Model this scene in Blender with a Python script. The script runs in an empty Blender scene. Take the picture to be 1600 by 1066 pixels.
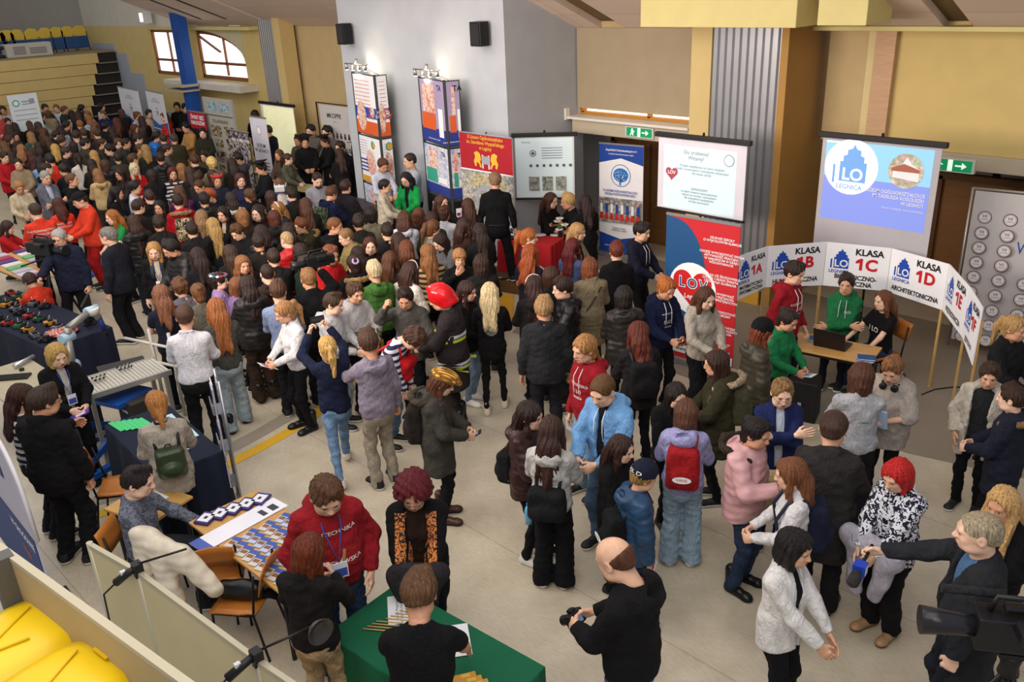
import bpy, bmesh, math, random
import numpy as np
from mathutils import Vector, Matrix
from mathutils.bvhtree import BVHTree
random.seed(7)
# ---------------------------------------------------------------- camera, world, light
F_PX,PITCH,ROLL,CAM_Z,PSI=1350.0,.3958,-.0451,5.016,-.806
_cp,_sp=math.cos(PITCH),math.sin(PITCH)
def _basis():
    R=np.array([[math.cos(PSI),math.sin(PSI),0],[-math.sin(PSI),math.cos(PSI),0],[0,0,1.0]])
    f=np.array([0,_cp,-_sp]);r=np.array([1.0,0,0]);u=np.array([0,_sp,_cp])
    c,s=math.cos(ROLL),math.sin(ROLL)
    return R@f,R@(c*r+s*u),R@(-s*r+c*u)
FWD,RGT,UPV=_basis(); EYE=np.array([0,0,CAM_Z])
def ray(x,y): return FWD*F_PX+RGT*(x-800)+UPV*(533-y)
def at(x,y,z=0.0):
    d=ray(x,y); return EYE+d*((z-CAM_Z)/d[2])
def on_y(x,y,c):
    d=ray(x,y); return EYE+d*(c/d[1])
def on_x(x,y,c):
    d=ray(x,y); return EYE+d*(c/d[0])
def above(x,y,P):
    # height on the vertical line through floor point P as seen at image (x,y): least squares
    d=ray(x,y); n=np.array([d[0],d[1]]); t=(n@P[:2])/(n@n); return CAM_Z+d[2]*t
def pix(P):
    v=np.array(P,float)-EYE; w=v@FWD; return (800+F_PX*(v@RGT)/w,533-F_PX*(v@UPV)/w)
SC=bpy.context.scene
_cd=bpy.data.cameras.new('camera'); _cd.sensor_width=36; _cd.lens=36*F_PX/1600; _cd.clip_start=.05; _cd.clip_end=200
_co=bpy.data.objects.new('camera',_cd); SC.collection.objects.link(_co); SC.camera=_co
_m=Matrix.Identity(4)
for _i in range(3): _m[_i][0],_m[_i][1],_m[_i][2],_m[_i][3]=RGT[_i],UPV[_i],-FWD[_i],EYE[_i]
_co.matrix_world=_m
SC.view_settings.view_transform='Standard'; SC.view_settings.look='None'; SC.view_settings.gamma=1; SC.view_settings.exposure=-0.2
_w=bpy.data.worlds.new('world'); SC.world=_w; _w.use_nodes=True
_bg=_w.node_tree.nodes['Background']; _bg.inputs[0].default_value=(.80,.86,1.0,1); _bg.inputs[1].default_value=.6
def area(name,loc,size,power,col,target,size_y=None):
    l=bpy.data.lights.new(name,'AREA'); l.energy=power; l.color=col; l.size=size
    if size_y: l.shape='RECTANGLE'; l.size_y=size_y
    o=bpy.data.objects.new(name,l); SC.collection.objects.link(o); o.location=loc
    o.rotation_euler=(Vector(target)-Vector(loc)).to_track_quat('-Z','Y').to_euler(); return o
area('hall_light_1',(-4,2,7.5),7,430,(1,.92,.82),(-6,7,0)); area('hall_light_2',(-12,3,7.5),7,430,(1,.92,.82),(-13,8,0)); area('hall_light_3',(-20,4,7.5),7,430,(1,.92,.82),(-22,9,0))
area('ceiling_fill',(-9,1.5,4.2),5,950,(1,.84,.74),(-9,9,8.5),2)  # added fill aimed upward to brighten the ceiling, not a known fixture
area('front_fill',(1.5,-1.5,8.5),5,260,(1,.92,.82),(-5,4,0))  # added weak fill from the gallery side, lifts camera-facing fronts and faces
# ---------------------------------------------------------------- materials
_M={}
def srgb(c):
    if isinstance(c,str):
        c=[int(c[i:i+2],16)/255 for i in (0,2,4)]
    return tuple((x/12.92 if x<=.04045 else ((x+.055)/1.055)**2.4) for x in c[:3])+(1.0,)
def newmat(name):
    m=bpy.data.materials.new(name); m.use_nodes=True; nt=m.node_tree; b=nt.nodes['Principled BSDF']; return m,nt,b
def mat(col,kind='plain',rough=.6,metal=0.0,emit=0.0,col2=None,scale=1.0):
    """procedural material cache: kind picks the surface pattern"""
    key=(col,kind,rough,metal,emit,col2,scale)
    if key in _M: return _M[key]
    m,nt,b=newmat('%s_%s'%(kind,col)); N=nt.nodes; L=nt.links
    c=srgb(col); c2=srgb(col2) if col2 else tuple(x*.72 for x in c[:3])+(1,)
    b.inputs['Roughness'].default_value=rough; b.inputs['Metallic'].default_value=metal
    def coord(out='Object',sc=(1,1,1)):
        t=N.new('ShaderNodeTexCoord'); mp=N.new('ShaderNodeMapping'); mp.inputs['Scale'].default_value=tuple(s*scale for s in sc)
        L.new(t.outputs[out],mp.inputs[0]); return mp.outputs[0]
    def noise(v,s,det=3,ro=.6,dist=0):
        n=N.new('ShaderNodeTexNoise'); n.inputs['Scale'].default_value=s; n.inputs['Detail'].default_value=det
        n.inputs['Roughness'].default_value=ro; n.inputs['Distortion'].default_value=dist; L.new(v,n.inputs['Vector']); return n.outputs[0]
    def wave(v,s,axis='Z',dist=1.0,prof='SIN'):
        n=N.new('ShaderNodeTexWave'); n.bands_direction=axis; n.wave_profile=prof
        n.inputs['Scale'].default_value=s; n.inputs['Distortion'].default_value=dist; L.new(v,n.inputs['Vector']); return n.outputs[1]
    def ramp(f,stops,const=False):
        r=N.new('ShaderNodeValToRGB'); e=r.color_ramp.elements
        if const: r.color_ramp.interpolation='CONSTANT'
        while len(e)<len(stops): e.new(.5)
        for i,(p,cc) in enumerate(stops): e[i].position=p; e[i].color=cc
        L.new(f,r.inputs[0]); return r.outputs[0]
    def bump(f,st,d=.02):
        bp=N.new('ShaderNodeBump'); bp.inputs['Strength'].default_value=st; bp.inputs['Distance'].default_value=d
        L.new(f,bp.inputs['Height']); L.new(bp.outputs[0],b.inputs['Normal'])
    def setc(o): L.new(o,b.inputs['Base Color'])
    lo=tuple(x*.80 for x in c[:3])+(1,); hi=tuple(min(1,x*1.12) for x in c[:3])+(1,)
    b.inputs['Specular IOR Level'].default_value=.35
    if kind=='plain':
        v=coord(); setc(ramp(noise(v,3,5,.5),[(.3,tuple(x*.92 for x in c[:3])+(1,)),(.7,c)]))
    elif kind in('cloth','knit','denim'):
        v=coord(); setc(ramp(noise(v,9 if kind!='denim' else 5,4),[(.3,lo),(.7,hi)]))
        b.inputs['Roughness'].default_value=.9
        b.inputs['Specular IOR Level'].default_value=.2
        w=coord(sc=(1,1,.55)); bump(noise(w,13,5,.6,1.8),.9 if kind!='knit' else .6,.035)
        if kind=='denim': setc(ramp(noise(v,4,3),[(.35,c2 if col2 else lo),(.65,hi)]))
    elif kind=='puffer':
        v=coord(); setc(ramp(noise(v,7),[(.3,lo),(.7,hi)])); b.inputs['Roughness'].default_value=.45
        a=N.new('ShaderNodeMath'); a.operation='MULTIPLY_ADD'; a.inputs[1].default_value=.5
        L.new(noise(v,22,3),a.inputs[0]); L.new(wave(v,4.2,'Z',2.5),a.inputs[2]); bump(a.outputs[0],.22,.02); b.inputs['Specular IOR Level'].default_value=.3
    elif kind=='leather':
        v=coord(); setc(ramp(noise(v,20),[(.3,lo),(.7,c)])); b.inputs['Roughness'].default_value=.35; bump(noise(v,18,3),.3,.01)
    elif kind=='skin':
        v=coord(); setc(ramp(noise(v,14,3),[(.35,lo),(.65,c)])); b.inputs['Roughness'].default_value=.5
        b.inputs['Subsurface Weight'].default_value=.12; b.inputs['Subsurface Radius'].default_value=(.012,.005,.003)
    elif kind=='hair':
        v=coord(sc=(1,1,.09)); f=noise(v,120,5,.7,.8); setc(ramp(f,[(.36,tuple(x*.38 for x in c[:3])+(1,)),(.52,c),(.66,tuple(min(1,x*1.5) for x in c[:3])+(1,))]))
        b.inputs['Roughness'].default_value=.42; bump(f,.9,.012)
    elif kind=='fur':
        v=coord(sc=(1,1,.5)); f=noise(v,60,4,.7); setc(ramp(f,[(.3,c2),(.6,c)])); b.inputs['Roughness'].default_value=.95; bump(f,1,.02)
    elif kind=='stripes':
        v=coord(); f=wave(v,4.0,'Z',.15); setc(ramp(f,[(0,c),(.5,c2)],True)); b.inputs['Roughness'].default_value=.9
        bump(noise(v,13,3),.3,.02)
    elif kind=='camo':
        v=coord(); f=noise(v,16,1,.4); setc(ramp(f,[(0,srgb('2a2a1c')),(.43,c),(.52,c2),(.6,srgb('8a7a55'))],True)); b.inputs['Roughness'].default_value=.9
    elif kind=='spots':
        v=coord(); n=N.new('ShaderNodeTexVoronoi'); n.inputs['Scale'].default_value=34; L.new(v,n.inputs['Vector'])
        setc(ramp(n.outputs[0],[(0,c2),(.38,c)],True)); b.inputs['Roughness'].default_value=.85
    elif kind=='blobs':
        v=coord(); f=noise(v,26,1,.5,1.5); setc(ramp(f,[(0,c),(.5,c2)],True)); b.inputs['Roughness'].default_value=.85
    elif kind=='plaid':
        v=coord(); w1=wave(v,9,'X',0); w2=wave(v,9,'Z',0); a=N.new('ShaderNodeMath'); a.operation='ADD'; L.new(w1,a.inputs[0]); L.new(w2,a.inputs[1])
        a2=N.new('ShaderNodeMath'); a2.operation='MULTIPLY'; a2.inputs[1].default_value=.5; L.new(a.outputs[0],a2.inputs[0])
        setc(ramp(a2.outputs[0],[(0,c2),(.45,c),(.8,srgb('d8a040'))])); b.inputs['Roughness'].default_value=.95
    elif kind=='wood':
        v=coord(sc=(1,1,1)); f=noise(coord(sc=(1,8,8)),3,4,.6,1.0); setc(ramp(f,[(.3,lo),(.7,c)]))
    elif kind=='emit':
        setc(ramp(noise(coord(),3),[(.3,c),(.7,c)])); L.new(ramp(noise(coord(),3),[(.3,c),(.7,c)]),b.inputs['Emission Color']); b.inputs['Emission Strength'].default_value=emit
    elif kind=='picture':     # printed photograph: blurred colour patches
        v=coord(); n1=noise(v,7,3,.6,1.0); n2=noise(v,19,2,.5,0)
        mx=N.new('ShaderNodeMix'); mx.data_type='RGBA'; L.new(n2,mx.inputs[0])
        L.new(ramp(n1,[(.32,c),(.46,c2),(.56,srgb('e8dccb')),(.68,c)]),mx.inputs[6]); L.new(ramp(n2,[(.35,c2),(.6,c)]),mx.inputs[7]); setc(mx.outputs[2])
        if emit: L.new(mx.outputs[2],b.inputs['Emission Color']); b.inputs['Emission Strength'].default_value=emit
    if kind not in('emit','picture') and emit:
        b.inputs['Emission Color'].default_value=c; b.inputs['Emission Strength'].default_value=emit
    _M[key]=m; return m
# ---------------------------------------------------------------- objects
COL=bpy.context.scene.collection
def link(name,me,mats=(),parent=None,loc=(0,0,0),rz=0.0,scale=None,smooth=True):
    o=bpy.data.objects.new(name,me); COL.objects.link(o)
    o.location=loc; o.rotation_euler=(0,0,rz)
    if scale is not None: o.scale=scale
    if parent is not None: o.parent=parent
    for i,m in enumerate(mats):
        if len(me.materials)<=i: me.materials.append(m)
        o.material_slots[i].link='OBJECT'; o.material_slots[i].material=m
    return o
def tag(o,label=None,cat=None,group=None,kind=None):
    if label: o['label']=label
    if cat: o['category']=cat
    if group: o['group']=group
    if kind: o['kind']=kind
    return o
def empty(name,loc=(0,0,0),rz=0.0,label=None,cat=None,group=None,rot=None):
    o=bpy.data.objects.new(name,None); COL.objects.link(o); o.location=loc; o.rotation_euler=rot or (0,0,rz); o.empty_display_size=.1
    return tag(o,label,cat,group)
class MB:
    """collects simple solids into one mesh"""
    def __init__(s): s.v=[]; s.f=[]; s.m=[]; s.sm=[]
    def add(s,vs,fs,mi=0,sm=False):
        b=len(s.v); s.v+= [tuple(map(float,v)) for v in vs]; s.f+=[tuple(i+b for i in f) for f in fs]; s.m+=[mi]*len(fs); s.sm+=[sm]*len(fs); return s
    def box(s,c,d,rz=0,mi=0,rx=0,ry=0):
        hx,hy,hz=d[0]/2,d[1]/2,d[2]/2
        R=(Matrix.Rotation(rz,3,'Z')@Matrix.Rotation(ry,3,'Y')@Matrix.Rotation(rx,3,'X'))
        vs=[]
        for x,y,z in((-1,-1,-1),(1,-1,-1),(1,1,-1),(-1,1,-1),(-1,-1,1),(1,-1,1),(1,1,1),(-1,1,1)):
            p=R@Vector((x*hx,y*hy,z*hz)); vs.append((p.x+c[0],p.y+c[1],p.z+c[2]))
        return s.add(vs,[(0,3,2,1),(4,5,6,7),(0,1,5,4),(1,2,6,5),(2,3,7,6),(3,0,4,7)],mi)
    def hexa(s,P,mi=0):  # 8 corner points bottom 4, top 4
        return s.add(P,[(0,3,2,1),(4,5,6,7),(0,1,5,4),(1,2,6,5),(2,3,7,6),(3,0,4,7)],mi)
    def tube(s,pts,r,n=8,mi=0,cap=True):
        pts=[Vector(p) for p in pts]; rs=r if isinstance(r,(list,tuple)) else [r]*len(pts)
        vs=[];up=None
        for i,p in enumerate(pts):
            t=(pts[min(i+1,len(pts)-1)]-pts[max(i-1,0)]).normalized()
            if up is None:
                up=t.orthogonal().normalized()
            up=(up-t*up.dot(t)); up=up.normalized() if up.length>1e-6 else t.orthogonal().normalized()
            w=t.cross(up)
            for k in range(n):
                a=2*math.pi*k/n; vs.append(p+(up*math.cos(a)+w*math.sin(a))*rs[i])
        fs=[]
        for i in range(len(pts)-1):
            for k in range(n):
                fs.append((i*n+k,i*n+(k+1)%n,(i+1)*n+(k+1)%n,(i+1)*n+k))
        s.add(vs,fs,mi,True)
        if cap:
            b=len(s.v)-len(vs)
            s.f+= [tuple(b+k for k in reversed(range(n))),tuple(b+(len(pts)-1)*n+k for k in range(n))]; s.m+=[mi]*2; s.sm+=[False]*2
        return s
    def lathe(s,prof,c=(0,0,0),n=16,mi=0,axis='Z'):
        vs=[];m=len(prof)
        for (r,z) in prof:
            for k in range(n):
                a=2*math.pi*k/n; x,y=r*math.cos(a),r*math.sin(a)
                p={'Z':(x,y,z),'Y':(x,z,-y),'X':(z,x,y)}[axis]; vs.append((p[0]+c[0],p[1]+c[1],p[2]+c[2]))
        fs=[(i*n+k,i*n+(k+1)%n,(i+1)*n+(k+1)%n,(i+1)*n+k) for i in range(m-1) for k in range(n)]
        fs+=[tuple(reversed(range(n))),tuple((m-1)*n+k for k in range(n))]
        return s.add(vs,fs,mi,True)
    def plate(s,poly,t=.004,mi=0,o=(0,0,0),u=(1,0,0),v=(0,0,1)):
        """extruded flat outline: poly in (a,b) on axes u,v with thickness t along u x v"""
        u=Vector(u);v=Vector(v);w=u.cross(v).normalized();o=Vector(o);n=len(poly)
        A=[o+u*a+v*b for a,b in poly]; B=[p+w*t for p in A]
        ar=sum(poly[i][0]*poly[(i+1)%n][1]-poly[(i+1)%n][0]*poly[i][1] for i in range(n))
        f=[tuple(range(n)),tuple(reversed(range(n,2*n)))]
        f=[tuple(reversed(range(n))),tuple(range(n,2*n))]+[(i,(i+1)%n,(i+1)%n+n,i+n) for i in range(n)]
        if ar<0: f=[tuple(reversed(q)) for q in f]
        return s.add(A+B,f,mi)
    def mesh(s,name='m',mats=()):
        me=bpy.data.meshes.new(name); me.from_pydata(s.v,[],s.f)
        for m in mats: me.materials.append(m)
        me.polygons.foreach_set('material_index',s.m); me.polygons.foreach_set('use_smooth',s.sm); me.update(); return me
    def build(s,name,mats,parent=None,loc=(0,0,0),rz=0.0,bevel=0):
        if not isinstance(mats,(list,tuple)): mats=[mats]
        o=link(name,s.mesh(name,mats),(),parent,loc,rz)
        if bevel:
            b=o.modifiers.new('b','BEVEL'); b.width=bevel; b.segments=2; b.limit_method='ANGLE'; b.angle_limit=.7
        return o
def part(name,mats,parent,fn,bevel=0,loc=(0,0,0),rz=0.0,label=None):
    m=MB(); fn(m); o=m.build(name,mats,parent,loc,rz,bevel)
    if label: o['label']=label
    return o
_txt={}
def text_geo(s,size=1.0,bold=0.0,align='CENTER',space=1.0,sx=1.0):
    key=(s,bold,align,space)
    if key not in _txt:
        c=bpy.data.curves.new('t','FONT'); c.body=s; c.size=1.0; c.align_x=align; c.align_y='CENTER'; c.offset=bold; c.space_line=space; c.resolution_u=3
        o=bpy.data.objects.new('t',c); COL.objects.link(o); dg=bpy.context.evaluated_depsgraph_get(); dg.update()
        me=bpy.data.meshes.new_from_object(o.evaluated_get(dg)); V=[tuple(v.co) for v in me.vertices]; Fc=[tuple(p.vertices) for p in me.polygons]
        bpy.data.objects.remove(o); bpy.data.meshes.remove(me); bpy.data.curves.remove(c); _txt[key]=(V,Fc)
    V,Fc=_txt[key]; return [(x*size*sx,y*size) for x,y,z in V],Fc
def text(mb,s,size,o,u=(1,0,0),v=(0,0,1),bold=0.0,align='CENTER',mi=0,space=1.0,sx=1.0):
    P,Fc=text_geo(s,size,bold,align,space,sx); u=Vector(u);v=Vector(v);o=Vector(o)
    mb.add([o+u*a+v*b for a,b in P],Fc,mi)
# ---------------------------------------------------------------- implicit surfaces
def surface_nets(f,X,Y,Z):
    """f sampled on rectilinear grid -> vertices, quads (f<0 inside)"""
    s=f<0; nx,ny,nz=f.shape
    cnt=np.zeros((nx-1,ny-1,nz-1),np.int32); acc=np.zeros((nx-1,ny-1,nz-1,3),np.float32)
    G=(X,Y,Z)
    cr=[]
    for ax in range(3):
        a=[slice(None)]*3;b=[slice(None)]*3;a[ax]=slice(0,-1);b[ax]=slice(1,None)
        fa=f[tuple(a)];fb=f[tuple(b)];c=(s[tuple(a)]!=s[tuple(b)]); cr.append((c,s[tuple(a)]))
        I=np.argwhere(c)
        if len(I)==0: continue
        va=fa[c];vb=fb[c];t=va/(va-vb)
        P=np.stack([X[I[:,0]],Y[I[:,1]],Z[I[:,2]]],1).astype(np.float32)
        g=G[ax];P[:,ax]+=t*(g[I[:,ax]+1]-g[I[:,ax]])
        o=[q for q in range(3) if q!=ax]
        for d0 in(0,1):
            for d1 in(0,1):
                J=I.copy();J[:,o[0]]-=d0;J[:,o[1]]-=d1
                ok=(J>=0).all(1)&(J[:,0]<nx-1)&(J[:,1]<ny-1)&(J[:,2]<nz-1)
                Jk=J[ok];np.add.at(cnt,(Jk[:,0],Jk[:,1],Jk[:,2]),1);np.add.at(acc,(Jk[:,0],Jk[:,1],Jk[:,2]),P[ok])
    m=cnt>0; idx=-np.ones(cnt.shape,np.int64); idx[m]=np.arange(m.sum()); V=acc[m]/cnt[m][:,None]
    Q=[]
    for ax in range(3):
        c,sa=cr[ax]; I=np.argwhere(c); 
        o=[q for q in range(3) if q!=ax]
        ok=(I[:,o[0]]>0)&(I[:,o[1]]>0)&(I[:,o[0]]<f.shape[o[0]]-1)&(I[:,o[1]]<f.shape[o[1]]-1); I=I[ok]
        if len(I)==0: continue
        def id(d0,d1):
            J=I.copy();J[:,o[0]]-=d0;J[:,o[1]]-=d1; return idx[J[:,0],J[:,1],J[:,2]]
        q=np.stack([id(0,0),id(1,0),id(1,1),id(0,1)],1)
        ins=sa[I[:,0],I[:,1],I[:,2]]
        flip=ins if ax!=1 else ~ins
        q[~flip]=q[~flip][:,::-1]
        Q.append(q)
    Q=np.concatenate(Q) if Q else np.zeros((0,4),int)
    return V,Q
def sm_min(a,b,k):
    h=np.clip(.5+.5*(b-a)/k,0,1); return b+(a-b)*h-k*h*(1-h)
def sm_max(a,b,k): return -sm_min(-a,-b,k)
class Field:
    def __init__(s,lo,hi,res):
        s.ax=[np.arange(lo[i],hi[i]+res,res,dtype=np.float32) for i in range(3)]
        s.X,s.Y,s.Z=np.meshgrid(*s.ax,indexing='ij'); s.d=np.full(s.X.shape,9.0,np.float32)
    def cap(s,a,b,ra,rb,k=.02,sy=1.0,add=True):
        ax_,ay,az=a;bx,by,bz=b; dx,dy,dz=bx-ax_,(by-ay)/sy,bz-az; L=dx*dx+dy*dy+dz*dz+1e-9
        X=s.X-ax_;Y=(s.Y-ay)/sy;Z=s.Z-az
        t=np.clip((X*dx+Y*dy+Z*dz)/L,0,1); d=np.sqrt((X-dx*t)**2+(Y-dy*t)**2+(Z-dz*t)**2)-(ra+(rb-ra)*t)
        if sy<1: d=d*sy
        return s.put(d,k,add)
    def ell(s,c,r,k=.03,add=True,ry=0):
        X,Y,Z=s.X-c[0],s.Y-c[1],s.Z-c[2]
        q=np.sqrt((X/r[0])**2+(Y/r[1])**2+(Z/r[2])**2); d=(q-1)*min(r)*(.6+.4*(sum(r)/3/min(r)))
        return s.put(d,k,add)
    def put(s,d,k=.02,add=True):
        if add is True: s.d=sm_min(s.d,d,k) if k>0 else np.minimum(s.d,d)
        elif add is False: s.d=sm_max(s.d,-d,k)
        else: return d
        return d
    def clip(s,g,k=.01): s.d=sm_max(s.d,g,k)      # keep g<0
    def noise(s,amp,fr,seed=0,zs=1.0):
        r=random.Random(seed); n=0
        for i in range(5):
            a=r.uniform(-1,1)*fr;b=r.uniform(-1,1)*fr;c=r.uniform(-1,1)*fr*zs;p=r.uniform(0,6)
            n=n+np.sin(s.X*a+s.Y*b+s.Z*c+p+ (1.5*np.sin(s.Z*fr*.4*zs+p) if i%2 else 0))
        s.d=s.d+n*amp/2.2
    def out(s): return surface_nets(s.d,*s.ax)
def np_mesh(name,V,Q,mats=(),smooth=True,mi=None):
    me=bpy.data.meshes.new(name); n=len(V);m=len(Q)
    me.vertices.add(n); me.vertices.foreach_set('co',np.asarray(V,np.float32).ravel())
    me.loops.add(m*4); me.loops.foreach_set('vertex_index',np.asarray(Q,np.int32).ravel())
    me.polygons.add(m); me.polygons.foreach_set('loop_start',np.arange(0,m*4,4,dtype=np.int32)); me.polygons.foreach_set('loop_total',np.full(m,4,np.int32))
    me.polygons.foreach_set('use_smooth',np.full(m,smooth,bool))
    if mi is not None: me.polygons.foreach_set('material_index',np.asarray(mi,np.int32))
    me.update(calc_edges=True); me.validate()
    for x in mats: me.materials.append(x)
    return me
def lap(V,Q,it=1,w=.5):
    V=np.asarray(V,np.float32)
    for _ in range(it):
        S=np.zeros_like(V);C=np.zeros(len(V),np.float32)
        for k in range(4):
            a=Q[:,k];b=Q[:,(k+1)%4]; np.add.at(S,a,V[b]);np.add.at(C,a,1);np.add.at(S,b,V[a]);np.add.at(C,b,1)
        V=V*(1-w)+S/np.maximum(C,1)[:,None]*w
    return V
# ---------------------------------------------------------------- people
RES={0:dict(head=.0052,hair=.0075,top=.0125,leg=.0125,hand=.0042,shoe=.008),1:dict(head=.0075,hair=.011,top=.018,leg=.02,hand=.0065,shoe=.012),2:dict(head=.012,hair=.017,top=.028,leg=.032,hand=.012,shoe=.02)}
_C={}
def head_field(F,v=0,neck=True):
    w=(1.0,.95,1.05,.98)[v%4]; j=(1.0,.88,1.08,.94)[v%4]
    F.ell((0,-.012,.032),(.077*w,.098,.086),0)
    F.ell((0,.022,-.035),(.062*j,.068,.078),.04)
    F.ell((0,.052,-.088),(.03*j,.03,.026),.035)
    for s in(-1,1):
        F.ell((s*.036*j,.058,-.03),(.024,.022,.026),.02)
        F.ell((s*.05*j,.02,-.075),(.02,.04,.025),.03)
    F.cap((-.034,.078,.022),(.034,.078,.022),.011,.011,.02)
    for s in(-1,1): F.ell((s*.031,.101,.002),(.019,.014,.011),.012,False)
    F.cap((0,.088,.008),(0,.106,-.028),.008,.0125,.012)
    for s in(-1,1): F.ell((s*.011,.098,-.031),(.009,.009,.008),.008)
    F.ell((0,.083,-.062),(.024,.016,.014),.012)
    for s in(-1,1):
        F.ell((s*.079*w,-.012,-.008),(.011,.021,.032),.01)
        F.ell((s*.087*w,-.004,-.004),(.006,.012,.018),.006,False)
    if neck: F.cap((0,-.022,-.07),(0,-.035,-.215),.052*j,.06*j,.03)
def head_geo(lod,v=0):
    k=('head',lod,v)
    if k in _C: return _C[k]
    F=Field((-.105,-.13,-.235),(.105,.13,.14),RES[lod]['head']); head_field(F,v); V,Q=F.out(); V=lap(V,Q,1,.4)
    mi=np.zeros(len(Q),int); V=[tuple(x) for x in V]; Q=[tuple(q) for q in Q]; mi=list(mi)
    # facial features laid on the surface
    Va=np.array(V)
    def ysurf(x,z):
        d=(Va[:,0]-x)**2+(Va[:,2]-z)**2+np.where(Va[:,1]<.03,1,0)
        i=np.argsort(d)[:5]; w=1/(d[i]+1e-6); return float((Va[i,1]*w).sum()/w.sum())
    def patch(cx,cz,rx,rz,m,off=.0015,n=10,bend=0.0,sl=0.0):
        b=len(V); V.append((cx,ysurf(cx,cz)+off+.0008,cz))
        for t in range(n):
            a=2*math.pi*t/n; x=cx+rx*math.cos(a); z=cz+rz*math.sin(a)-bend*((x-cx)/rx)**2+sl*(x-cx); V.append((x,ysurf(x,z)+off,z))
        for t in range(0,n,2): Q.append((b,b+1+(t+2)%n,b+1+(t+1)%n,b+1+t)); mi.append(m)
    if lod<2:
        for s in(-1,1):
            patch(s*.0315,.001,.0145,.0065,1,.0022); patch(s*.0315,.001,.0062,.0062,2,.0034,8)
            patch(s*.0315,.0075,.016,.0022,3,.003,8,.003)
            patch(s*.033,.021,.019,.004,3,.0018,8,.005,-s*.05)
        patch(0,-.0575,.023,.0048,4,.0018,10,.002); patch(0,-.0655,.019,.0058,4,.002,10,-.002); patch(0,-.0612,.022,.0012,2,.0035,8)
        for s in(-1,1): patch(s*.007,-.039,.003,.0022,2,.001,6)
    else:
        for s in(-1,1): patch(s*.032,.003,.014,.007,2,.003,6)
        patch(0,-.06,.02,.006,4,.003,6)
    _C[k]=(np.array(V,np.float32),np.array(Q),np.array(mi)); return _C[k]
def hand_geo(lod,kind='relax'):
    """right hand: wrist at origin, fingers -Z, thumb +Y, palm faces -X"""
    k=('hand',lod,kind)
    if k in _C: return _C[k]
    F=Field((-.075,-.06,-.215),(.04,.085,.035),RES[lod]['hand'])
    F.cap((0,0,.03),(0,0,-.015),.026,.024,.02,.85)
    F.ell((0,-.002,-.055),(.0165,.041,.052),.02)
    F.cap((0,-.028,-.085),(0,.03,-.09),.013,.013,.012)
    curl={'relax':.35,'grip':1.15,'flat':.08}[kind]
    for i,(y,l) in enumerate(((.031,.074),(.0105,.083),(-.0105,.077),(-.031,.06))):
        a=curl*(1+.12*i)*.55; p=np.array([0,y,-.09]); sp=.06*(1.5-i)*(1 if kind!='grip' else .3)
        for j,(fr,r) in enumerate(((.45,.0088),(.31,.0082),(.24,.0072))):
            q=p+l*fr*np.array([-math.sin(a),sp,-math.cos(a)]); F.cap(p,q,r,r*.93,.004 if j else .009); p=q; a+=curl*.85
    t=.6 if kind!='grip' else .25
    F.cap((-.006,.022,-.028),(-.018,.05,-.058),.0135,.0115,.014); F.cap((-.018,.05,-.058),(-.026-.012*(kind=='grip'),.05+.018*t,-.088),.0108,.0085,.006)
    V,Q=F.out(); _C[k]=(V,Q); return _C[k]
def ik(a,c,l1,l2,pole):
    a=np.array(a,float);c=np.array(c,float);d=c-a;D=np.linalg.norm(d)
    if D>(l1+l2)*.995: c=a+d*(l1+l2)*.995/D; d=c-a; D=np.linalg.norm(d)
    n=d/D; x=(l1*l1-l2*l2+D*D)/(2*D); h=math.sqrt(max(0,l1*l1-x*x)); p=np.array(pole,float); p=p-n*(p@n); p/=np.linalg.norm(p)+1e-9
    return a+n*x+p*h,c
ARMS={ # right hand, left hand (x,y,z), hand kind
'down':((.26,.05,.79),(-.26,.05,.79),'relax'),'fold':((-.13,.235,1.17),(.13,.255,1.13),'flat'),'front':((.09,.31,1.04),(-.09,.31,1.04),'grip'),
'belly':((.06,.23,1.0),(-.05,.25,1.0),'relax'),'phone':((.05,.33,1.22),(-.08,.32,1.16),'grip'),'rphone':((.06,.33,1.2),(-.26,.05,.79),'grip'),
'pocket':((.205,.11,.93),(-.205,.11,.93),'relax'),'raise':((.12,.33,1.72),(-.12,.33,1.70),'grip'),'rraise':((.2,.36,1.6),(-.1,.3,1.15),'grip'),
'reach':((.18,.5,1.05),(-.18,.5,1.05),'relax'),'rreach':((.15,.52,1.12),(-.25,.06,.8),'grip'),'lreach':((.25,.06,.8),(-.15,.52,1.12),'grip'),
'akimbo':((.2,.0,1.02),(-.2,.0,1.02),'relax'),'face':((.08,.2,1.42),(-.1,.28,1.1),'relax'),'desk':((.22,.42,1.02),(-.2,.42,1.02),'flat'),
'point':((.1,.56,1.4),(-.25,.06,.8),'grip'),'lap':((.08,.33,.98),(-.08,.33,.98),'relax'),'behind':((.1,-.17,.9),(-.1,-.17,.9),'relax'),
'shoulder':((.1,.3,1.05),(-.16,.16,1.34),'relax'),'mic':((.30,.58,1.12),(-.25,.1,.82),'grip'),'hips1':((.2,.06,1.0),(-.26,.05,.79),'relax'),'hug':((-.1,.27,1.3),(.1,.27,1.28),'flat')}
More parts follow.
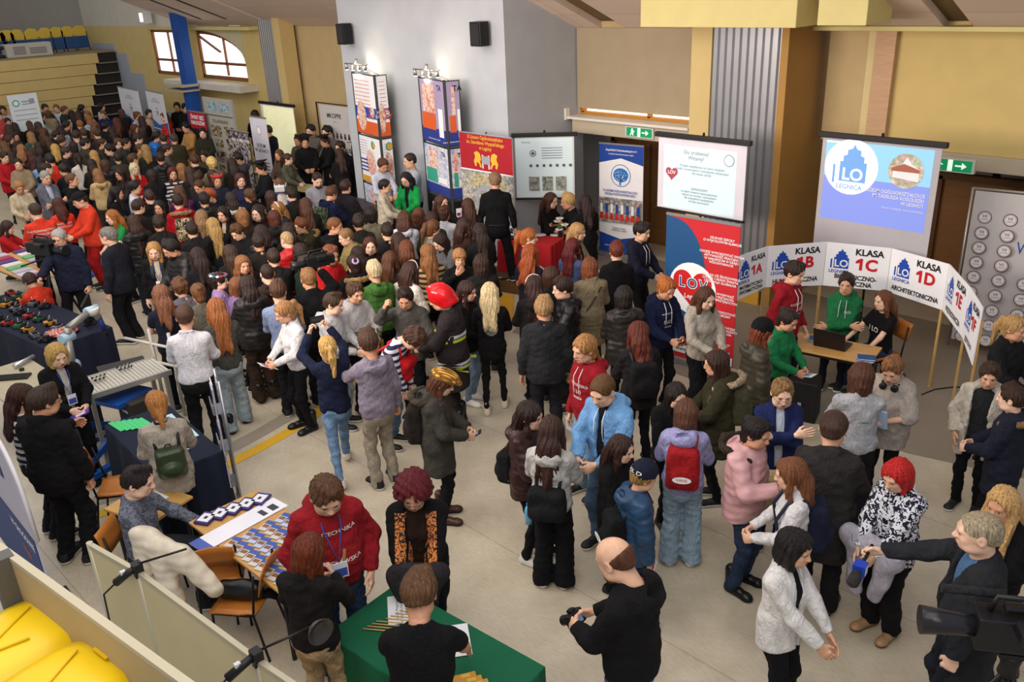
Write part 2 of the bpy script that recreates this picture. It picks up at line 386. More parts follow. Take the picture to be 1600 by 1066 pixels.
def pose(arms='down',legs='stand',lean=0.0,hy=0.0,hp=0.0):
    A=ARMS[arms]; P=dict(kind=A[2],legs=legs); 
    drop=-.40 if legs=='sit' else (-.5 if legs=='kneel' else 0)
    P['drop']=drop
    P['T']=Matrix.Translation((0,0,drop))@Matrix.Translation((0,0,.95))@Matrix.Rotation(-math.radians(lean),4,'X')@Matrix.Translation((0,0,-.95))
    P['sh']=[];P['el']=[];P['wr']=[]
    for s,h in((1,A[0]),(-1,A[1])):
        sh=np.array((s*.158,-.004,1.392)); pole=(s*.9,-.55,-.6) if h[2]<1.5 else (s*.8,.2,-.8)
        if arms in('down','pocket','akimbo','hips1'): pole=(s*.7,-1,0)
        if arms in('fold','hug'): pole=(s*1,.2,-.9)
        e,w=ik(sh,h,.285,.25,pole); P['sh'].append(sh);P['el'].append(e);P['wr'].append(w)
    P['H']=P['T']@Matrix.Translation((0,.012,1.46))@Matrix.Rotation(math.radians(hy),4,'Z')@Matrix.Rotation(-math.radians(hp),4,'X')@Matrix.Translation((0,.02,.17))@Matrix.Scale(1.09,4)
    if legs=='sit': kn=[(.10,.43,.50),(-.10,.43,.50)]; an=[(.11,.44,.09),(-.11,.40,.09)]; hip=[(.09,0,.53),(-.09,0,.53)]; fy=[.1,-.1]
    elif legs=='kneel': hip=[(.09,-.02,.45),(-.09,-.02,.45)]; kn=[(.12,.32,.42),(-.1,.25,.08)]; an=[(.12,.30,.08),(-.1,-.2,.08)]; fy=[0,0]
    else:
        hip=[(.085,0,.92),(-.085,0,.92)]
        an={'stand':[(.105,-.01,.085),(-.105,-.03,.085)],'walk':[(.09,.24,.085),(-.09,-.26,.12)],'walk2':[(.09,-.26,.12),(-.09,.24,.085)],'wide':[(.2,0,.085),(-.2,-.02,.085)],'cross':[(.02,.06,.085),(-.05,-.04,.085)],'lunge':[(.12,.33,.085),(-.12,-.3,.12)],'step':[(.12,.12,.085),(-.12,-.08,.085)]}[legs]
        kn=[]; 
        for q in(0,1):
            k_,a_=ik(hip[q],an[q],.435,.425,(0,1,0)); kn.append(tuple(k_)); an[q]=tuple(a_)
        fy=[-.2,.22]
    P['hip']=hip;P['kn']=kn;P['an']=an;P['fy']=fy
    return P
def xf(V,M):
    M=np.array(M,np.float32); return np.asarray(V,np.float32)@M[:3,:3].T+M[:3,3]
def merge(parts):
    Vs=[];Qs=[];Ms=[];b=0
    for V,Q,m in parts:
        Vs.append(np.asarray(V,np.float32));Qs.append(np.asarray(Q)+b);Ms.append(np.full(len(Q),m) if np.isscalar(m) else m);b+=len(V)
    return np.concatenate(Vs),np.concatenate(Qs),np.concatenate(Ms)
def torso_prims(F,th,hem,fem,belly=0,flare=0):
    F.ell((0,0,1.27),(.165+th-.012*fem,.108+th+.01*belly,.20+th),0)
    if fem: 
        for s in(-1,1): F.ell((s*.07,.085,1.24),(.062+th*.5,.045+th*.4,.06),.05)
    F.cap((-.125,-.005,1.372),(.125,-.005,1.372),.052+th*.8,.052+th*.8,.05)
    for s in(-1,1): F.cap((s*.04,-.02,1.44),(s*.13,-.01,1.39),.04+th*.5,.04+th*.6,.04)
    F.ell((0,.008+.03*belly,1.08),(.145+th*1.2-.012*fem+.03*belly,.105+th*1.1+.045*belly,.19+th),.06)
    F.ell((0,-.005,.93),(.162+th,.118+th,.15+th),.07)
    F.cap((0,-.012,1.42),(0,-.012,1.475),.062+th*.4,.058+th*.3,.04)
    if flare or hem<.82:
        F.cap((0,0,.98),(0,0,hem-.05),.15+th,.17+th+flare,.05,.78)
def body_mesh(P,lod,hv,sleeve,fem,bare):
    parts=[]
    hV,hQ,hm=head_geo(lod,hv); parts.append((xf(hV,P['H']),hQ,hm))
    for s,i in((1,0),(-1,1)):
        V,Q=hand_geo(lod,P['kind']); V=V.copy()
        if s<0: V[:,0]*=-1; Q=Q[:,::-1]
        d=P['wr'][i]-P['el'][i]; d=d/np.linalg.norm(d)
        t=np.array([-s*.25,.55 if d[2]<-.7 else .0,1.0 if d[2]>-.7 else .1]); t=t-d*(t@d); t/=np.linalg.norm(t); z=-d; y=t; x=np.cross(y,z)
        M=np.eye(4); M[:3,0]=x;M[:3,1]=y;M[:3,2]=z;M[:3,3]=P['wr'][i]
        parts.append((xf(xf(V,M),P['T']),Q,0))
    r=.02 if lod==0 else .03
    if 1:
        if lod==2: r=.034
        F=Field((-.5,-.42,.72),(.5,.62,1.52),r if sleeve==1 else r*.7)
        if 1: F.ell((0,0,1.25),(.14,.085,.18),0); F.ell((0,0,1.02),(.12,.08,.2),.06); F.cap((-.12,-.005,1.375),(.12,-.005,1.375),.042,.042,.04); F.cap((0,-.012,1.4),(0,-.012,1.49),.055,.052,.03)
        for i in(0,1):
            F.cap(P['sh'][i],P['el'][i],.043,.036,.02); F.cap(P['el'][i],P['wr'][i],.037,.026,.02)
        V,Q=F.out(); parts.append((xf(V,P['T']),Q,0))
    if lod<2:
        F=Field((-.36,-.42,0.02),(.36,.6,1.0),r)
        for i in(0,1): F.cap(P['hip'][i],P['kn'][i],.055,.036,.02); F.cap(P['kn'][i],P['an'][i],.036,.022,.02)
        V,Q=F.out(); parts.append((V,Q,0))
    V,Q,m=merge(parts); return np_mesh('body',V,Q,(),True,m)
TOPS={ # th, hem, sleeve(1 long,.45 short), hood, open, collar, flare
'tee':dict(th=.014,hem=.86,sl=.42),'shirt':dict(th=.014,hem=.90,sl=1,collar=1),'sweater':dict(th=.02,hem=.86,sl=1),'hoodie':dict(th=.028,hem=.84,sl=1,hood=1),
'ziphood':dict(th=.03,hem=.84,sl=1,hood=1,open=.035),'jacket':dict(th=.034,hem=.80,sl=1,collar=2),'puffer':dict(th=.05,hem=.80,sl=1,hood=1),'parka':dict(th=.045,hem=.62,sl=1,hood=1),
'openparka':dict(th=.05,hem=.68,sl=1,hood=1,open=.09),'blazer':dict(th=.026,hem=.80,sl=1,open=.045,collar=1),'coat':dict(th=.032,hem=.55,sl=1,collar=2),'opencoat':dict(th=.034,hem=.56,sl=1,open=.07,collar=1),
'gown':dict(th=.045,hem=.30,sl=1,flare=.07),'vest':dict(th=.03,hem=.82,sl=0),'crop':dict(th=.02,hem=.95,sl=1),'oversize':dict(th=.045,hem=.74,sl=.75),'cardigan':dict(th=.028,hem=.72,sl=1,open=.04),'dress':dict(th=.02,hem=.5,sl=1,flare=.05)}
def top_mesh(P,lod,ty,fem,belly,seed):
    t=TOPS[ty]; th=t['th']; r=RES[lod]['top']; hem=t['hem']
    xm=max(.3,max(abs(p[0]) for p in P['el']+P['wr'])+.1); ym=max(.2,max(p[1] for p in P['el']+P['wr'])+.1); yl=-.3
    zm=max(1.62,max(p[2] for p in P['el']+P['wr'])+.1); zl=min(hem,min(p[2] for p in P['wr']) if t['sl'] else hem)-.06
    F=Field((-xm,yl,zl),(xm,ym,zm),r)
    torso_prims(F,th,hem,fem,belly,t.get('flare',0))
    if t.get('hood'):
        b=.012 if ty in('hoodie','ziphood') else .02
        F.ell((0,-.115,1.43),(.115+b,.055+b,.085),.03)
        for s in(-1,1): F.cap((s*.085,-.06,1.475),(s*.05,.065,1.43),.03+b*.6,.022,.03)
        F.ell((0,-.13,1.475),(.07,.03,.035),.02,False)
    F.clip(hem-F.Z,.012)
    c=t.get('collar',0)
    # neck hole
    F.cap((0,-.005,1.49),(0,.03,1.62),.058,.09,.015,1.0,False)
    if c:
        for s in(-1,1):
            F.cap((s*.055,-.05,1.49+.008*c),(s*.04,.075,1.435),.013+.004*c,.012,.012)
        F.cap((-.055,-.05,1.49+.008*c),(.055,-.05,1.49+.008*c),.015+.004*c,.015+.004*c,.015)
    op=t.get('open',0)
    if op:
        g=np.abs(F.X)-(op*(.45+.55*np.clip((F.Z-hem)/(1.45-hem),0,1)) if ty in('blazer',) else op)
        g=np.maximum(g,.045-F.Y); F.d=sm_max(F.d,-g,.01)
    if t['sl']:
        a=.047+th*.75; F0=F.d; F.d=np.full_like(F0,9)
        for i in(0,1):
            sh,el,wr=P['sh'][i],P['el'][i],P['wr'][i]
            if t['sl']==1:
                F.cap(sh,el,a,a*.93,.02); w2=wr+(wr-el)/np.linalg.norm(wr-el)*.005; F.cap(el,w2,a*.93,.033+th*.5,.03)
            else:
                e=sh+(el-sh)*min(1,t['sl']*1.25); F.cap(sh,e,a,a*.98+.004,.02)
                if t['sl']>.7: F.cap(el,el+(wr-el)*.2,a*.95,a*.9,.02)
        arm=F.d
        for i in(0,1):   # cut sleeve end flat
            el,wr=P['el'][i],P['wr'][i]
            if t['sl']==1:
                n=(wr-el)/np.linalg.norm(wr-el); g=(F.X-wr[0])*n[0]+(F.Y-wr[1])*n[1]+(F.Z-wr[2])*n[2]-.005
                near=((F.X-wr[0])**2+(F.Y-wr[1])**2+(F.Z-wr[2])**2)<.01
                arm=np.where(near,sm_max(arm,g,.006),arm)
        F.d=sm_min(F0,arm,.022)
    F.noise(.006 if lod<2 else .004,26,seed,.9)
    if lod<2 and ty not in('tee','shirt','blazer'): F.noise(.004,58,seed+9,1.3)
    V,Q=F.out(); V=lap(V,Q,1,.35); return np_mesh(ty,xf(V,P['T']),Q)
def inner_mesh(P,lod,fem):
    k=('inner',lod,fem,tuple(map(tuple,P['T'])))
    if k in _C: return _C[k]
    F=Field((-.25,-.2,.84),(.25,.25,1.56),RES[lod]['top']*1.15); torso_prims(F,.006,.86,fem); F.clip(.88-F.Z,.01); F.cap((0,-.005,1.49),(0,.03,1.62),.056,.08,.015,1.0,False)
    V,Q=F.out(); _C[k]=np_mesh('inner',xf(V,P['T']),Q); return _C[k]
LEGW={'slim':(.086,.058,.047),'normal':(.09,.068,.064),'wide':(.094,.085,.098),'baggy':(.1,.088,.075),'leggings':(.078,.05,.034)}
def leg_mesh(P,lod,ty,seed):
    r=RES[lod]['leg']; a,b,c=LEGW[ty]; zt=1.02
    pts=list(P['hip'])+list(P['kn'])+list(P['an'])
    lo=(min(p[0] for p in pts)-.14,min(p[1] for p in pts)-.17,.03); hi=(max(p[0] for p in pts)+.14,max(p[1] for p in pts)+.17,zt+P['drop'])
    F=Field(lo,hi,r); dr=P['drop']
    F.ell((0,-.008,.90+dr),(.158,.12,.14),0)
    F.ell((0,-.02,.85+dr),(.15,.115,.12),.04)
    d0=F.d
    for i in(0,1):
        s=1 if i==0 else -1
        F.d=np.full_like(d0,9); h=np.array(P['hip'][i]); h[1]-=.005; F.cap(h,P['kn'][i],a,b,.01); an=np.array(P['an'][i]); an[2]-=.045; F.cap(P['kn'][i],an,b,c,.03)
        F.put(d0,.035); d0=F.d
    F.d=d0; F.clip(F.Z-(.985+dr),.01); F.clip(.045-F.Z,.008)
    F.noise(.006,28,seed,1.2)
    if lod==0: F.noise(.0045,62,seed+3,1.5)
    V,Q=F.out(); V=lap(V,Q,1,.35); return np_mesh('legs',V,Q)
def shoe_mesh(lod,kind):
    k=('shoe',lod,kind)
    if k in _C: return _C[k]
    F=Field((-.07,-.13,-.002),(.07,.22,.3 if kind=='boot' else .14),RES[lod]['shoe'])
    F.cap((0,-.055,.03),(0,.12,.03),.04,.046,.0); F.ell((.0,.15,.03),(.046,.05,.035),.03); F.cap((0,-.055,.05),(0,.05,.055),.04,.032,.03)
    if kind=='boot': F.cap((0,-.045,.05),(0,-.045,.24),.045,.052,.03)
    else: F.cap((0,-.05,.05),(0,-.045,.1),.04,.042,.03); F.ell((0,-.045,.125),(.034,.04,.04),.01,False)
    F.clip(-.0-F.Z+.004,.004)
    V,Q=F.out()
    zc=V[Q].mean(1)[:,2]; m=(zc<.036).astype(int)
    _C[k]=np_mesh('shoe',V,Q,(),True,m); return _C[k]
def hair_mesh(lod,style,v=0):
    k=('hair',lod,style,v)
    if k in _C: return _C[k]
    r=RES[lod]['hair']; th={'short':.012,'crop':.0065,'bald':.004,'curly':.028,'bob':.017,'afro':.05}.get(style,.012)
    L={'long':.30 if lod<2 else .2,'vlong':.40,'wavy':.30,'bob':.0,'mid':.14}.get(style,0)
    lo=(-.15,-.24,-.2-L) ; hi=(.15,.13,.2)
    if style in('pony','bunch','braid'): lo=(-.13,-.27,-.34)
    F=Field(lo,hi,r)
    F.ell((0,-.014,.034),(.077+th,.1+th,.088+th),0)
    top=style in('short','fringe','quiff','curly')
    if style in('short','crop','curly','afro','fringe','quiff','bald'):
        low=-.055 if style not in('curly','afro') else -.07
        F.cap((0,-.05,.0),(0,-.06,low+.02),.058+th,.05+th*.6,.03)
        F.clip(low-F.Z+np.clip((F.Y+.02)*.9,0,.2),.012)          # lower edge rises toward the face
        if style=='bald': F.clip(F.Z-.005+np.clip(F.Y,-.2,.1)*.5,.012)
        if top: F.cap((-.02,.055,.112),(.03,.0,.125),.026,.03,.03)
        if style in('fringe',): F.cap((-.045,.085,.07),(.045,.088,.066),.018,.018,.02)
        if style=='quiff': F.cap((-.03,.075,.125),(.03,.075,.13),.024,.024,.03)
    else:
        F.cap((0,-.05,.0),(0,-.06,-.07),.062+th,.052+th,.03)
        if style in('bob','mid'):
            z=-.10 if style=='bob' else -.2
            F.cap((0,-.045,.0),(0,-.05,z),.075+th,.07+th,.03,.8)
            for s in(-1,1): F.cap((s*.07,.01,.02),(s*.068,.02,z),.028,.027,.03)
        if style in('long','vlong','wavy'):
            F.d=sm_min(F.d,F.cap((0,-.055,.0),(0,-.11,-.14),.082,.085,0,.55,None),.04); F.d=sm_min(F.d,F.cap((0,-.115,-.13),(0,-.165,-L-.05),.088,.062 if style!='wavy' else .085,0,.5,None),.04)
            for s in(-1,1):
                F.cap((s*.072,.0,.03),(s*.083,.02,-.09),.026,.028,.03); F.cap((s*.083,.02,-.09),(s*.10,.045 if (v%2) else -.03,-.12-L*.75),.03,.018,.02)
        if style in('pony','braid'):
            F.cap((0,-.1,.04),(0,-.14,.05),.024,.03,.015); F.cap((0,-.14,.05),(0,-.165,-.04),.034,.036,.02); F.cap((0,-.165,-.04),(.0,-.19,-.25),.038,.014,.02)
        if style=='lowpony': F.cap((0,-.1,-.05),(0,-.16,-.2),.035,.014,.02)
        if style=='bun': F.ell((0,-.1,.07),(.045,.045,.045),.01)
    # face opening
    hl=.062 if style in('short','crop','quiff','curly') else .066
    F.ell((0,.118,-.035),(.078,.085,.058+hl),.012,False)
    if style in('short','crop','quiff','curly','fringe','bald'): F.ell((0,.05,-.075),(.12,.05,.07),.012,False)
    if style in('fringe','bangs','long1'): F.cap((-.045,.083,.055),(.045,.083,.055),.017,.017,.02)
    if style=='bald': pass
    # strands
    n=F.X*0
    th_=np.arctan2(F.X,F.Y+.02)
    if lod<2:
        sa=.3 if style in('crop','bald') else 1.0
        F.d=F.d+.0030*sa*np.sin(th_*30+5*np.sin(F.Z*14+v))+.0026*sa*np.sin(th_*17+F.Z*26)+.004*sa*np.exp(-((F.X-.02)/.008)**2)*(F.Z>.09)
    if style in('curly','afro'): F.noise(.007,95,v)
    elif style=='wavy': F.noise(.006,45,v,.8)
    else: F.noise(.004 if style!='crop' else .0015,38,v,.6)
    if L or style in('bob','mid'): F.d=F.d+np.clip(-.12-F.Z,0,1)*.05*np.sin(th_*9+v*2)
    V,Q=F.out(); _C[k]=np_mesh('hair',V,Q); return _C[k]
def hair_hang(lod,style,v,tilt):
    """long hair hangs straight down even when the head is bowed"""
    me=hair_mesh(lod,style,v)
    if style in('short','crop','curly','fringe','quiff','bald','bun') or abs(tilt)<6: return me
    t=int(round(tilt/8.0))*8; k=('hang',lod,style,v,t)
    if k in _C: return _C[k]
    m2=me.copy(); n=len(m2.vertices); co=np.zeros(n*3,np.float32); m2.vertices.foreach_get('co',co); co=co.reshape(-1,3)
    dz=np.clip(-.07-co[:,2],0,1); back=co[:,1]<.03
    co[:,1]+=np.where(back,dz*math.tan(math.radians(min(t,35)))*.85,dz*.3); m2.vertices.foreach_set('co',co.ravel()); _C[k]=m2; return m2
def hat_geo(kind,lod):
    k=('hat',kind,lod)
    if k in _C: return _C[k]
    r=RES[lod]['hair']; F=Field((-.14,-.16,-.08),(.14,.2,.22),r)
    if kind=='beanie':
        F.ell((0,-.012,.055),(.098,.118,.115),0); F.clip(.02-F.Z+F.Y*.25,.012); F.cap((-.08,.05,.045),(.08,.05,.045),.01,.01,.02)
    elif kind=='cap':
        F.ell((0,-.012,.045),(.092,.112,.1),0); F.clip(.045-F.Z,.01); F.ell((0,.12,.055),(.07,.075,.012),.01)
    elif kind=='flatcap':
        F.ell((0,.0,.075),(.115,.14,.06),0); F.clip(.045-F.Z-F.Y*.05,.01); F.ell((0,.12,.06),(.07,.05,.012),.01)
    elif kind=='helmet':
        F.ell((0,-.02,.04),(.103,.122,.12),0); F.cap((0,-.05,.0),(0,-.06,-.05),.1,.1,.03); F.clip(-.085-F.Z+np.clip(F.Y-.0,0,.2)*.5,.01); F.ell((0,-.01,.135),(.016,.1,.04),.02); F.ell((0,.13,-.05),(.075,.1,.07),.01,False)
    V,Q=F.out(); _C[k]=np_mesh(kind,V,Q); return _C[k]
def board_mesh():
    if 'board' in _C: return _C['board']
    m=MB(); m.box((0,0,.14),(.25,.25,.012),.785); m.lathe([(.083,.03),(.09,.06),(.085,.13),(.02,.135)],(0,-.01,0),14); m.tube([(0,0,.15),(.12,.0,.15),(.17,.0,.13),(.17,0,.03)],.004,5)
    _C['board']=m.mesh('board'); return _C['board']
SKIN=['e0b193','d9a585','e8bda2','cf9878']
PANTS={}
def facing(P,deg):
    """rotation about Z so the person faces deg: 0 toward the camera, 90 toward image right, 180 away, 270 image left"""
    b=math.atan2(-P[1],-P[0])      # direction from person to camera
    return b-math.pi/2+math.radians(deg)
ALL=[]
PLAN={'dry':True,'list':[],'res':[]}
class Dummy(dict):
    def __missing__(s,k): return None
def crown(h,st,lean):
    hh=h*.765 if st=='sit' else (h*.7 if st=='kneel' else h)
    if lean: hh=h*(.543+.457*math.cos(math.radians(lean))) if st not in('sit',) else h*(.543-.23+.457*math.cos(math.radians(lean)))
    return hh
def plan_add(x,y,h,st,lean,z0): PLAN['list'].append((x,y,h,st,lean,z0)); return Dummy()
OBST=[]   # (x0,y0,x1,y1) boxes people keep out of
def relax(it=160):
    L=PLAN['list']; n=len(L); s=np.ones(n); lat=np.zeros(n); base=[]
    def pos(i,sv,lv):
        x,y,h,st,lean,z0=L[i]; C=at(x,y,crown(h*sv,st,lean)+z0)[:2]; d=C/np.linalg.norm(C); return C+np.array([-d[1],d[0]])*lv
    P=np.array([pos(i,1,0) for i in range(n)]); dirs=P/np.linalg.norm(P,axis=1)[:,None]
    # metres of depth per unit of height scale
    g=np.array([np.linalg.norm(pos(i,1.02,0)-P[i])/.02 for i in range(n)])
    for _ in range(it):
        F=np.zeros((n,2)); D=P[:,None]-P[None]; R=np.linalg.norm(D,axis=2)+np.eye(n)*9; near=R<.44
        for i,j in np.argwhere(near):
            u=D[i,j]/max(R[i,j],1e-3) if R[i,j]>.02 else dirs[i]; F[i]+=u*(.44-R[i,j])*.5
        for i in range(n):
            for (x0,y0,x1,y1) in OBST:
                if x0<P[i,0]<x1 and y0<P[i,1]<y1: F[i]-=dirs[i]*.15
        dep=(F*dirs).sum(1); side=F[:,1]*dirs[:,0]-F[:,0]*dirs[:,1]
        s=np.clip(s-dep/g*.6,.915,1.085); lat=np.clip(lat+side*.35,-.1,.1)
        for i in range(n): P[i]=P[i]; 
        P=np.array([pos(i,s[i],lat[i]) for i in range(n)])
    for i in range(n):
        d=dirs[i]; PLAN['res'].append((float(s[i]),None,(-d[1]*lat[i],d[0]*lat[i])))
def person(x,y,h,face,top,tc,legs='slim:16161a',hair='short:4a3222',arms='down',st='stand',lean=0,hy=0,hp=8,label='person',shoe='sneaker:1a1a1c',skin=None,fem=None,belly=0,lod=None,hat=None,inner=None,glasses=False,beard=None,foot=None,z0=0.0,grp=None,fur=None,strings=None,lanyard=None,w=1.0,mask=None,extra=None):
    """(x,y) = crown of the head in the photograph"""
    if PLAN['dry']: return plan_add(x,y,h,st,lean,z0)
    i=len(ALL); rnd=random.Random(i*7+3)
    hs_,foot_,lx=PLAN['res'][i]; h=h*hs_
    if st=='sit': hh=h*.765
    elif st=='kneel': hh=h*.7
    else: hh=h
    if lean: hh=h*(.543+.457*math.cos(math.radians(lean))) if st not in('sit',) else h*(.543-.23+.457*math.cos(math.radians(lean)))
    C=at(x,y,hh+z0); C=C+np.array([lx[0],lx[1],0]); fr=None
    if foot: C=np.array(foot,float)
    sc=h/1.75; dist=np.linalg.norm(C-EYE)
    if lod is None: lod=0 if dist<11.5 else (1 if dist<17 else 2)
    rz=facing(C,face)
    if lean and not foot:   # shift so that the head, not the hips, sits on the pixel
        off=math.sin(math.radians(lean))*.78*sc; C=C-np.array([-math.sin(rz)*off,math.cos(rz)*off,0])
    hstyle,hcol=(hair+':4a3222').split(':')[:2]
    if fem is None: fem=1 if hstyle in('long','vlong','wavy','bob','mid','pony','bun','braid','bangs','lowpony') else 0
    if lod==2: arms_k=arms if arms in('down','front','fold','raise','reach','phone') else 'front'
    else: arms_k=arms
    var=(i%3) if lod==2 else i
    hp=round(hp*.8) if hp>10 else hp
    P=pose(arms_k,st,lean,hy,hp)
    sk=skin or SKIN[i%4]
    tk,=[top]
    sl=TOPS[tk]['sl']
    bk=('body',arms_k,st,lean,hy,hp,lod,(i%4),sl)
    if bk not in _C: _C[bk]=body_mesh(P,lod,i%4,1 if sl==1 else .4,fem,0)
    hc=hcol
    root=link('person',_C[bk],(mat(sk,'skin'),mat('d8d2cc','plain',.3),mat('17110d','plain',.3),mat(hc if hstyle!='bald' else '5a4030','plain',.8),mat('b8685c','plain',.5)),None,(float(C[0]),float(C[1]),z0),rz,(sc*w,sc*w,sc))
    tag(root,label,'person',grp); ALL.append((label,root,(x,y)))
    if label=='person': root['auto']=1
    H=P['H']
    def kid(name,me,mats,M=None,parent=root,lab=None):
        o=link(name,me,mats,parent)
        if M is not None: o.matrix_basis=M
        if lab: o['label']=lab
        return o
    # hair
    if hstyle!='none':
        kid('hair',hair_hang(lod,hstyle,i%(4 if lod<2 else 2),hp+lean),(mat(hc,'hair'),),H)
    tkind,tcol,tcol2=(tc.split(':')+[None,None])[:3] if ':' in tc else ('cloth',tc,None)
    if tk in('puffer',) and tkind=='cloth': tkind='puffer'
    tkey=('top',arms_k,st in('sit','kneel') and st,lean,lod,tk,fem,belly, var%3 if lod else i)
    if tkey not in _C: _C[tkey]=top_mesh(P,lod,tk,fem,belly,i)
    tname={'tee':'shirt','shirt':'shirt','sweater':'sweater','hoodie':'hoodie','ziphood':'hoodie','jacket':'jacket','puffer':'jacket','parka':'parka','openparka':'parka','blazer':'blazer','coat':'coat','opencoat':'coat','gown':'gown','vest':'vest','crop':'sweater','oversize':'shirt','cardigan':'cardigan','dress':'dress'}[tk]
    topo=kid(tname,_C[tkey],(mat(tcol,tkind,col2=tcol2),))
    if TOPS[tk].get('open'):
        kid('undershirt',inner_mesh(P,lod,fem),(mat(inner or '1a1a1e','cloth'),))
    lt,lc=legs.split(':')[:2]
    lkey=('leg',st,lod,lt,var%3 if lod else i)
    if lt!='none':
        if lkey not in _C: _C[lkey]=leg_mesh(P,lod,lt,i)
        den=lc in('5b7390','7d93a8','4a6078','8fa6b8','3a4a60','9aa8b0','6a86a6','a8b4b8')
        kid('trousers',_C[lkey],(mat(lc,'denim' if den else 'cloth'),))
    sk_,sc_=(shoe.split(':')+['1a1a1c'])[:2]; sole=(shoe.split(':')+['','','e8e4dc'])[2] if shoe.count(':')>1 else ('e6e2da' if sk_=='sneaker' else '15120f')
    for q in(0,1):
        a=P['an'][q]; o=kid('shoe',shoe_mesh(lod,'boot' if sk_=='boot' else 'shoe'),(mat(sc_,'leather' if sk_!='sneaker' else 'plain',.6),mat(sole or 'e6e2da','plain',.6)),Matrix.Translation((a[0],a[1]+.03,max(0,a[2]-.085)))@Matrix.Rotation(P['fy'][q]*.6,4,'Z'))
    if hat:
        hk,hcl=(hat.split(':')+['15151a'])[:2]; hk2=(hat.split(':')+['',''])[2]
        if hk=='board': kid('graduation_cap',board_mesh(),(mat('121214','cloth'),),H)
        else: kid({'beanie':'beanie','cap':'cap','flatcap':'flat_cap','helmet':'helmet'}[hk],hat_geo(hk,lod),(mat(hcl,'plaid',col2=hk2) if hk=='flatcap' else (mat(hcl,'plain',.15) if hk=='helmet' else mat(hcl,'cloth')),),H)
    if glasses and lod<2:
        if 'gl' not in _C:
            m=MB()
            for s in(-1,1):
                m.tube([(s*.032+.019*math.cos(a*.524),.118,.0+.0145*math.sin(a*.524)) for a in range(13)],.0016,5)
                m.tube([(s*.05,.116,.004),(s*.078,.07,.004),(s*.083,-.01,.0)],.0016,5)
            m.tube([(-.013,.118,.003),(.013,.118,.003)],.0016,5); _C['gl']=m.mesh('glasses')
        kid('glasses',_C['gl'],(mat('151515','plain',.3),),H)
    if beard:
        k=('beard',lod)
        if k not in _C:
            F=Field((-.09,-.03,-.16),(.09,.14,.01),RES[lod]['hair']); F.ell((0,.045,-.085),(.062,.058,.055),0); F.clip(F.Z+.035,.01); F.ell((0,.095,-.058),(.026,.03,.012),.006,False); F.noise(.003,70,1); V,Q=F.out(); _C[k]=np_mesh('beard',V,Q)
        kid('beard',_C[k],(mat(beard,'hair'),),H)
    if fur:
        k=('fur',lod)
        if k not in _C:
            F=Field((-.24,-.27,1.3),(.24,.18,1.62),RES[lod]['hair']*1.2)
            pts=[(math.cos(a)*.165,-.07+math.sin(a)*.15,1.445+.03*math.sin(-a)) for a in np.linspace(math.pi*-.02-.3,-math.pi*.98+.3-math.pi*.0,9)]
            pts=[(.125,.075,1.40)]+pts+[(-.125,.075,1.40)]
            for a,b in zip(pts,pts[1:]): F.cap(a,b,.032,.032,.02)
            F.noise(.008,85,2); V,Q=F.out(); _C[k]=np_mesh('fur',V,Q)
        kid('fur_trim',_C[k],(mat(fur,'fur',col2='4a3a28'),),P['T'])
    if strings and lod<2:
        for s in(-1,1):
            m=MB(); m.tube([(s*.035,.1,1.44),(s*.04,.155,1.36),(s*.042,.16,1.26),(s*.045,.155,1.17)],.004,5); kid('drawstring',m.mesh(),(mat(strings,'plain'),),P['T'])
    if lanyard and lod<2:
        m=MB(); by=.07*belly+TOPS[tk]['th']*.6; m.tube([(-.06,.02,1.49),(-.055,.12+by*.4,1.38),(-.0,.15+by,1.15),(.055,.12+by*.4,1.38),(.06,.02,1.49)],.005,5); ly=kid('lanyard',m.mesh(),(mat('2a4a9a' if lanyard!='k' else '151515','plain'),),P['T'])
        m=MB(); m.box((0,.165+by,1.1),(.095,.006,.12)); m.box((0,.17+by,1.085),(.08,.004,.06),0,1); kid('badge',m.mesh('badge',(mat('dfe2ea','plain',.3),mat('3b4fa0','plain'))),(),P['T'],ly)
    root['_P']=0; del root['_P']
    R=dict(ty=tk,root=root,P=P,top=topo,C=C,rz=rz,sc=sc,kid=kid,H=H,lod=lod)
    return R
def decal(R,mats,fn,side=1,lab='print',name='print',obj=None,off=.006,H=None):
    """fn(mb) draws a flat print in (a,b) = (right, up) metres about the chest centre; wrap it on the garment"""
    top=obj or R['top']; me=top.data; bvh=BVHTree.FromPolygons([v.co[:] for v in me.vertices],[p.vertices[:] for p in me.polygons])
    m=MB(); fn(m); T=R['P']['T'] if H is None else Matrix.Identity(4); Ti=T.inverted()
    W=[]
    for a,b,_ in m.v:
        o=T@Vector((-a*side,side*1.2,b)); d=(T.to_3x3()@Vector((0,-side,0))).normalized()
        hit=bvh.ray_cast(o,d)
        p=hit[0]-d*off if hit[0] else T@Vector((-a*side,side*.2,b)); W.append(p)
    mm=MB(); mm.v=[tuple(p) for p in W]; mm.f=m.f; mm.m=m.m; mm.sm=m.sm
    return R['kid'](name,mm.mesh(name,mats),(),H)
def hand_pos(R,side=0,ext=.1):
    P=R['P']; w=P['wr'][side]; d=w-P['el'][side]; d=d/np.linalg.norm(d); p=P['T']@Vector(w+d*ext); return R['root'].matrix_basis@p
def mid_hands(R,ext=.1):
    return (hand_pos(R,0,ext)+hand_pos(R,1,ext))/2

TOPS_TH={k:v['th'] for k,v in TOPS.items()}
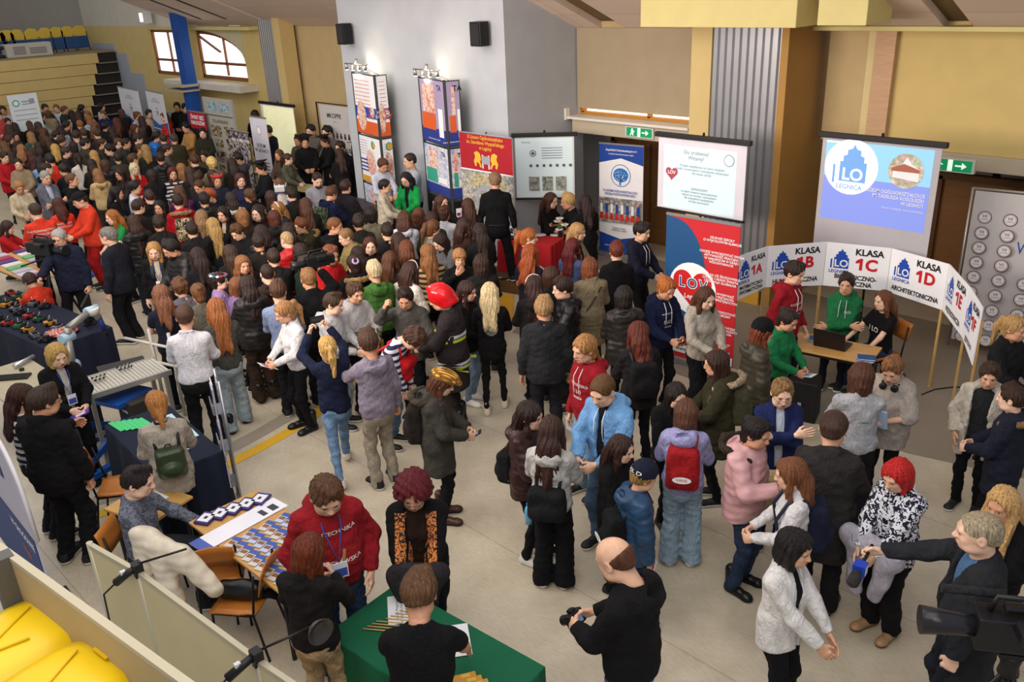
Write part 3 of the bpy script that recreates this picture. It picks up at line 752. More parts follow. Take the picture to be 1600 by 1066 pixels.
# ---------------------------------------------------------------- the hall
def brick_mat(name,c1,cm,w,h,off,rough=.7,msize=.004,bumpy=True):
    m,nt,b=newmat(name); N=nt.nodes;L=nt.links
    t=N.new('ShaderNodeTexCoord'); mp=N.new('ShaderNodeMapping'); L.new(t.outputs['Object'],mp.inputs[0])
    k=N.new('ShaderNodeTexBrick'); k.offset=off; k.inputs['Scale'].default_value=1; k.inputs['Brick Width'].default_value=w; k.inputs['Row Height'].default_value=h
    k.inputs['Mortar Size'].default_value=msize; k.inputs['Mortar Smooth'].default_value=.3
    c=srgb(c1); k.inputs['Color1'].default_value=c; k.inputs['Color2'].default_value=tuple(x*.93 for x in c[:3])+(1,); k.inputs['Mortar'].default_value=srgb(cm)
    L.new(mp.outputs[0],k.inputs['Vector']); L.new(k.outputs[0],b.inputs['Base Color']); b.inputs['Roughness'].default_value=rough
    if bumpy:
        bp=N.new('ShaderNodeBump'); bp.inputs['Strength'].default_value=.3; bp.inputs['Distance'].default_value=.01; bp.invert=True; L.new(k.outputs[1],bp.inputs['Height']); L.new(bp.outputs[0],b.inputs['Normal'])
    return m,mp
def floor_mat():
    m,nt,b=newmat('sports_floor'); N=nt.nodes;L=nt.links
    t=N.new('ShaderNodeTexCoord'); n=N.new('ShaderNodeTexNoise'); n.inputs['Scale'].default_value=2.2; n.inputs['Detail'].default_value=6; L.new(t.outputs['Object'],n.inputs['Vector'])
    r=N.new('ShaderNodeValToRGB'); e=r.color_ramp.elements; e[0].position=.3; e[0].color=srgb('b5a994'); e[1].position=.7; e[1].color=srgb('cbc0aa'); L.new(n.outputs[0],r.inputs[0])
    # fine scuffs and long seams
    mp=N.new('ShaderNodeMapping'); mp.inputs['Scale'].default_value=(9,60,1); mp.inputs['Rotation'].default_value=(0,0,.6); L.new(t.outputs['Object'],mp.inputs[0])
    n2=N.new('ShaderNodeTexNoise'); n2.inputs['Scale'].default_value=1.5; n2.inputs['Detail'].default_value=8; L.new(mp.outputs[0],n2.inputs['Vector'])
    r2=N.new('ShaderNodeValToRGB'); r2.color_ramp.elements[0].position=.35; r2.color_ramp.elements[0].color=(.82,.80,.78,1); r2.color_ramp.elements[1].position=.6; r2.color_ramp.elements[1].color=(1,1,1,1); L.new(n2.outputs[0],r2.inputs[0])
    mx=N.new('ShaderNodeMix'); mx.data_type='RGBA'; mx.blend_type='MULTIPLY'; mx.inputs[0].default_value=.8; L.new(r.outputs[0],mx.inputs[6]); L.new(r2.outputs[0],mx.inputs[7])
    k=N.new('ShaderNodeTexBrick'); k.offset=0; k.inputs['Brick Width'].default_value=9; k.inputs['Row Height'].default_value=1.55; k.inputs['Mortar Size'].default_value=.006; k.inputs['Scale'].default_value=1
    k.inputs['Color1'].default_value=k.inputs['Color2'].default_value=(1,1,1,1); k.inputs['Mortar'].default_value=(.72,.70,.68,1); L.new(t.outputs['Object'],k.inputs['Vector'])
    m2=N.new('ShaderNodeMix'); m2.data_type='RGBA'; m2.blend_type='MULTIPLY'; m2.inputs[0].default_value=1; L.new(mx.outputs[2],m2.inputs[6]); L.new(k.outputs[0],m2.inputs[7])
    L.new(m2.outputs[2],b.inputs['Base Color']); b.inputs['Roughness'].default_value=.32; b.inputs['Specular IOR Level'].default_value=.45
    bp=N.new('ShaderNodeBump'); bp.inputs['Strength'].default_value=.08; bp.inputs['Distance'].default_value=.01; L.new(n2.outputs[0],bp.inputs['Height']); L.new(bp.outputs[0],b.inputs['Normal'])
    return m
def struct(name,mats,fn,bevel=0,loc=(0,0,0),label=None,parent=None):
    o=part(name,mats,parent,fn,bevel,loc)
    if parent is None: o['kind']='structure'
    if label: o['label']=label
    return o
WY=12.03; LY=12.9; CY=11.15; BY=10.25
struct('floor',[floor_mat()],lambda m:m.box((-15,4,-.05),(44,26,.1)))
STRIP=[tuple(at(*q)[:2]) for q in((800,520),(1047,581),(1067,588),(1240,650),(1420,709),(1600,748))]+[(3.9,7.4),(3.9,12.9),(-11,12.9)]
# darker grey rubber strip by the wall on the right and court lines
struct('floor_strip',[mat('8c8273','plain',.5)],lambda m:m.plate(STRIP,.004,0,(0,0,0.0),(1,0,0),(0,1,0)),label='grey floor area along the wall')
def arc(m,c,r,a0,a1,w,z,mi=0,n=40):
    for i in range(n):
        a=a0+(a1-a0)*i/n;b=a0+(a1-a0)*(i+1)/n
        P=[(c[0]+math.cos(t)*q,c[1]+math.sin(t)*q,z) for t,q in((a,r-w/2),(a,r+w/2),(b,r+w/2),(b,r-w/2))]
        m.add(P,[(0,3,2,1)],mi)
_ca=at(90,650); 
def lines(m):
    c=at(60,560); arc(m,c,5.2,-.2,2.6,.16,.004,0); arc(m,c,4.9,-.2,2.6,.22,.0035,1)
struct('floor_line',[mat('d9a92e','plain',.4),mat('9a8f80','plain',.4)],lines,label='yellow and grey court line curving across the floor')
YEL='c9ab62'; BEI='b29c72'
w1=mat('d2b978','plain',.85); w2=mat('c2aa7c','plain',.85); wlt=mat('d8c893','plain',.85)
# upper wall (plane WY) in bays, with openings
def wall_bays(m):
    T=.3; y=WY+T/2
    def b(x0,x1,z0,z1,mi): m.box(((x0+x1)/2,y,(z0+z1)/2),(x1-x0,T,z1-z0),0,mi)
    b(-33.5,-28.2,0,4.15,0); b(-28.2,-22.4,0,2.74,0); b(-28.2,-22.4,4.06,4.15,0); b(-25.95,-25.1,2.74,4.06,0)
    b(-22.4,-19.9,0,6,0); b(-19.9,-15.0,0,6,1)
    b(-10.5,-8.09,2.87,4.6,1); b(-15.1,-10.5,2.6,6,1)
    b(-8.09,-7.0,2.7,6,1); b(-5.9,-5.35,2.7,6,1); b(-5.35,-4.95,2.7,6,2); b(-4.95,4,2.7,6,0)
    b(-33.5,-25.5,4.15,9,3)
struct('wall_back',[w1,w2,wlt,mat('cdc5b2','plain',.85)],wall_bays)
struct('wall_lower',[mat('8f8a84','plain',.8)],lambda m:(m.box((-7.6,LY+.15,1.35),(7.8,.3,2.7)),m.box((.2,LY+.15,1.35),(8,.3,2.7))),label='grey lower wall behind the ledge')
def ledge(m):
    m.box((-9.2,(LY+11.75)/2,2.58),(2.5,LY-11.75,.24)); m.box((-0.7,(LY+11.95)/2,2.6),(9.8,LY-11.95,.2)); 
struct('trim_1',[mat('bdb199','plain',.6)],ledge,.01,label='pale ledge below the upper wall')
struct('trim_2',[mat('e6e2d6','plain',.5)],lambda m:(m.box((-9.25,11.85,2.72),(2.6,.35,.04)),m.box((-10.55,11.7,2.78),(.1,.1,.2))),label='white window sill board')
# blue block
bl=mat('b6bac0','plain',.8); bl2=mat('a0a6a8','plain',.8)
struct('wall_blue_block',[bl],lambda m:(m.box((-12.86,BY+.95,3),(4.64,1.9,6)) ))
# window over the ledge: blind mostly down, glazing strip shows at the bottom
w=struct('window_1',[mat('c98a3c','wood',.4)],lambda m:(m.box((-9.3,12.1,2.76),(2.4,.08,.06)),m.box((-9.3,12.1,2.98),(2.4,.08,.05)),m.box((-9.0,12.1,2.87),(.06,.08,.2)),m.box((-10.46,12.1,2.87),(.06,.08,.2))))
part('pane',[mat('fff2d6','emit',.4,emit=1.6)],w,lambda m:m.box((-9.3,12.16,2.87),(2.35,.02,.17)))
bd=part('roller_blind',[mat('a8987c','plain',.9)],w,lambda m:m.box((-9.3,11.99,3.53),(2.42,.03,1.35)))
def arch_win(n,x0,x1,arch):
    fr=mat('8a5330','wood',.5)
    def frame(m):
        y=WY+.1; z0,z1=2.76,4.04
        m.box(((x0+x1)/2,y,z0+.04),(x1-x0,.1,.08)); m.box((x0+.04,y,(z0+z1)/2),(.08,.1,z1-z0)); m.box(((x0+x1)/2,y,z0+.42),(x1-x0-.1,.09,.07))
        if not arch: m.box(((x0+x1)/2,y,z1-.03),(x1-x0,.1,.06)); m.box((x1-.04,y,(z0+z1)/2),(.08,.1,z1-z0)); m.box(((x0+x1)/2,y,(z0+z1)/2),(.05,.09,z1-z0))
        else:
            m.box((x1-.04,y,z0+.25),(.08,.1,.5)); m.box(((x0+x1)/2+.15,y,(z0+z1)/2),(.05,.09,z1-z0-.2)); m.box((x0+.6,y,z0+.95),(1.3,.09,.05),0,0,0,.35)
            pts=[(x0+.05+(x1-x0-.1)*math.sin(a),y,z0+.48+(z1-z0-.52)*math.cos(a)) for a in np.linspace(0,math.pi/2,12)]; m.tube(pts,.05,6)
    o=struct('window_%d'%n,[fr],frame)
    def pane(m):
        if not arch: m.box(((x0+x1)/2,WY+.12,3.4),(x1-x0,.02,1.26))
        else:
            poly=[(x0,2.78),(x1,2.78),(x1,3.24)]+[(x0+(x1-x0)*math.sin(a),3.24+.78*math.cos(a)) for a in np.linspace(math.pi/2,0,12)]; m.plate(poly,.02,0,(0,WY+.13,0),(1,0,0),(0,0,1))
    part('pane',[mat('ffffff','emit',.4,emit=1.5)],o,pane,label='white glowing daylight panes')
    return o
arch_win(2,-28.15,-25.95,False); arch_win(3,-25.1,-22.42,True)
def spandrel(m):
    poly=[(-22.4,4.06),(-25.1,4.06)]+[(-25.1+2.68*math.sin(a),3.24+.82*math.cos(a)) for a in np.linspace(0.02,math.pi/2,12)]; m.plate(poly,.28,0,(0,WY+.28,0),(1,0,0),(0,0,1))
struct('wall_spandrel',[mat('c9bf9c','plain',.85)],spandrel)
struct('trim_3',[mat('cfc9bb','plain',.6)],lambda m:m.box((-24.2,11.75,2.62),(4.6,.55,.16)),label='pale sill shelf under the arched window')
# blue post in front of the windows
cpx=on_y(300,150,11.3)
def bpost(m):
    m.box((cpx[0],11.3,2.6),(.34,.3,5.2)); 
    for i in range(4): m.box((cpx[0]-.12+.08*i,11.14,2.6),(.03,.05,5.2))
struct('trim_4',[mat('1d4fa0','plain',.4)],bpost,.01,label='blue steel post by the windows')
struct('trim_5',[mat('b5aa92','plain',.6)],lambda m:(m.box((cpx[0]-.35,11.2,2.66),(1.2,.5,.07)),m.box((cpx[0]-.35,11.2,2.52),(1.2,.5,.05))),label='grey louvre shelf at the blue post')
# corrugated panels and piers
def corr(x0,x1,y,z0,z1,n):
    def f(m):
        w=(x1-x0)/n; pts=[]
        for i in range(n):
            a=x0+i*w; pts+=[(a,0),(a+w*.18,-.035),(a+w*.72,-.035),(a+w*.9,0)]
        pts.append((x1,0)); V=[];Fs=[]
        for (a,b) in pts: V+=[(a,y+b,z0),(a,y+b,z1)]
        for i in range(len(pts)-1): Fs.append((2*i,2*i+2,2*i+3,2*i+1))
        m.add(V,Fs); m.box(((x0+x1)/2,y+.06,(z0+z1)/2),(x1-x0,.08,z1-z0),0,1)
    return f
cm=mat('9fa0a3','plain',.35,.55)
struct('trim_6',[cm,mat('3a3a3c')],corr(-7.2,-6.15,CY,0.55,6,9),label='corrugated grey metal cladding of the pier')
struct('trim_7',[cm,mat('3a3a3c')],corr(-20.8,-19.95,WY-.35,0.0,4.6,9),label='corrugated grey metal cladding at the far pier')
struct('trim_8',[mat('cdb57c','plain',.8)],lambda m:(m.box((-7.37,CY+.3,3),(.34,.7,6)),m.box((-19.75,WY-.3,2.3),(.32,.4,4.6))),label='light beige pier edges')
struct('wall_pier',[mat('ae8344','plain',.75)],lambda m:m.box((-6.095,CY+.95,3),(.11,1.9,6)))
struct('wall_pier_core',[mat('9a8a70')],lambda m:m.box((-6.82,CY+.85,3),(1.3,1.4,6)))
struct('trim_9',[mat('d9a93c','plain',.6),mat('c79c36')],lambda m:(m.box((-6.9,CY-.02,.30),(1.4,.05,.6)),m.box((-6.7,CY-.05,.3),(.02,.02,.6),0,1)),label='yellow kick panel at the foot of the pier')
struct('trim_10',[mat('c9a27c','wood',.6)],lambda m:m.box((-5.08,WY-.05,4.3),(.27,.1,3.2)),label='pale wooden duct on the wall')
struct('baseboard_back',[mat('5d564c')],lambda m:m.box((0.2,LY-.02,.08),(8,.03,.16)))
# ceiling
cmat,cmp=brick_mat('ceiling_tiles','e2cdbc','b59a84',1.25,.62,.0,.85,.006)
sl=.42; ca=math.atan(sl)
def ceil_piece(x0,x1,L,nm,mm,z=0,th=.12):
    o=struct(nm,[mm],lambda m:m.box(((x1-x0)/2,-L/2,th/2),(x1-x0,L,th)),0,(x0,WY-.02,4.2+z)); o.rotation_euler=(-ca,0,0); return o
cx=[(-25.5,-20.6),(-20.35,-10.0),(-9.45,-5.35),(-5.30,-4.35),(-4.0,4.5)]
for k,(a,b) in enumerate(cx): ceil_piece(a,b,4.4,'ceiling' if k==0 else 'ceiling_%d'%(k+1),cmat)
ceil_piece(-25.4,4.5,4.4,'ceiling_gap',mat('75603f','plain',.9),.11,.03)
def slots(m):
    for x in(-23.6,-22.2): m.box((x,0,0),(.12,1.4,.02),0,0)
o=struct('trim_11',[mat('3d2f22')],slots,0,(0,10.9,4.66)); o.rotation_euler=(-ca,0,0); o['label']='dark ventilation slots in the ceiling'
ys=mat('d6c98a','plain',.8)
struct('trim_12',[ys],lambda m:(m.box((-6.88,10.95,4.62),(2.42,.7,.62)),m.box((-5.08,10.95,4.64),(.62,.7,.6)),m.box((-4.0,WY-.14,4.23),(6,.26,.06)),m.box((-23.4,WY-.14,4.14),(3.9,.3,.09))),.01,label='pale yellow bulkhead boxes under the ceiling')
struct('wall_far',[mat('8f887a','plain',.85)],lambda m:(m.box((-36.5,4,4.5),(.3,30,9)),m.box((-36.3,7.6,6),(.12,.5,6)) ))
# pale blue painted dado that steps up beside the bleachers
def dado(m):
    for i,(x0,x1,z) in enumerate(((-33,-31.1,3.6),(-31.1,-30.2,3.3),(-30.2,-29.2,2.7),(-29.2,-28.2,2.1),(-28.2,-27.2,1.6))): m.box(((x0+x1)/2,WY-.02,z/2),(x1-x0,.04,z))
struct('trim_13',[mat('a6abb0','plain',.7)],dado,label='pale blue dado stepping down beside the bleachers')
# doors
def door(n,x0,x1,z1,y=LY):
    d=struct('door_%d'%n,[mat('8a5f35','wood',.5)],lambda m:(m.box(((x0+x1)/2,y-.04,z1/2),(x1-x0,.08,z1))))
    part('door_frame',[mat('6b4726','wood',.5)],d,lambda m:(m.box((x0-.04,y-.07,z1/2),(.09,.14,z1)),m.box((x1+.04,y-.07,z1/2),(.09,.14,z1)),m.box(((x0+x1)/2,y-.07,z1),(x1-x0+.17,.14,.09)),m.box(((x0+x1)/2,y-.095,z1/2),(.02,.02,z1))))
    part('door_handle',[mat('b8b8b8','plain',.3,.8)],d,lambda m:m.tube([((x0+x1)/2+.1,y-.12,1.05),((x0+x1)/2+.24,y-.14,1.05)],.012))
door(1,-10.3,-8.7,2.22); door(2,-4.4,-2.5,2.22)
# gallery floor under the camera side, front panel (parapet board)

OBST+=[(-16.4,10.55,-11.1,13.2),(-40,11.9,-15.4,14),(-7.6,10.9,-5.9,13),(-60,3,-32.4,14)]
for PASS in(0,1):
 if PASS: relax(); PLAN['dry']=False
 # ---------------------------------------------------------------- the people, front to back
 BK='111013';NV='161c34';GY='6d6a6c';LG='b3ada6'
 p=person
 # --- foreground and middle, each with its own description
 A1=p(500,733,1.86,8,'hoodie','8f1a22','normal:2a3a55','short:5a3a24','pocket',hp=32,belly=.7,lanyard='b',strings=None,w=1.12,label='stocky man in a dark red university hoodie and blue jeans by the brochure table')
 A2=p(645,738,1.66,352,'opencoat',BK,'normal:0e0e12','afro:5c0f1c','lap',hp=22,fem=1,glasses=True,inner='2a1a14',w=1.1,label='woman with curly crimson hair, patterned scarf and orange strap, holding a dark jacket')
 A3=p(468,846,1.66,150,'sweater','1c181a','normal:b59a76','mid:6a2f18','phone',hp=22,glasses=True,hy=-20,label='auburn-haired woman in black sweater and beige trousers reading a clipboard')
 A4=p(650,910,1.78,172,'tee','0f0e11','normal:20242c','short:5f4026','desk','stand',lean=12,hp=25,w=1.12,label='young man in black shirt leaning over the green table, back to us')
 A5=p(990,852,1.84,238,'hoodie','0f0e11','normal:4a6078','bald:5a3420','front',hp=38,belly=.4,beard='5a2c18',w=1.1,label='balding bearded photographer in black hoodie looking at his camera')
 A6=p(993,728,1.50,112,'puffer','cloth:23405e','slim:1a2a5a','short:a07a40','down',hp=20,hat='beanie:1b1e30',label='child in striped lettered beanie and blue hooded jacket')
 A7=p(1072,630,1.64,178,'hoodie','9c9cc8','wide:8fa6b8','mid:5f3c2a','front',hp=15,shoe='sneaker:e0dcd0',label='girl in lavender hoodie with a red backpack, seen from behind')
 A8=p(1172,652,1.68,62,'puffer','c99a9c','normal:2c3a52','bun:1c1412','rphone',hp=18,shoe='boot:17171a',fur='1c1815',fem=1,label='woman in pink quilted jacket and black boots with dark fur hood')
 A9=p(1250,720,1.64,278,'sweater','d8d5d6','slim:0e0e12','long:7a4a2c','front',hp=15,label='girl in white sweater with brown hair looking left, dark backpack on')
 A10=p(1232,828,1.64,66,'blazer','e0dcd8','normal:0e0e12','bob:17100f','lap',hp=12,inner='0f0e11',label='black-haired woman in short white jacket being interviewed')
 A11=p(1548,808,1.80,282,'opencoat','26272c','normal:1a1d26','crop:a8987c','mic',hp=5,inner='4d6f95',w=1.12,belly=.5,label='reporter in dark coat and blue shirt holding out a microphone')
 A12=p(1578,762,1.66,335,'jacket','0f0e11','slim:0e0e11','long:d0a468','front',hp=10,label='blonde woman smiling just behind the reporter')
 A13=p(1416,716,1.62,326,'jacket','blobs:17182c:d8d8e0','baggy:151518','bob:c3201f','lap',hp=25,shoe='boot:a8845c:6a4a2c',label='girl with bright red hair and tan lace-up boots carrying a pale jacket')
 A14=p(1302,652,1.82,172,'coat','2d2a2a','normal:1c1a1c','crop:3f281c','front',hp=18,shoe='shoe:4a2418',w=1.12,label='broad man in dark grey coat with his back turned, brown shoes')
 A15=p(1222,588,1.72,12,'blazer','1b2450','normal:161c38','short:8a6840','hug',hp=18,glasses=True,inner='c8d0e0',label='laughing man with glasses in a bright navy suit')
 A16=p(1350,574,1.66,190,'sweater','a8a8ac','baggy:15151a','mid:53301f','front',hp=15,shoe='sneaker:17171a:e8e8e8',w=1.1,label='person in loose light grey sweatshirt with shaggy brown hair, back turned')
 A17=p(1402,552,1.66,345,'oversize','a59c92','slim:0e0e12','short:8a5c3a','phone',hp=30,label='boy in oversized grey shirt with headphones round his neck')
 A18=p(1400+150,566,1.58,348,'openparka','c9bfb0','slim:0e0e12','short:3c281c','pocket',hp=10,hy=15,inner='26282a',label='boy in open cream winter coat over a dark checked hoodie')
 A19=p(1592,606,1.60,262,'parka','1b1f2e','slim:0e0e11','short:3a2418','front',hp=5,fur='8a6844',label='boy in navy coat with brown fur hood at the right edge')
 A20=p(1582,494,1.68,62,'jacket','19191c','slim:0e0e11','pony:b8905c','front',hp=8,label='woman with fair curly ponytail in black uniform jacket by the logo wall')
 A21=p(1236,409,1.80,60,'hoodie','8c1420','slim:1a1c26','short:2c1c14','pocket',hp=12,strings='e0dcd8',label='tall boy in dark red printed hoodie standing by the table')
 A22=p(1325,430,1.80,352,'hoodie','1f6f42','slim:1a1c26','short:2c1c14','fold','sit',hp=0,strings='e0dcd8',label='boy in green hoodie sitting with crossed arms under the class sign')
 A23=p(1386,456,1.66,312,'tee','0f0e11','normal:2c3a52','long:6f4226','desk','sit',hp=5,label='girl in black printed shirt sitting at the laptop table')
 A24=p(1222,480,1.62,58,'sweater','1f7a48','slim:0e0e12','bun:2a1a14','front',hp=28,label='girl in green sweatshirt handing out leaflets at the table corner')
 A25=p(1185,504,1.64,112,'puffer','3d382c','slim:0e0e12','mid:7a3a22','down',hp=8,hat='beanie:121214',label='girl in black beanie and olive quilted jacket')
 A26=p(1128,550,1.66,280,'parka','34301f','slim:0e0e12','mid:3c2419','front',hp=8,glasses=True,fur='b8a488',label='girl with glasses in olive parka with thick pale fur hood')
 A27=p(1098,447,1.70,38,'hoodie','a89f92','wide:0e0e12','long:53301f','front',hp=18,label='girl in beige hoodie and wide black trousers holding leaflets at the red banner')
 A28=p(1034,430,1.74,38,'hoodie','141c38','slim:0e0e12','bun:b06428','front',hp=30,strings='e8e8ea',fem=0,label='ginger boy in navy school hoodie looking at his phone')
 A29=p(952,581,1.82,325,'ziphood','6f9fd0','normal:4a6078','crop:60401f','front',hp=28,inner='17171c',strings='e8eef4',w=1.05,label='young man in open light blue hoodie over black shirt')
 A30=p(920,524,1.80,308,'hoodie','8c1420','normal:7d93a8','lowpony:b07c48','down',hp=12,strings='e8e4e0',fem=0,label='long-haired boy in dark red printed hoodie and faded jeans')
 A31=p(1052,594,1.58,28,'jacket','0f0e11','slim:0e0e12','mid:211512','phone',hp=22,inner='c0bcb8',label='dark-haired girl in black jacket with pale hood lining, leaflet in hand')
 A32=p(1000,507,1.68,196,'jacket','1d1a1b','slim:0e0e12','wavy:60281a','front',hp=10,label='girl with wavy dark red hair and black backpack, back turned')
 A33=p(822,630,1.64,62,'puffer','cloth:331c19','slim:0e0e12','wavy:2a1813','front',hp=8,shoe='sneaker:d8d4cc',label='girl in dark brown jacket with long dark hair, facing right')
 A34=p(857,658,1.64,166,'hoodie','b9b6b2','wide:0e0e12','vlong:3c241c','front',hp=10,shoe='sneaker:d8d4cc',label='girl with very long dark hair in pale grey hoodie, black bag across her back')
 A35=p(962,680,1.56,64,'jacket','0f0e11','slim:0e0e12','long:38201a','front',hp=15,label='small girl with long dark hair in black, behind the beanie child')
 A36=p(850,469,1.76,184,'jacket','242528','normal:1b1c22','short:a07c50','down',hp=12,w=1.08,label='boy with tousled sandy hair in charcoal jacket with hood, back turned')
 A37=p(882,435,1.72,282,'puffer','0f0e11','normal:17171c','short:2f1e16','front',hp=8,label='dark-haired boy in black quilted jacket looking left')
 A38=p(838,434,1.68,188,'parka','211d1c','slim:0e0e12','vlong:3a221a','front',hp=8,label='girl with long dark hair and pale hairband in black coat')
 A39=p(922,405,1.70,186,'coat','80735a','slim:2a2420','mid:7a4224','front',hp=10,label='woman in khaki coat with shoulder strap, back turned')
 A40=p(976,451,1.68,190,'puffer','2a2523','slim:0e0e12','mid:1e1411','front',hp=10,label='person in black puffer with dark bobbed hair beside the ginger boy')
 A41=p(964,381,1.74,182,'coat','0f0e11','slim:0e0e12','short:6a2c1c','front',hp=8,label='person in black with short auburn hair, a brown strap over the shoulder')
 A42=p(826,385,1.68,160,'tee','1a1c2c','slim:0e0e12','wavy:9c4a20','front',hp=12,label='girl in navy shirt with loose ginger curls, back turned')
 A43=p(821,358,1.72,88,'tee','1b1c2e','slim:0e0e12','pony:a85c28','front',hp=8,label='girl in navy shirt with ginger ponytail in profile')
 A44=p(892,375,1.64,150,'tee','4a5478','slim:0e0e12','long:5a1216','front',hp=8,label='girl with long dark crimson hair in slate blue shirt')
 A45=p(898,350,1.68,66,'blazer','94876e','slim:0e0e12','long:b48a58','front',hp=8,inner='17171c',label='fair-haired woman in tan jacket smiling at the red table')
 A46=p(916,306,1.68,205,'coat','0f0e11','slim:0e0e12','long:2c1c18','front',hp=10,label='woman in black coat with long dark hair by the blue banner')
 A47=p(859,302,1.90,55,'sweater','0f0e11','slim:0e0e12','long:4a2a20','phone','sit',hp=12,glasses=True,label='girl with glasses in black shirt arranging flowers behind the red table')
 A48=p(890,303,1.90,285,'tee','0f0e11','slim:0e0e12','short:c8a468','phone','sit',hp=15,label='boy with bleached hair in black behind the red table')
 A49=p(998,348,1.78,60,'hoodie','15182a','slim:0e0e12','short:1e1512','front',hp=8,strings='d8d8d8',label='boy in navy hoodie half hidden by the left edge of the red banner')
 A50=p(773,271,1.88,178,'shirt','0f0e11','normal:0e0e12','crop:8a6a50','down','wide',hp=8,w=1.1,z0=.2,label='tall man in black with shaved head standing at the red school poster')
 A51=p(762,445,1.68,178,'sweater','0f0e11','leggings:141416','long:dcc394','front','step',hp=8,shoe='sneaker:d8c8b0',label='platinum blonde girl in black sweatshirt with a round print on the back')
 A52=p(700,449,1.80,255,'coat','2b2426','baggy:2b2426','crop:3a281c','front',hp=25,shoe='boot:17171a',hat='helmet:c8141c',w=1.12,label='firefighter in red helmet and dark reflective suit')
 A53=p(726,441,1.64,62,'jacket','0f0e11','slim:7d93a8','vlong:38201a','front',hp=8,shoe='sneaker:e4e4e4',label='smiling girl with long dark hair beside the firefighter')
 A54=p(717,389,1.66,4,'jacket','0f0e11','slim:0e0e12','bangs:a87648','face',hp=6,label='fair girl with a fringe looking up at the camera')
 A55=p(636,410,1.70,140,'sweater','d8d0c4','slim:0e0e12','vlong:3c2218','front',hp=15,lean=10,label='girl in loose white sweater with long dark hair and a studded hairband')
 A56=p(634,446,1.72,348,'jacket','4f4c48','slim:0e0e12','short:2c1c15','rraise',hp=25,label='boy in grey jacket with raised hand and closed eyes')
 A57=p(641,505,1.70,62,'sweater','stripes:d8d4dc:20264a','normal:5b7390','curly:472a1c','lap',lean=32,hp=40,shoe='sneaker:17171a',label='curly-haired boy in striped sweater bending over a red bag')
 A58=p(549,441,1.74,28,'hoodie','b4b0b0','slim:0e0e12','short:4a321f','front',hp=12,shoe='sneaker:17171a',label='boy in pale grey hoodie with camouflage band')
 A59=p(512,458,1.74,66,'hoodie','b9b8bb','normal:9aa8b0','short:3f2a1c','front',hp=15,shoe='sneaker:17171a',label='boy in light grey hoodie looking right, beside the video camera')
 A60=p(477,422,1.84,190,'jacket','0f0e11','normal:17171c','crop:8a6038','rraise',hp=8,w=1.05,label='cameraman in black jacket with white collar, back turned')
 A61=p(437,442,1.76,172,'shirt','7d8cab','normal:17171c','short:4f331f','front',hp=8,label='young man in light blue shirt, back turned')
 A62=p(451,470,1.68,292,'sweater','d8d6d8','slim:0e0e12','pony:a8794c','front',hp=20,shoe='boot:17171a',label='girl in white top and black boots reading a sheet of paper')
 A63=p(510,528,1.66,192,'sweater','171d36','slim:6a86a6','pony:c8a05c','raise','lunge',hp=-5,shoe='sneaker:d4c8b8',label='blonde woman in navy sweater and jeans filming with raised phone')
 A64=p(577,521,1.78,202,'hoodie','857c8c','normal:948a7a','short:4a2f1e','lreach',hp=12,shoe='sneaker:17171a:e8e8e8',label='boy in lilac-grey jacket and beige jeans with black running shoes')
 A65=p(674,578,1.66,82,'parka','3f3c36','slim:0e0e12','mid:5a3420','front',hp=32,hat='flatcap:5a3a16:8a5a20',fur='3a3630',shoe='boot:4a3020',label='person in plaid flat cap and grey parka with black backpack')
 A67=p(285,481,1.82,172,'shirt','d8d6dc','normal:141416','crop:4a3020','front',hp=14,w=1.05,label='man in white dress shirt and black trousers, back turned')
 A68=p(337,469,1.70,190,'sweater','4a4844','wide:9aa8b0','vlong:96592c','front','step',hp=10,shoe='boot:17171a',label='girl with very long copper hair and pale wide jeans, back turned')
 A69=p(386,434,1.70,192,'puffer','232120','wide:362820','long:2f1d17','front',hp=8,shoe='boot:1a1614',label='girl in black puffer with big hood and brown trousers')
 A70=p(367,435,1.60,100,'jacket','8a6a9a','slim:0e0e12','mid:7a4c30','front',hp=12,label='child with light brown bob beside the black puffer hood')
 A71=p(388,399,1.66,18,'jacket','0f0e11','slim:0e0e12','long:8a5a34','front',hp=5,label='pale girl with straight light brown hair watching to the front')
 A72=p(337,428,1.54,82,'jacket','a78bbd','slim:0e0e12','bun:2e1d17','front',hp=5,label='girl in lilac jacket wearing a flower wreath')
 A73=p(305,447,1.62,195,'sweater','5c584c','slim:0e0e12','bun:6a4428','front',hp=12,label='girl with tied-up curls in olive sweater, back turned')
 A74=p(282,438,1.60,205,'jacket','6a6870','slim:0e0e12','curly:5a3820','front',hp=12,label='person with curly brown hair in grey top')
 A75=p(255,448,1.68,186,'tee','1a1c2c','slim:0e0e12','long:7a4e34','front',hp=12,label='girl with long light brown hair in navy T-shirt, back turned')
 A76=p(239,376,1.70,350,'cardigan','0f0e11','normal:1c2230','mid:b0834c','down',hp=22,inner='b8ad9c',lanyard='b',label='fair-haired woman in black coat and dark scarf with a blue badge')
 A77=p(274,371,1.80,298,'puffer','1c1b1c','normal:1c1c22','short:1f1612','front',hp=30,glasses=True,beard='2a1a12',label='bearded man with glasses in black quilted jacket looking down')
 A78=p(171,356,1.84,232,'blazer','1c1d26','normal:141418','crop:77706a','down',hp=5,w=1.12,inner='8a8c98',label='grey-haired man in dark suit, back turned, beside the cameraman')
 A79=p(93,357,1.80,330,'jacket','1c2034','normal:0e0e12','crop:a8a4a0','rreach','step',hp=15,w=1.1,label='grey-haired camera operator in navy jacket behind a tripod')
 A80=p(54,319,1.84,190,'shirt','dd3f28','normal:0e0e12','crop:3c2a1c','front',hp=10,w=1.1,label='paramedic in red shirt with white lettering on the back')
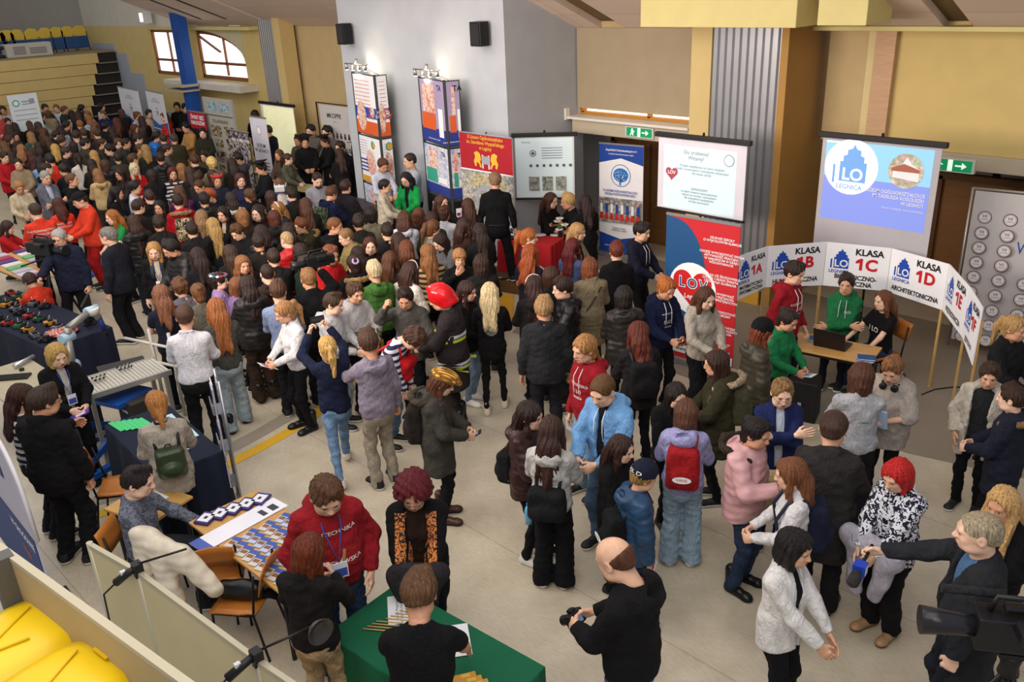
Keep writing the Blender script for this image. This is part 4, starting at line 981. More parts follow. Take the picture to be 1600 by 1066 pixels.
 A81=p(90,311,1.70,192,'tee','dd3f28','normal:0e0e12','long:4a1e12','front',hp=12,label='woman paramedic in red shirt with long auburn hair')
 A82=p(130,300,1.82,285,'jacket','dd4026','normal:a01a1c','crop:3a281c','front',hp=20,hat='cap:15151a',w=1.1,label='rescuer in black cap, red jacket and red trousers')
 A83=p(34,378,1.7,200,'jacket','dd4026','normal:2a2420','short:3c2a20','reach','kneel',hp=35,lean=10,label='rescuer in orange vest crouching over the mat')
 A84=p(4,348,1.68,66,'jacket','b01c20','normal:2a2420','long:38201a','reach','kneel',hp=20,label='dark-haired person in red kneeling at the left edge')
 A85=p(26,282,1.70,10,'cardigan','bfae90','normal:3a3c48','pony:a8753c','behind',hp=28,glasses=True,inner='c8bca4',lanyard='k',label='woman in cream cardigan with lanyard, looking down')
 A86=p(66,267,1.84,28,'blazer','60626e','normal:2a2c36','crop:9a958c','fold',hp=15,glasses=True,inner='c0c8dc',label='grey-haired man in grey suit with folded arms')
 A87=p(108,272,1.80,72,'hoodie','0f0e11','normal:151517','crop:6a4426','down',hp=0,label='man in black tracksuit with white side stripe')
 A88=p(79,242,1.86,200,'jacket','dd3a26','baggy:cc2c22','short:1f1613','front',hp=8,label='person in full bright red overalls, back turned')
 A89=p(121,241,1.70,185,'shirt','d2ccc4','normal:17171a','pony:281a14','front',hp=5,label='woman in white blouse with a dark plait down her back')
 A90=p(152,265,1.66,190,'hoodie','c4a878','normal:3a3430','long:8f6238','front',hp=8,label='girl in tan hoodie with long light brown hair, back turned')
 A91=p(176,293,1.70,82,'jacket','0f0e11','slim:0e0e11','long:151011','front',hp=8,label='girl in black with long black hair in profile')
 A92=p(182,327,1.66,290,'tee','1f9048','slim:0e0e12','long:a0602c','front',hp=12,label='ginger girl in bright green top facing left')
 A93=p(210,338,1.72,192,'puffer','1c1a1a','normal:20242c','vlong:3a2118','front',hp=8,label='girl in black jacket with thick brown hair, behind the ginger girl')
 A94=p(217,313,1.72,130,'parka','1f1a17','slim:0e0e12','short:38241a','front',hp=12,fur='2a2018',label='boy with brown hair in dark fur-trimmed parka')
 A95=p(204,284,1.72,82,'shirt','cfd0dc','slim:0e0e12','short:231814','front',hp=8,label='boy in white collared shirt facing right')
 A96=p(233,299,1.68,192,'jacket','0f0e11','slim:0e0e12','short:3c251b','front',hp=8,label='boy with short brown hair in black, near the green-striped sleeve')
 A98=p(257,313,1.66,338,'jacket','1c1b1c','slim:0e0e12','long:1c1311','face',hp=5,label='dark-haired girl touching her chin beside the red parka')
 A99=p(277,306,1.72,186,'parka','b41620','slim:0e0e12','short:2f1c14','front',hp=8,fur='a88a5c',label='person in bright red parka with fur hood, spotted backpack on')
 A100=p(309,305,1.70,190,'puffer','1d1c1d','slim:0e0e12','short:241916','front',hp=8,label='boy with dark cropped hair in black quilted jacket, behind the red parka')
 A101=p(283,291,1.68,190,'jacket','5a2a54','slim:0e0e12','long:5a3622','front',hp=8,label='girl with long brown hair and a purple backpack')
 A102=p(311,280,1.76,318,'sweater','171c34','slim:0e0e12','crop:4a2f1c','front',hp=25,glasses=True,label='boy with glasses in navy sweater looking down left')
 A103=p(331,295,1.70,282,'jacket','18181b','slim:0e0e12','short:9a4a24','front',hp=10,inner='d8d8d8',label='boy with copper hair in black vest over white collar')
 A104=p(337,272,1.70,10,'tee','262c3e','slim:0e0e12','short:8a4a2a','front',hp=8,label='smiling person with red flowers in ginger hair')
 A105=p(373,272,1.68,14,'tee','28294a','slim:0e0e12','long:4a2c20','front',hp=5,label='serious girl with long brown hair in indigo T-shirt')
 A106=p(392,296,1.66,228,'jacket','0f0e11','slim:0e0e12','bun:54341f','front',hp=10,label='person with tied brown hair in black, right of the indigo T-shirt girl')
 A107=p(361,302,1.68,192,'hoodie','c8c4bc','slim:0e0e12','long:2c1d18','front',hp=8,label='girl in cream jacket with long black hair and thin bag strap')
 A108=p(344,324,1.68,330,'cardigan','241c18','slim:0e0e12','long:201411','front',hp=5,inner='d0c4ac',label='pale dark-haired girl in cream turtleneck looking at us')
 A109=p(331,342,1.66,196,'jacket','1b1c20','slim:0e0e12','vlong:b08c54','front',hp=8,label='girl with very long blonde hair, back turned')
 A110=p(318,330,1.68,186,'jacket','22262a','slim:0e0e12','long:8a6844','front',hp=8,label='girl with fair hair just left of the very long blonde hair')
 A111=p(382,346,1.72,316,'hoodie','151518','slim:0e0e12','short:54381f','front',hp=32,label='boy in black printed hoodie looking down')
 A112=p(386,328,1.68,190,'jacket','2a1e1a','slim:0e0e12','mid:8a5c34','front',hp=8,label='person with auburn bob behind the black printed hoodie')
 A113=p(399,322,1.68,332,'jacket','0f0e11','slim:0e0e12','long:2c1d18','front',hp=5,label='dark-haired girl whose face shows behind the auburn bob')
 A114=p(437,279,1.72,352,'openparka','1f5cc0','normal:2a2c36','short:6a4a30','front',hp=18,inner='d8d4cc',label='person in bright blue jacket wearing a white virtual reality headset')
 A115=p(437,316,1.66,292,'jacket','26282a','slim:0e0e12','long:9a6a3c','front',hp=10,label='girl with white hairband in dark jacket facing left')
 A116=p(428,331,1.68,192,'parka','211f1d','slim:0e0e12','mid:53281a','front',hp=10,label='person with dark auburn hair in black coat below the white hairband girl')
 A117=p(492,268,1.82,16,'sweater','8d8e94','normal:141418','crop:2c1d16','rphone',hp=28,glasses=True,beard='3a261a',label='bearded man with glasses in light grey sweater')
 A118=p(519,291,1.72,130,'hoodie','161c3c','normal:15182a','short:54331f','reach',hp=15,lean=12,label='boy in navy jacket with a patterned backpack leaning to the table')
 A119=p(532,284,1.74,150,'jacket','222026','normal:0e0e12','short:3a241a','front',hp=10,label='dark-haired boy beyond the patterned backpack')
 A120=p(464,342,1.70,298,'parka','2f2d1c','slim:0e0e12','short:6a3a22','front',hp=12,fur='8a6a3c',label='red-brown haired boy in olive parka with fur hood')
 A121=p(448,364,1.62,215,'puffer','cloth:b41a1e','slim:0e0e12','crop:b4946a','front',hp=10,label='blond cropped boy in red and black jacket with white collar')
 A122=p(516,341,1.76,75,'hoodie','0f0e11','slim:0e0e12','crop:7a4a28','front',hp=12,glasses=True,label='boy with glasses and ginger-brown hair in black, facing right')
 A123=p(545,357,1.68,290,'hoodie','8a7a4c','slim:0e0e12','crop:8a6844','front',hp=15,label='crop-haired boy in mustard hood facing left')
 A124=p(578,325,1.72,186,'coat','857c66','slim:0e0e12','mid:201612','front',hp=8,label='person in beige coat with straight dark hair, back turned')
 A125=p(585,370,1.66,2,'jacket','1d1719','slim:0e0e12','vlong:4a2418','front',hp=5,label='girl with very long dark auburn hair looking straight at us')
 A126=p(498,385,1.76,42,'jacket','b41a1e','slim:0e0e12','short:7a4626','front',hp=12,glasses=True,label='boy with glasses in red and black jacket looking down right')
 A127=p(547,402,1.66,190,'parka','0f0e11','slim:0e0e12','bun:38221a','front',hp=8,fur='b8935c',label='girl in black coat with big tan fur hood and lilac hair tie')
 A128=p(587,412,1.74,196,'hoodie','3f6a2c','slim:0e0e12','short:c8b48c','front',hp=10,label='bleached blond boy in green hoodie, back turned')
 A129=p(415,416,1.70,190,'hoodie','3a2e28','slim:0e0e12','crop:2f1f18','front',hp=10,label='boy with dark crop and grey hood, back turned')
 A130=p(477,400,1.62,120,'jacket','1c2a22','slim:0e0e12','short:3a2a20','front',hp=8,label='small dark-haired boy behind the red and black jacket')
 A131=p(404,321,1.66,75,'jacket','2a2826','slim:0e0e12','wavy:2c1c16','front',hp=6,label='dark-haired girl left of the white hairband girl')
 A132=p(411,254,1.70,285,'gown','141416','slim:141416','short:2a1c16','front',hp=10,hat='board',label='graduate in black cap and gown at the left of the desks')
 A133=p(637,267,1.74,330,'blazer','17984a','normal:17171c','long:1c1113','front',hp=28,glasses=True,inner='17171c',label='woman with glasses in bright green jacket')
 A134=p(593,246,1.84,30,'shirt','c6cbdc','normal:1c2030','short:54341f','front',hp=30,label='boy in white shirt with blue lanyard at the left banner wall')
 A135=p(643,240,1.80,292,'tee','aab0bb','normal:1c2030','crop:34231a','front',hp=5,glasses=True,label='man with glasses in pale grey T-shirt by the blue wall')
 A136=p(596,281,1.72,82,'sweater','c2b8a4','slim:0e0e12','crop:1f1512','front',hp=8,label='dark-haired boy in cream top facing the green jacket')
 A137=p(634,331,1.68,172,'hoodie','d0d2e0','slim:0e0e12','long:4f2e1f','front',hp=8,label='girl in white hoodie with brown hair, back turned')
 A138=p(650,327,1.66,150,'jacket','2f221c','slim:0e0e12','mid:5f3520','front',hp=8,label='brown-haired girl tucked behind the white hoodie')
 A139=p(675,333,1.66,190,'jacket','26301c','slim:0e0e12','mid:34211a','front',hp=8,label='dark-haired person in olive jacket, back turned')
 A140=p(671,346,1.68,118,'sweater','8f8a80','slim:0e0e12','pony:6a4226','front',hp=10,label='girl with a long side ponytail in grey top')
 A141=p(687,305,1.70,42,'jacket','17171b','slim:0e0e12','long:482b1f','lreach',hp=5,label='girl in black reaching out her arm under the dark poster')
 A142=p(690,323,1.68,165,'shirt','d4d4dc','slim:0e0e12','bun:482b1c','front',hp=8,label='girl in white shirt with tied brown hair')
 A143=p(732,312,1.68,192,'jacket','241f20','slim:0e0e12','long:4a2c1e','front',hp=8,label='brown-haired girl with a red hood over dark jacket')
 A144=p(722,343,1.70,122,'jacket','3c2620','slim:0e0e12','vlong:3a2118','front',hp=8,label='girl in dark brown jacket with very long brown hair')
 A145=p(697,361,1.66,302,'sweater','6a6a6c','slim:0e0e12','mid:2a1a15','front',hp=40,label='dark-haired girl bending her head over something')
 A146=p(636,378,1.68,186,'jacket','0f0e11','slim:0e0e12','vlong:6a3a20','front',hp=8,label='girl with very long chestnut hair, back turned')
 A147=p(667,384,1.68,186,'sweater','stripes:b8966a:3a261a','slim:0e0e12','wavy:8a5a30','front',hp=8,label='person in brown striped sweater with wavy fair hair')
 A148=p(606,396,1.64,150,'jacket','241d1c','slim:0e0e12','long:5a351f','front',hp=8,label='brown-haired girl left of the very long chestnut hair')
 A149=p(80,535,1.68,18,'blazer','0f0e11','normal:0e0e12','bob:c09a54','front',hp=22,inner='b8b2ac',lanyard='b',label='blonde woman in black jacket holding a purple leaflet')
 A150=p(52,611,1.82,138,'jacket','0f0e11','normal:131315','short:3a2b1e','lreach',hy=-30,hp=15,glasses=True,w=1.12,label='man in black suit beside the blue stand banner')
 A151=p(20,606,1.66,96,'sweater','stripes:c8c8c8:1a1a20','normal:20242c','long:3a2018','front',hp=10,glasses=True,label='woman in black and white striped top at the left edge')
 A152=p(243,618,1.68,182,'cardigan','a89e90','slim:0e0e12','lowpony:b0743c','front',hp=20,label='woman in grey knitted cardigan with green backpack')
 A153=p(197,733,1.80,62,'shirt','blobs:666a78:454955','normal:23262c','short:201612','desk','sit',hp=18,w=1.08,label='dark-haired man in grey patterned shirt seated behind the partition')
 # --- the crowd further back: (x,y,height,facing,top,colour,hair,colour,arms)
 FAR='''4 166 1.7 350 shirt c8c4cc short 3a281c
 49 168 1.7 350 shirt c06068 short 2a1c16
 71 163 1.78 20 jacket 3c4048 short 2a2420
 83 164 1.7 340 shirt d8d8dc short 8a5c3c
 96 167 1.7 60 jacket 2c3c38 short 6a4426
 124 164 1.68 90 jacket 1f1a1c long 241814
 111 173 1.66 190 sweater b8b0a0 long 1f1512
 123 175 1.68 185 jacket 241c1c vlong 3c241c
 134 174 1.66 330 hoodie c8a878 wavy 8a5a38
 155 162 1.7 70 shirt d0ccd0 mid 1c1412
 161 173 1.7 340 jacket 1c2450 short 7a5030
 195 159 1.74 190 jacket 1a1a1e long 15100f
 192 171 1.66 200 jacket 2c2220 mid 53301f
 16 175 1.7 60 jacket 8c2028 short 2f1e17
 25 181 1.68 20 hoodie 6a5c50 short 54371f
 37 180 1.7 30 jacket 9a2428 short 2a1a14
 61 177 1.66 80 shirt c8c8c8 mid 4a3020
 74 173 1.66 180 jacket a89878 mid 5f3c24
 139 181 1.66 185 hoodie b0c0d0 long 9a6434
 106 190 1.7 90 jacket 34343c short 2a1c16
 119 190 1.68 200 jacket 201a1c short a05c30
 10 185 1.66 20 tee a82830 short 2f1f18
 4 174 1.7 340 jacket c04a44 crop 3f2a1c
 14 195 1.66 190 jacket 2a201e wavy 472a1c
 26 192 1.66 190 jacket 1f191a long 2c1c16
 39 190 1.66 188 jacket 2b211d long 53331f
 59 191 1.66 200 jacket 2d2422 wavy 442a1d
 66 201 1.68 150 jacket 241b19 wavy 5c361f
 47 207 1.66 185 hoodie 4a6050 long a07444
 96 213 1.68 110 jacket 2c2626 short 4a3020
 112 206 1.78 185 sweater 7d7a7a short 3c281c
 130 202 1.72 190 jacket 262220 short 4f3320
 154 203 1.7 200 jacket 403030 short 4a2f1f
 161 192 1.72 120 jacket 1c1a1f short 1c1412
 130 217 1.76 110 jacket 3f3a2e crop 241813
 157 217 1.72 80 hoodie 35302a crop 472e1e
 174 217 1.7 90 jacket 4a463e crop 54371f
 192 217 1.74 80 jacket 2f2e2a crop 2a1b14
 174 226 1.78 270 hoodie 26262a short 1c1412
 181 185 1.7 190 jacket 241a1c wavy 5a2c1c
 85 226 1.68 182 jacket 17171a long c49c50
 22 207 1.66 20 jacket 1e1a1a long 1c1311
 10 212 1.66 70 jacket 2a2020 long 4a2a1c
 24 222 1.68 110 sweater a89c88 vlong 261813
 146 236 1.66 180 jacket 2c2a28 vlong b48a4c
 43 237 1.64 190 jacket 3a2420 wavy 48201a
 34 247 1.7 350 jacket 8f7c64 crop 2a1c15
 54 247 1.66 180 jacket 7fa0c8 long 241713
 69 256 1.76 100 hoodie 15151a crop 2c1c15
 190 263 1.66 300 jacket 2a2224 long 2c1a15
 3 238 1.74 30 jacket a81c24 short 2f2018
 38 226 1.66 160 jacket 1c181a wavy 9a6a40
 207 256 1.66 20 jacket b41a20 mid d8c8a0
 205 168 1.68 190 jacket 2c2022 mid 4a2a1c
 211 175 1.66 60 shirt c0bcc4 bun 6a4426
 221 182 1.66 190 sweater 17171a long 3c2017
 230 172 1.72 30 tee c8a890 short 17110f
 258 176 1.72 290 dress d2301f long 6f4324
 276 160 1.74 350 coat 17171a bun 1c1412
 287 162 1.74 20 coat 1c1c1f bun 15100f
 293 192 1.76 300 coat b0824a short 15100f
 316 200 1.72 350 jacket 2c2c20 bun 1f1613
 241 207 1.74 80 puffer cloth:1f6ac0 short 1f1512
 254 211 1.7 190 jacket 2f2a20 short 3a281c
 271 210 1.76 185 jacket 3c3826 crop 4a3626
 211 211 1.72 90 jacket 241a18 short 2c1c16
 215 225 1.7 60 hoodie 8a7040 crop 53361f
 227 227 1.72 185 jacket 2a2824 long 9c7844
 257 226 1.72 90 hoodie 55504c crop 3c241a
 304 244 1.72 200 jacket 17171a short 4a2c1e
 280 257 1.66 186 jacket 5a4834 vlong 96683c
 266 262 1.66 10 sweater stripes:c8c8c8:1c1c20 mid 5c2014
 338 247 1.74 200 jacket 7c7460 curly d8b870
 355 249 1.7 190 jacket 241c16 long 2a1c14
 374 239 1.72 285 hoodie 3c3a3e short 1f1512
 312 269 1.68 150 jacket 2c2422 short 3a251a
 327 267 1.66 200 jacket 332824 mid 442a1c
 398 173 1.74 190 coat 1a1512 long 241812
 420 196 1.86 240 blazer 1c2030 crop 3f2c20
 437 234 1.62 320 jacket 504238 long 6a4428
 446 241 1.62 60 jacket 5a5848 pony 442a1c
 466 211 1.72 330 jacket 54503c short 3a2a1c
 487 195 1.76 320 jacket 6a645c short 1f1612
 475 213 1.8 5 gown 131315 short 2c1e16
 514 197 1.78 300 sweater 6f6a64 short 15110f
 510 213 1.74 290 gown 131315 short 3c2a1c
 534 221 1.74 300 gown 17171a short 382318
 556 224 1.72 190 gown 131315 long 201511
 531 233 1.68 188 jacket 17151a wavy 38231b
 250 240 1.72 190 puffer 1c1c1e short 2c1e18
 52 224 1.66 170 jacket 1c1a1d long 34201a
 98 231 1.7 90 jacket 26222a short 3a271d
 118 222 1.68 200 jacket 332c26 mid 2f1d16
 6 222 1.66 200 jacket 302820 long 6a4a2c
 75 214 1.66 210 jacket 211c1e long 4a2f20
 93 197 1.66 190 hoodie b8c0cc long 2c1c16
 84 205 1.68 110 jacket 202028 short 33231a
 146 191 1.68 150 jacket 2c3648 wavy 7a4c2c
 172 200 1.7 200 jacket 1c1a1c long 2a1a16
 207 195 1.68 60 jacket 211c1f long 53301f
 222 200 1.68 200 sweater 26221f mid 33221a
 183 240 1.68 190 jacket 3c3830 short 2f2018
 203 242 1.7 120 jacket 26241f short 54371f
 164 251 1.68 200 puffer 201e20 mid 442c1f
 240 266 1.68 190 jacket 1a1a1c mid 2a1b15
 296 262 1.68 190 jacket 1c191a long 3c261c
 320 236 1.66 330 jacket 3a3626 short 2c1e16
 20 238 1.66 190 jacket 241c1e long 34201a
 142 250 1.64 190 jacket 26211f long 2f1d17
 96 258 1.66 210 jacket 1c1c22 short 2c1e17
 424 300 1.68 190 jacket 1c1b1c mid 3a241a
 455 295 1.66 210 jacket 23201e short 2c1e16
 470 312 1.68 190 jacket 1d1b1b long 4f301f
 440 352 1.66 190 jacket 201f1e long 2c1c15
 418 352 1.68 200 puffer 1c1b1b long 2f1e17
 405 368 1.7 190 jacket 262220 short 2c1c15
 435 392 1.68 190 jacket 1d1b1c short 34231a
 462 384 1.68 200 hoodie 1b1a1b long 2f1d16
 352 386 1.68 190 jacket 181719 long 3c271b
 316 388 1.7 200 coat 17171a long 2b1b15
 300 350 1.68 190 jacket 1b1a1b short 2a1b15
 246 340 1.7 190 jacket 201c1b short 2f1e17
 560 388 1.66 200 jacket 1b1a1c long 2a1a14
 605 352 1.68 190 jacket 17171a short 2c1c16
 615 366 1.66 200 jacket 1f1c1c long 3a241b
 560 338 1.7 190 jacket 26231f short 2a1b15
 750 352 1.68 200 jacket 17171a long 2b1b15
 752 400 1.68 190 jacket 1b1a1b mid 38241a
 862 420 1.66 200 jacket 1b1a1c mid 3f2519'''
 HN={'short':'short','crop':'cropped','long':'long','vlong':'waist-length','mid':'bobbed','wavy':'wavy','bun':'tied-up','pony':'ponytailed','curly':'curly'}
 def cname(h):
     h=h.split(':')[-1] if not h.startswith('stripes') else '808080'
     r,g,b=[int(h[i:i+2],16) for i in(0,2,4)]; mx=max(r,g,b);mn=min(r,g,b)
     if mx<52: return 'black'
     if mx-mn<22: return 'white' if mn>185 else 'pale grey' if mn>140 else 'grey' if mn>80 else 'dark grey'
     if r==mx:
         if g>.84*r and b<.8*r: return 'khaki' if mx<150 else 'cream'
         if g>.62*r: return 'dark brown' if mx<90 else 'tan' if mx<200 else 'cream'
         if g<.45*r and mx>120: return 'red'
         return 'dark brown' if mx<90 else 'copper'
     if b==mx: return 'navy' if mx<110 else 'blue'
     return 'green'
 def hcname(h):
     r,g,b=[int(h[i:i+2],16) for i in(0,2,4)]
     return 'black' if r<0x26 else 'dark brown' if r<0x40 else 'brown' if r<0x68 else 'light brown' if r<0x96 else 'fair' if r<0xb8 else 'blonde'
 LM=[(40,150,'before the bleachers'),(160,165,'at the bleacher end'),(210,170,'by the blue-white roll-ups'),(300,190,'by the astronomy boards'),(372,225,'by the dark banner'),(410,205,'by the white roll-up'),(445,215,'by the small screen'),(520,205,'by the fabric banner'),(60,215,'far left crowd'),(60,250,'behind the grey suit'),(120,215,'above the white blouse'),(180,215,'below the roll-ups'),(250,235,'beyond the red parka'),(330,255,'below the astronomy boards'),(300,330,'near the red parka'),(440,370,'near the red-black jackets'),(600,360,'left of the white hoodie'),(720,400,'near the fringed girl'),(880,430,'by the khaki coat'),(420,305,'below the blue jacket')]
 used={}
 for row in FAR.strip().split('\n'):
     t=row.split(); x,y,h,f=float(t[0]),float(t[1]),float(t[2]),float(t[3]); top,c,hs,hcl=t[4:8]
     g={'dress':'dress','gown':'graduation gown','shirt':'shirt','tee':'T-shirt','hoodie':'hoodie','sweater':'sweater','coat':'long coat','puffer':'puffer jacket','blazer':'suit jacket','jacket':'jacket'}[top]
     v='facing us' if f<45 or f>315 else 'facing right' if f<135 else 'back turned' if f<225 else 'facing left'
     lm=min(LM,key=lambda q:(q[0]-x)**2+((q[1]-y)*1.6)**2)[2]
     lab='%s %s hair, %s %s, %s, %s'%(HN[hs],hcname(hcl),'striped' if c.startswith('stripes') else cname(c),g,v,lm)
     used.setdefault(lab,[]).append((x,row,top,c,hs,hcl,h,f,y))
 OR=['','second','third','fourth','fifth','sixth']
 for lab,L in used.items():
     L.sort()
     for k,(x,row,top,c,hs,hcl,h,f,y) in enumerate(L):
         lb=lab
         if len(L)>1: lb+=', '+(('the left one' if k==0 else 'the right one') if len(L)==2 else ('leftmost of %d'%len(L) if k==0 else 'rightmost of %d'%len(L) if k==len(L)-1 else OR[k]+' from the left'))
         hat='board' if top=='gown' and (x<520 or x>550) else None
         q=person(x,y,h,f,top,c,['slim:0e0e12','normal:1c1e26','normal:2a3040','slim:241f1e'][int(x)%4],hs+':'+hcl,'fold' if (x,y)==(487,195) else 'front',hp=8,label=lb,hat=hat,grp='visitors in the far crowd',w=1.06 if h>1.75 else 1.0)
# ---------------------------------------------------------------- stands, banners, screens
class Sheet:
    def __init__(s,mats): s.m=MB(); s.y=-.006; s.mats=mats
    def step(s): s.y-=.0008
    def rect(s,x0,z0,x1,z1,mi):
        s.step(); s.m.add([(x0,s.y,z0),(x1,s.y,z0),(x1,s.y,z1),(x0,s.y,z1)],[(0,1,2,3)],mi)
    def poly(s,P,mi): s.step(); s.m.add([(x,s.y,z) for x,z in P],[tuple(range(len(P)))],mi)
    def circ(s,cx,cz,r,mi,n=28,rz=None): s.poly([(cx+r*math.cos(2*math.pi*k/n),cz+(rz or r)*math.sin(2*math.pi*k/n)) for k in range(n)],mi)
    def txt(s,t,size,x,z,mi,bold=.012,align='CENTER',sx=1.0): s.step(); text(s.m,t,size,(x,s.y,z),(1,0,0),(0,0,1),bold,align,mi,1.0,sx)
def face_board(name,label,cat,PL,PR,z0,z1,mats,draw,base='e8e8ea',parts=None,th=.012,sheet='panel',emit=0,group=None,skew=None):
    PL=np.array(PL[:2]);PR=np.array(PR[:2]);w=float(np.linalg.norm(PR-PL)); rz=math.atan2(PR[1]-PL[1],PR[0]-PL[0])
    root=empty(name,(PL[0],PL[1],0),rz,label,cat,group)
    bm=mat(base,'plain',.6) if not emit else mat(base,'emit',.6,emit=emit)
    sh=part(sheet,[bm],root,lambda m:m.box((w/2,0,(z0+z1)/2),(w,th,z1-z0)))
    if draw:
        S=Sheet(mats); S.y=-th/2-.001; draw(S,w,z0,z1); S.m.build('print',mats,sh)
    if parts: parts(root,w,z0,z1)
    return root
def rollup_parts(col='9a9a9c'):
    def f(root,w,z0,z1):
        part('base',[mat(col,'plain',.4,.6)],root,lambda m:(m.box((w/2,.03,.045),(w+.04,.14,.08)),m.box((w*.2,0,.01),(.04,.34,.02)),m.box((w*.8,0,.01),(.04,.34,.02))),.008)
        part('top_rail',[mat(col,'plain',.4,.6)],root,lambda m:m.box((w/2,0,z1+.012),(w+.01,.03,.03)))
        part('pole',[mat(col,'plain',.4,.6)],root,lambda m:m.tube([(w/2,.05,.06),(w/2,.03,z1)],.01))
    return f
def screen_parts(root,w,z0,z1,tri=True):
    part('case',[mat('18181a','plain',.5)],root,lambda m:m.box((w/2,0,z1+.03),(w+.12,.07,.07)),.01)
    part('bottom_bar',[mat('202022','plain',.5)],root,lambda m:m.tube([(-.02,0,z0-.01),(w+.02,0,z0-.01)],.02))
    if tri:
        part('pole',[mat('151517','plain',.4)],root,lambda m:m.tube([(w/2,.05,.3),(w/2,.05,z1+.1)],.017))
        for a in(0,2.1,4.2): part('leg',[mat('151517','plain',.4)],root,lambda m:m.tube([(w/2,.05,.55),(w/2+(.5*tri)*math.cos(a+.5),.05+(.5*tri)*math.sin(a+.5),.02)],.012))
def ILO(S,x,z,s,c,leg=True,lc=None):
    """school emblem: gabled gate house with I LO"""
    S.poly([(x+s*a,z+s*b) for a,b in((-.30,-.35),(.42,-.35),(.42,.22),(.34,.22),(.34,.36),(.24,.40),(.24,.52),(.12,.56),(.06,.68),(0,.56),(-.12,.52),(-.12,.40),(-.22,.36),(-.22,.22),(-.30,.22))],c)
    S.rect(x-.46*s,z-.35*s,x-.38*s,z+.12*s,c)
    S.txt('LO',.52*s,x+.06*s,z-.1*s,0,.02)
    if leg: S.txt('LEGNICA',.24*s,x-.02*s,z-.52*s,c if lc is None else lc,.02)
WHT,BLU,RED_,BLK,GRY=mat('f2f2f4','plain',.5),mat('1f4fb0','plain',.5),mat('c8202a','plain',.5),mat('141416','plain',.5),mat('9aa0a8','plain',.5)
# red and blue banner
def d_lov(S,w,z0,z1):
    S.poly([(0,z1),(.12,z1-.02)]+[(.12+.52*math.sin(a),z1-.9+.88*math.cos(a)) for a in np.linspace(0.15,math.pi-.25,26)]+[(0,z0+.25)],1)
    S.circ(.43,z1-.95,.36,0)
    S.poly([(.43+.0185*16*math.sin(t)**3,z1-.93+.0185*(13*math.cos(t)-5*math.cos(2*t)-2*math.cos(3*t)-math.cos(4*t))) for t in np.linspace(0,2*math.pi,50)],2)
    for x,c in((.27,'L'),(.43,'O'),(.60,'V')): S.txt(c,.2,x,z1-.88,0,.05); S.txt(c,.19,x,z1-.88,1,.012)
    S.txt('Legnica',.09,.45,z1-1.06,0,.01)
    for k,(t,z) in enumerate((('SZUKASZ SZKOŁY\nO WYJĄTKOWYM KLIMACIE',.22),('CHCESZ WYKORZYSTAĆ SWOJĄ\nAKTYWNOŚĆ PRACUJĄC\nW NAJLEPSZYM W KRAJU\nWOLONTARIACIE',.46),('POCIĄGA CIĘ ŚRODOWISKO\nLUDZI Z CAŁEGO ŚWIATA\nI EDUKACJA GLOBALNA',.74),('CHCESZ WYGRYWAĆ\nWSPÓŁO PRZYJACIÓŁ\nI LUDZI CI SPRZYJAJĄCYCH',.98),('CHCESZ ROZWIĄZYWAĆ\nRÓŻNE PROBLEMY',1.2),('JESTEŚ AMBITNY I CHCESZ\nROZWINĄĆ SWOJE TALENTY\nI ZAINTERESOWANIA',1.42),('LUBISZ "WALENIAĆ"',1.62))): S.txt(t,.043,w-.24,z1-z,0,.02)
    S.txt('SZKOŁA\nDLA CIEBIE,',.075,.36,z1-1.48,0,.02); S.rect(0,z0+.08,w,z0+.2,0); S.txt('www.5lo.legnica.eu',.085,w*.5,z0+.14,3,.01)
rb=face_board('roll_up_banner','red and blue roll-up banner with a white circle and red heart','banner',at(1036,560),at(1143,592),.1,2.08,[WHT,mat('1d4f80','plain',.5),mat('cc2026','plain',.5),BLK],d_lov,'c8242c',rollup_parts(),sheet='banner_sheet')
def d_iv(S,w,z0,z1):
    S.rect(0,z0,w,z1,1)
    S.poly([(0,z0+.38),(w/2,z0+.28),(w,z0+.38),(w,z1-.35),(w/2,z1-.24),(0,z1-.35)],0)
    S.txt('Zespół Szkół Ogólnokształcących nr 4',.052,w/2,z1-.1,0,.02,sx=.8); S.txt('im. Bohdana Henia Nakoniecznego w Legnicy',.036,w/2,z1-.17,0,.01,sx=.8)
    S.circ(w/2,z1-.56,.21,2); S.circ(w/2,z1-.56,.195,0); S.circ(w/2,z1-.55,.16,2,rz=.13)
    r=random.Random(3)
    for i in range(40): 
        a=r.uniform(0,6.3);q=r.uniform(0,.13); S.circ(w/2+q*math.cos(a),z1-.55+q*.8*math.sin(a),.009,0,6)
    S.rect(w/2-.012,z1-.73,w/2+.012,z1-.5,2)
    S.txt('IV LICEUM OGÓLNOKSZTAŁCĄCE\nSZKOŁA PODSTAWOWA NR 5',.06,w/2,z1-.88,1,.02,sx=.78)
    S.rect(0.01,z0+.6,w-.01,z1-.98,3)
    for i in range(8):
        x=.07+i*(w-.14)/7; S.rect(x-.025,z0+.78,x+.03,z0+.95,1 if i%2 else 0); S.circ(x,z0+.98,.022,5,8); S.poly([(x-.05,z0+.65),(x+.05,z0+.65),(x+.02,z0+.78),(x-.02,z0+.78)],4)
    S.txt('Zapisy w toku!\nWARTO U NAS!',.045,w/2,z0+.48,6,.01); S.txt('www.zso4legnica.pl',.045,w*.35,z0+.15,0,.01)
face_board('roll_up_banner','blue and white roll-up banner with a round blue tree emblem','banner',at(937,398),at(1003,409),.1,2.15,[WHT,mat('1d46a0','plain',.5),mat('2a78c8','plain',.5),mat('5a5c48','picture',col2='8a8c9a'),mat('c83024'),mat('d8a890'),BLK],d_iv,'f0f0f2',rollup_parts(),sheet='banner_sheet')
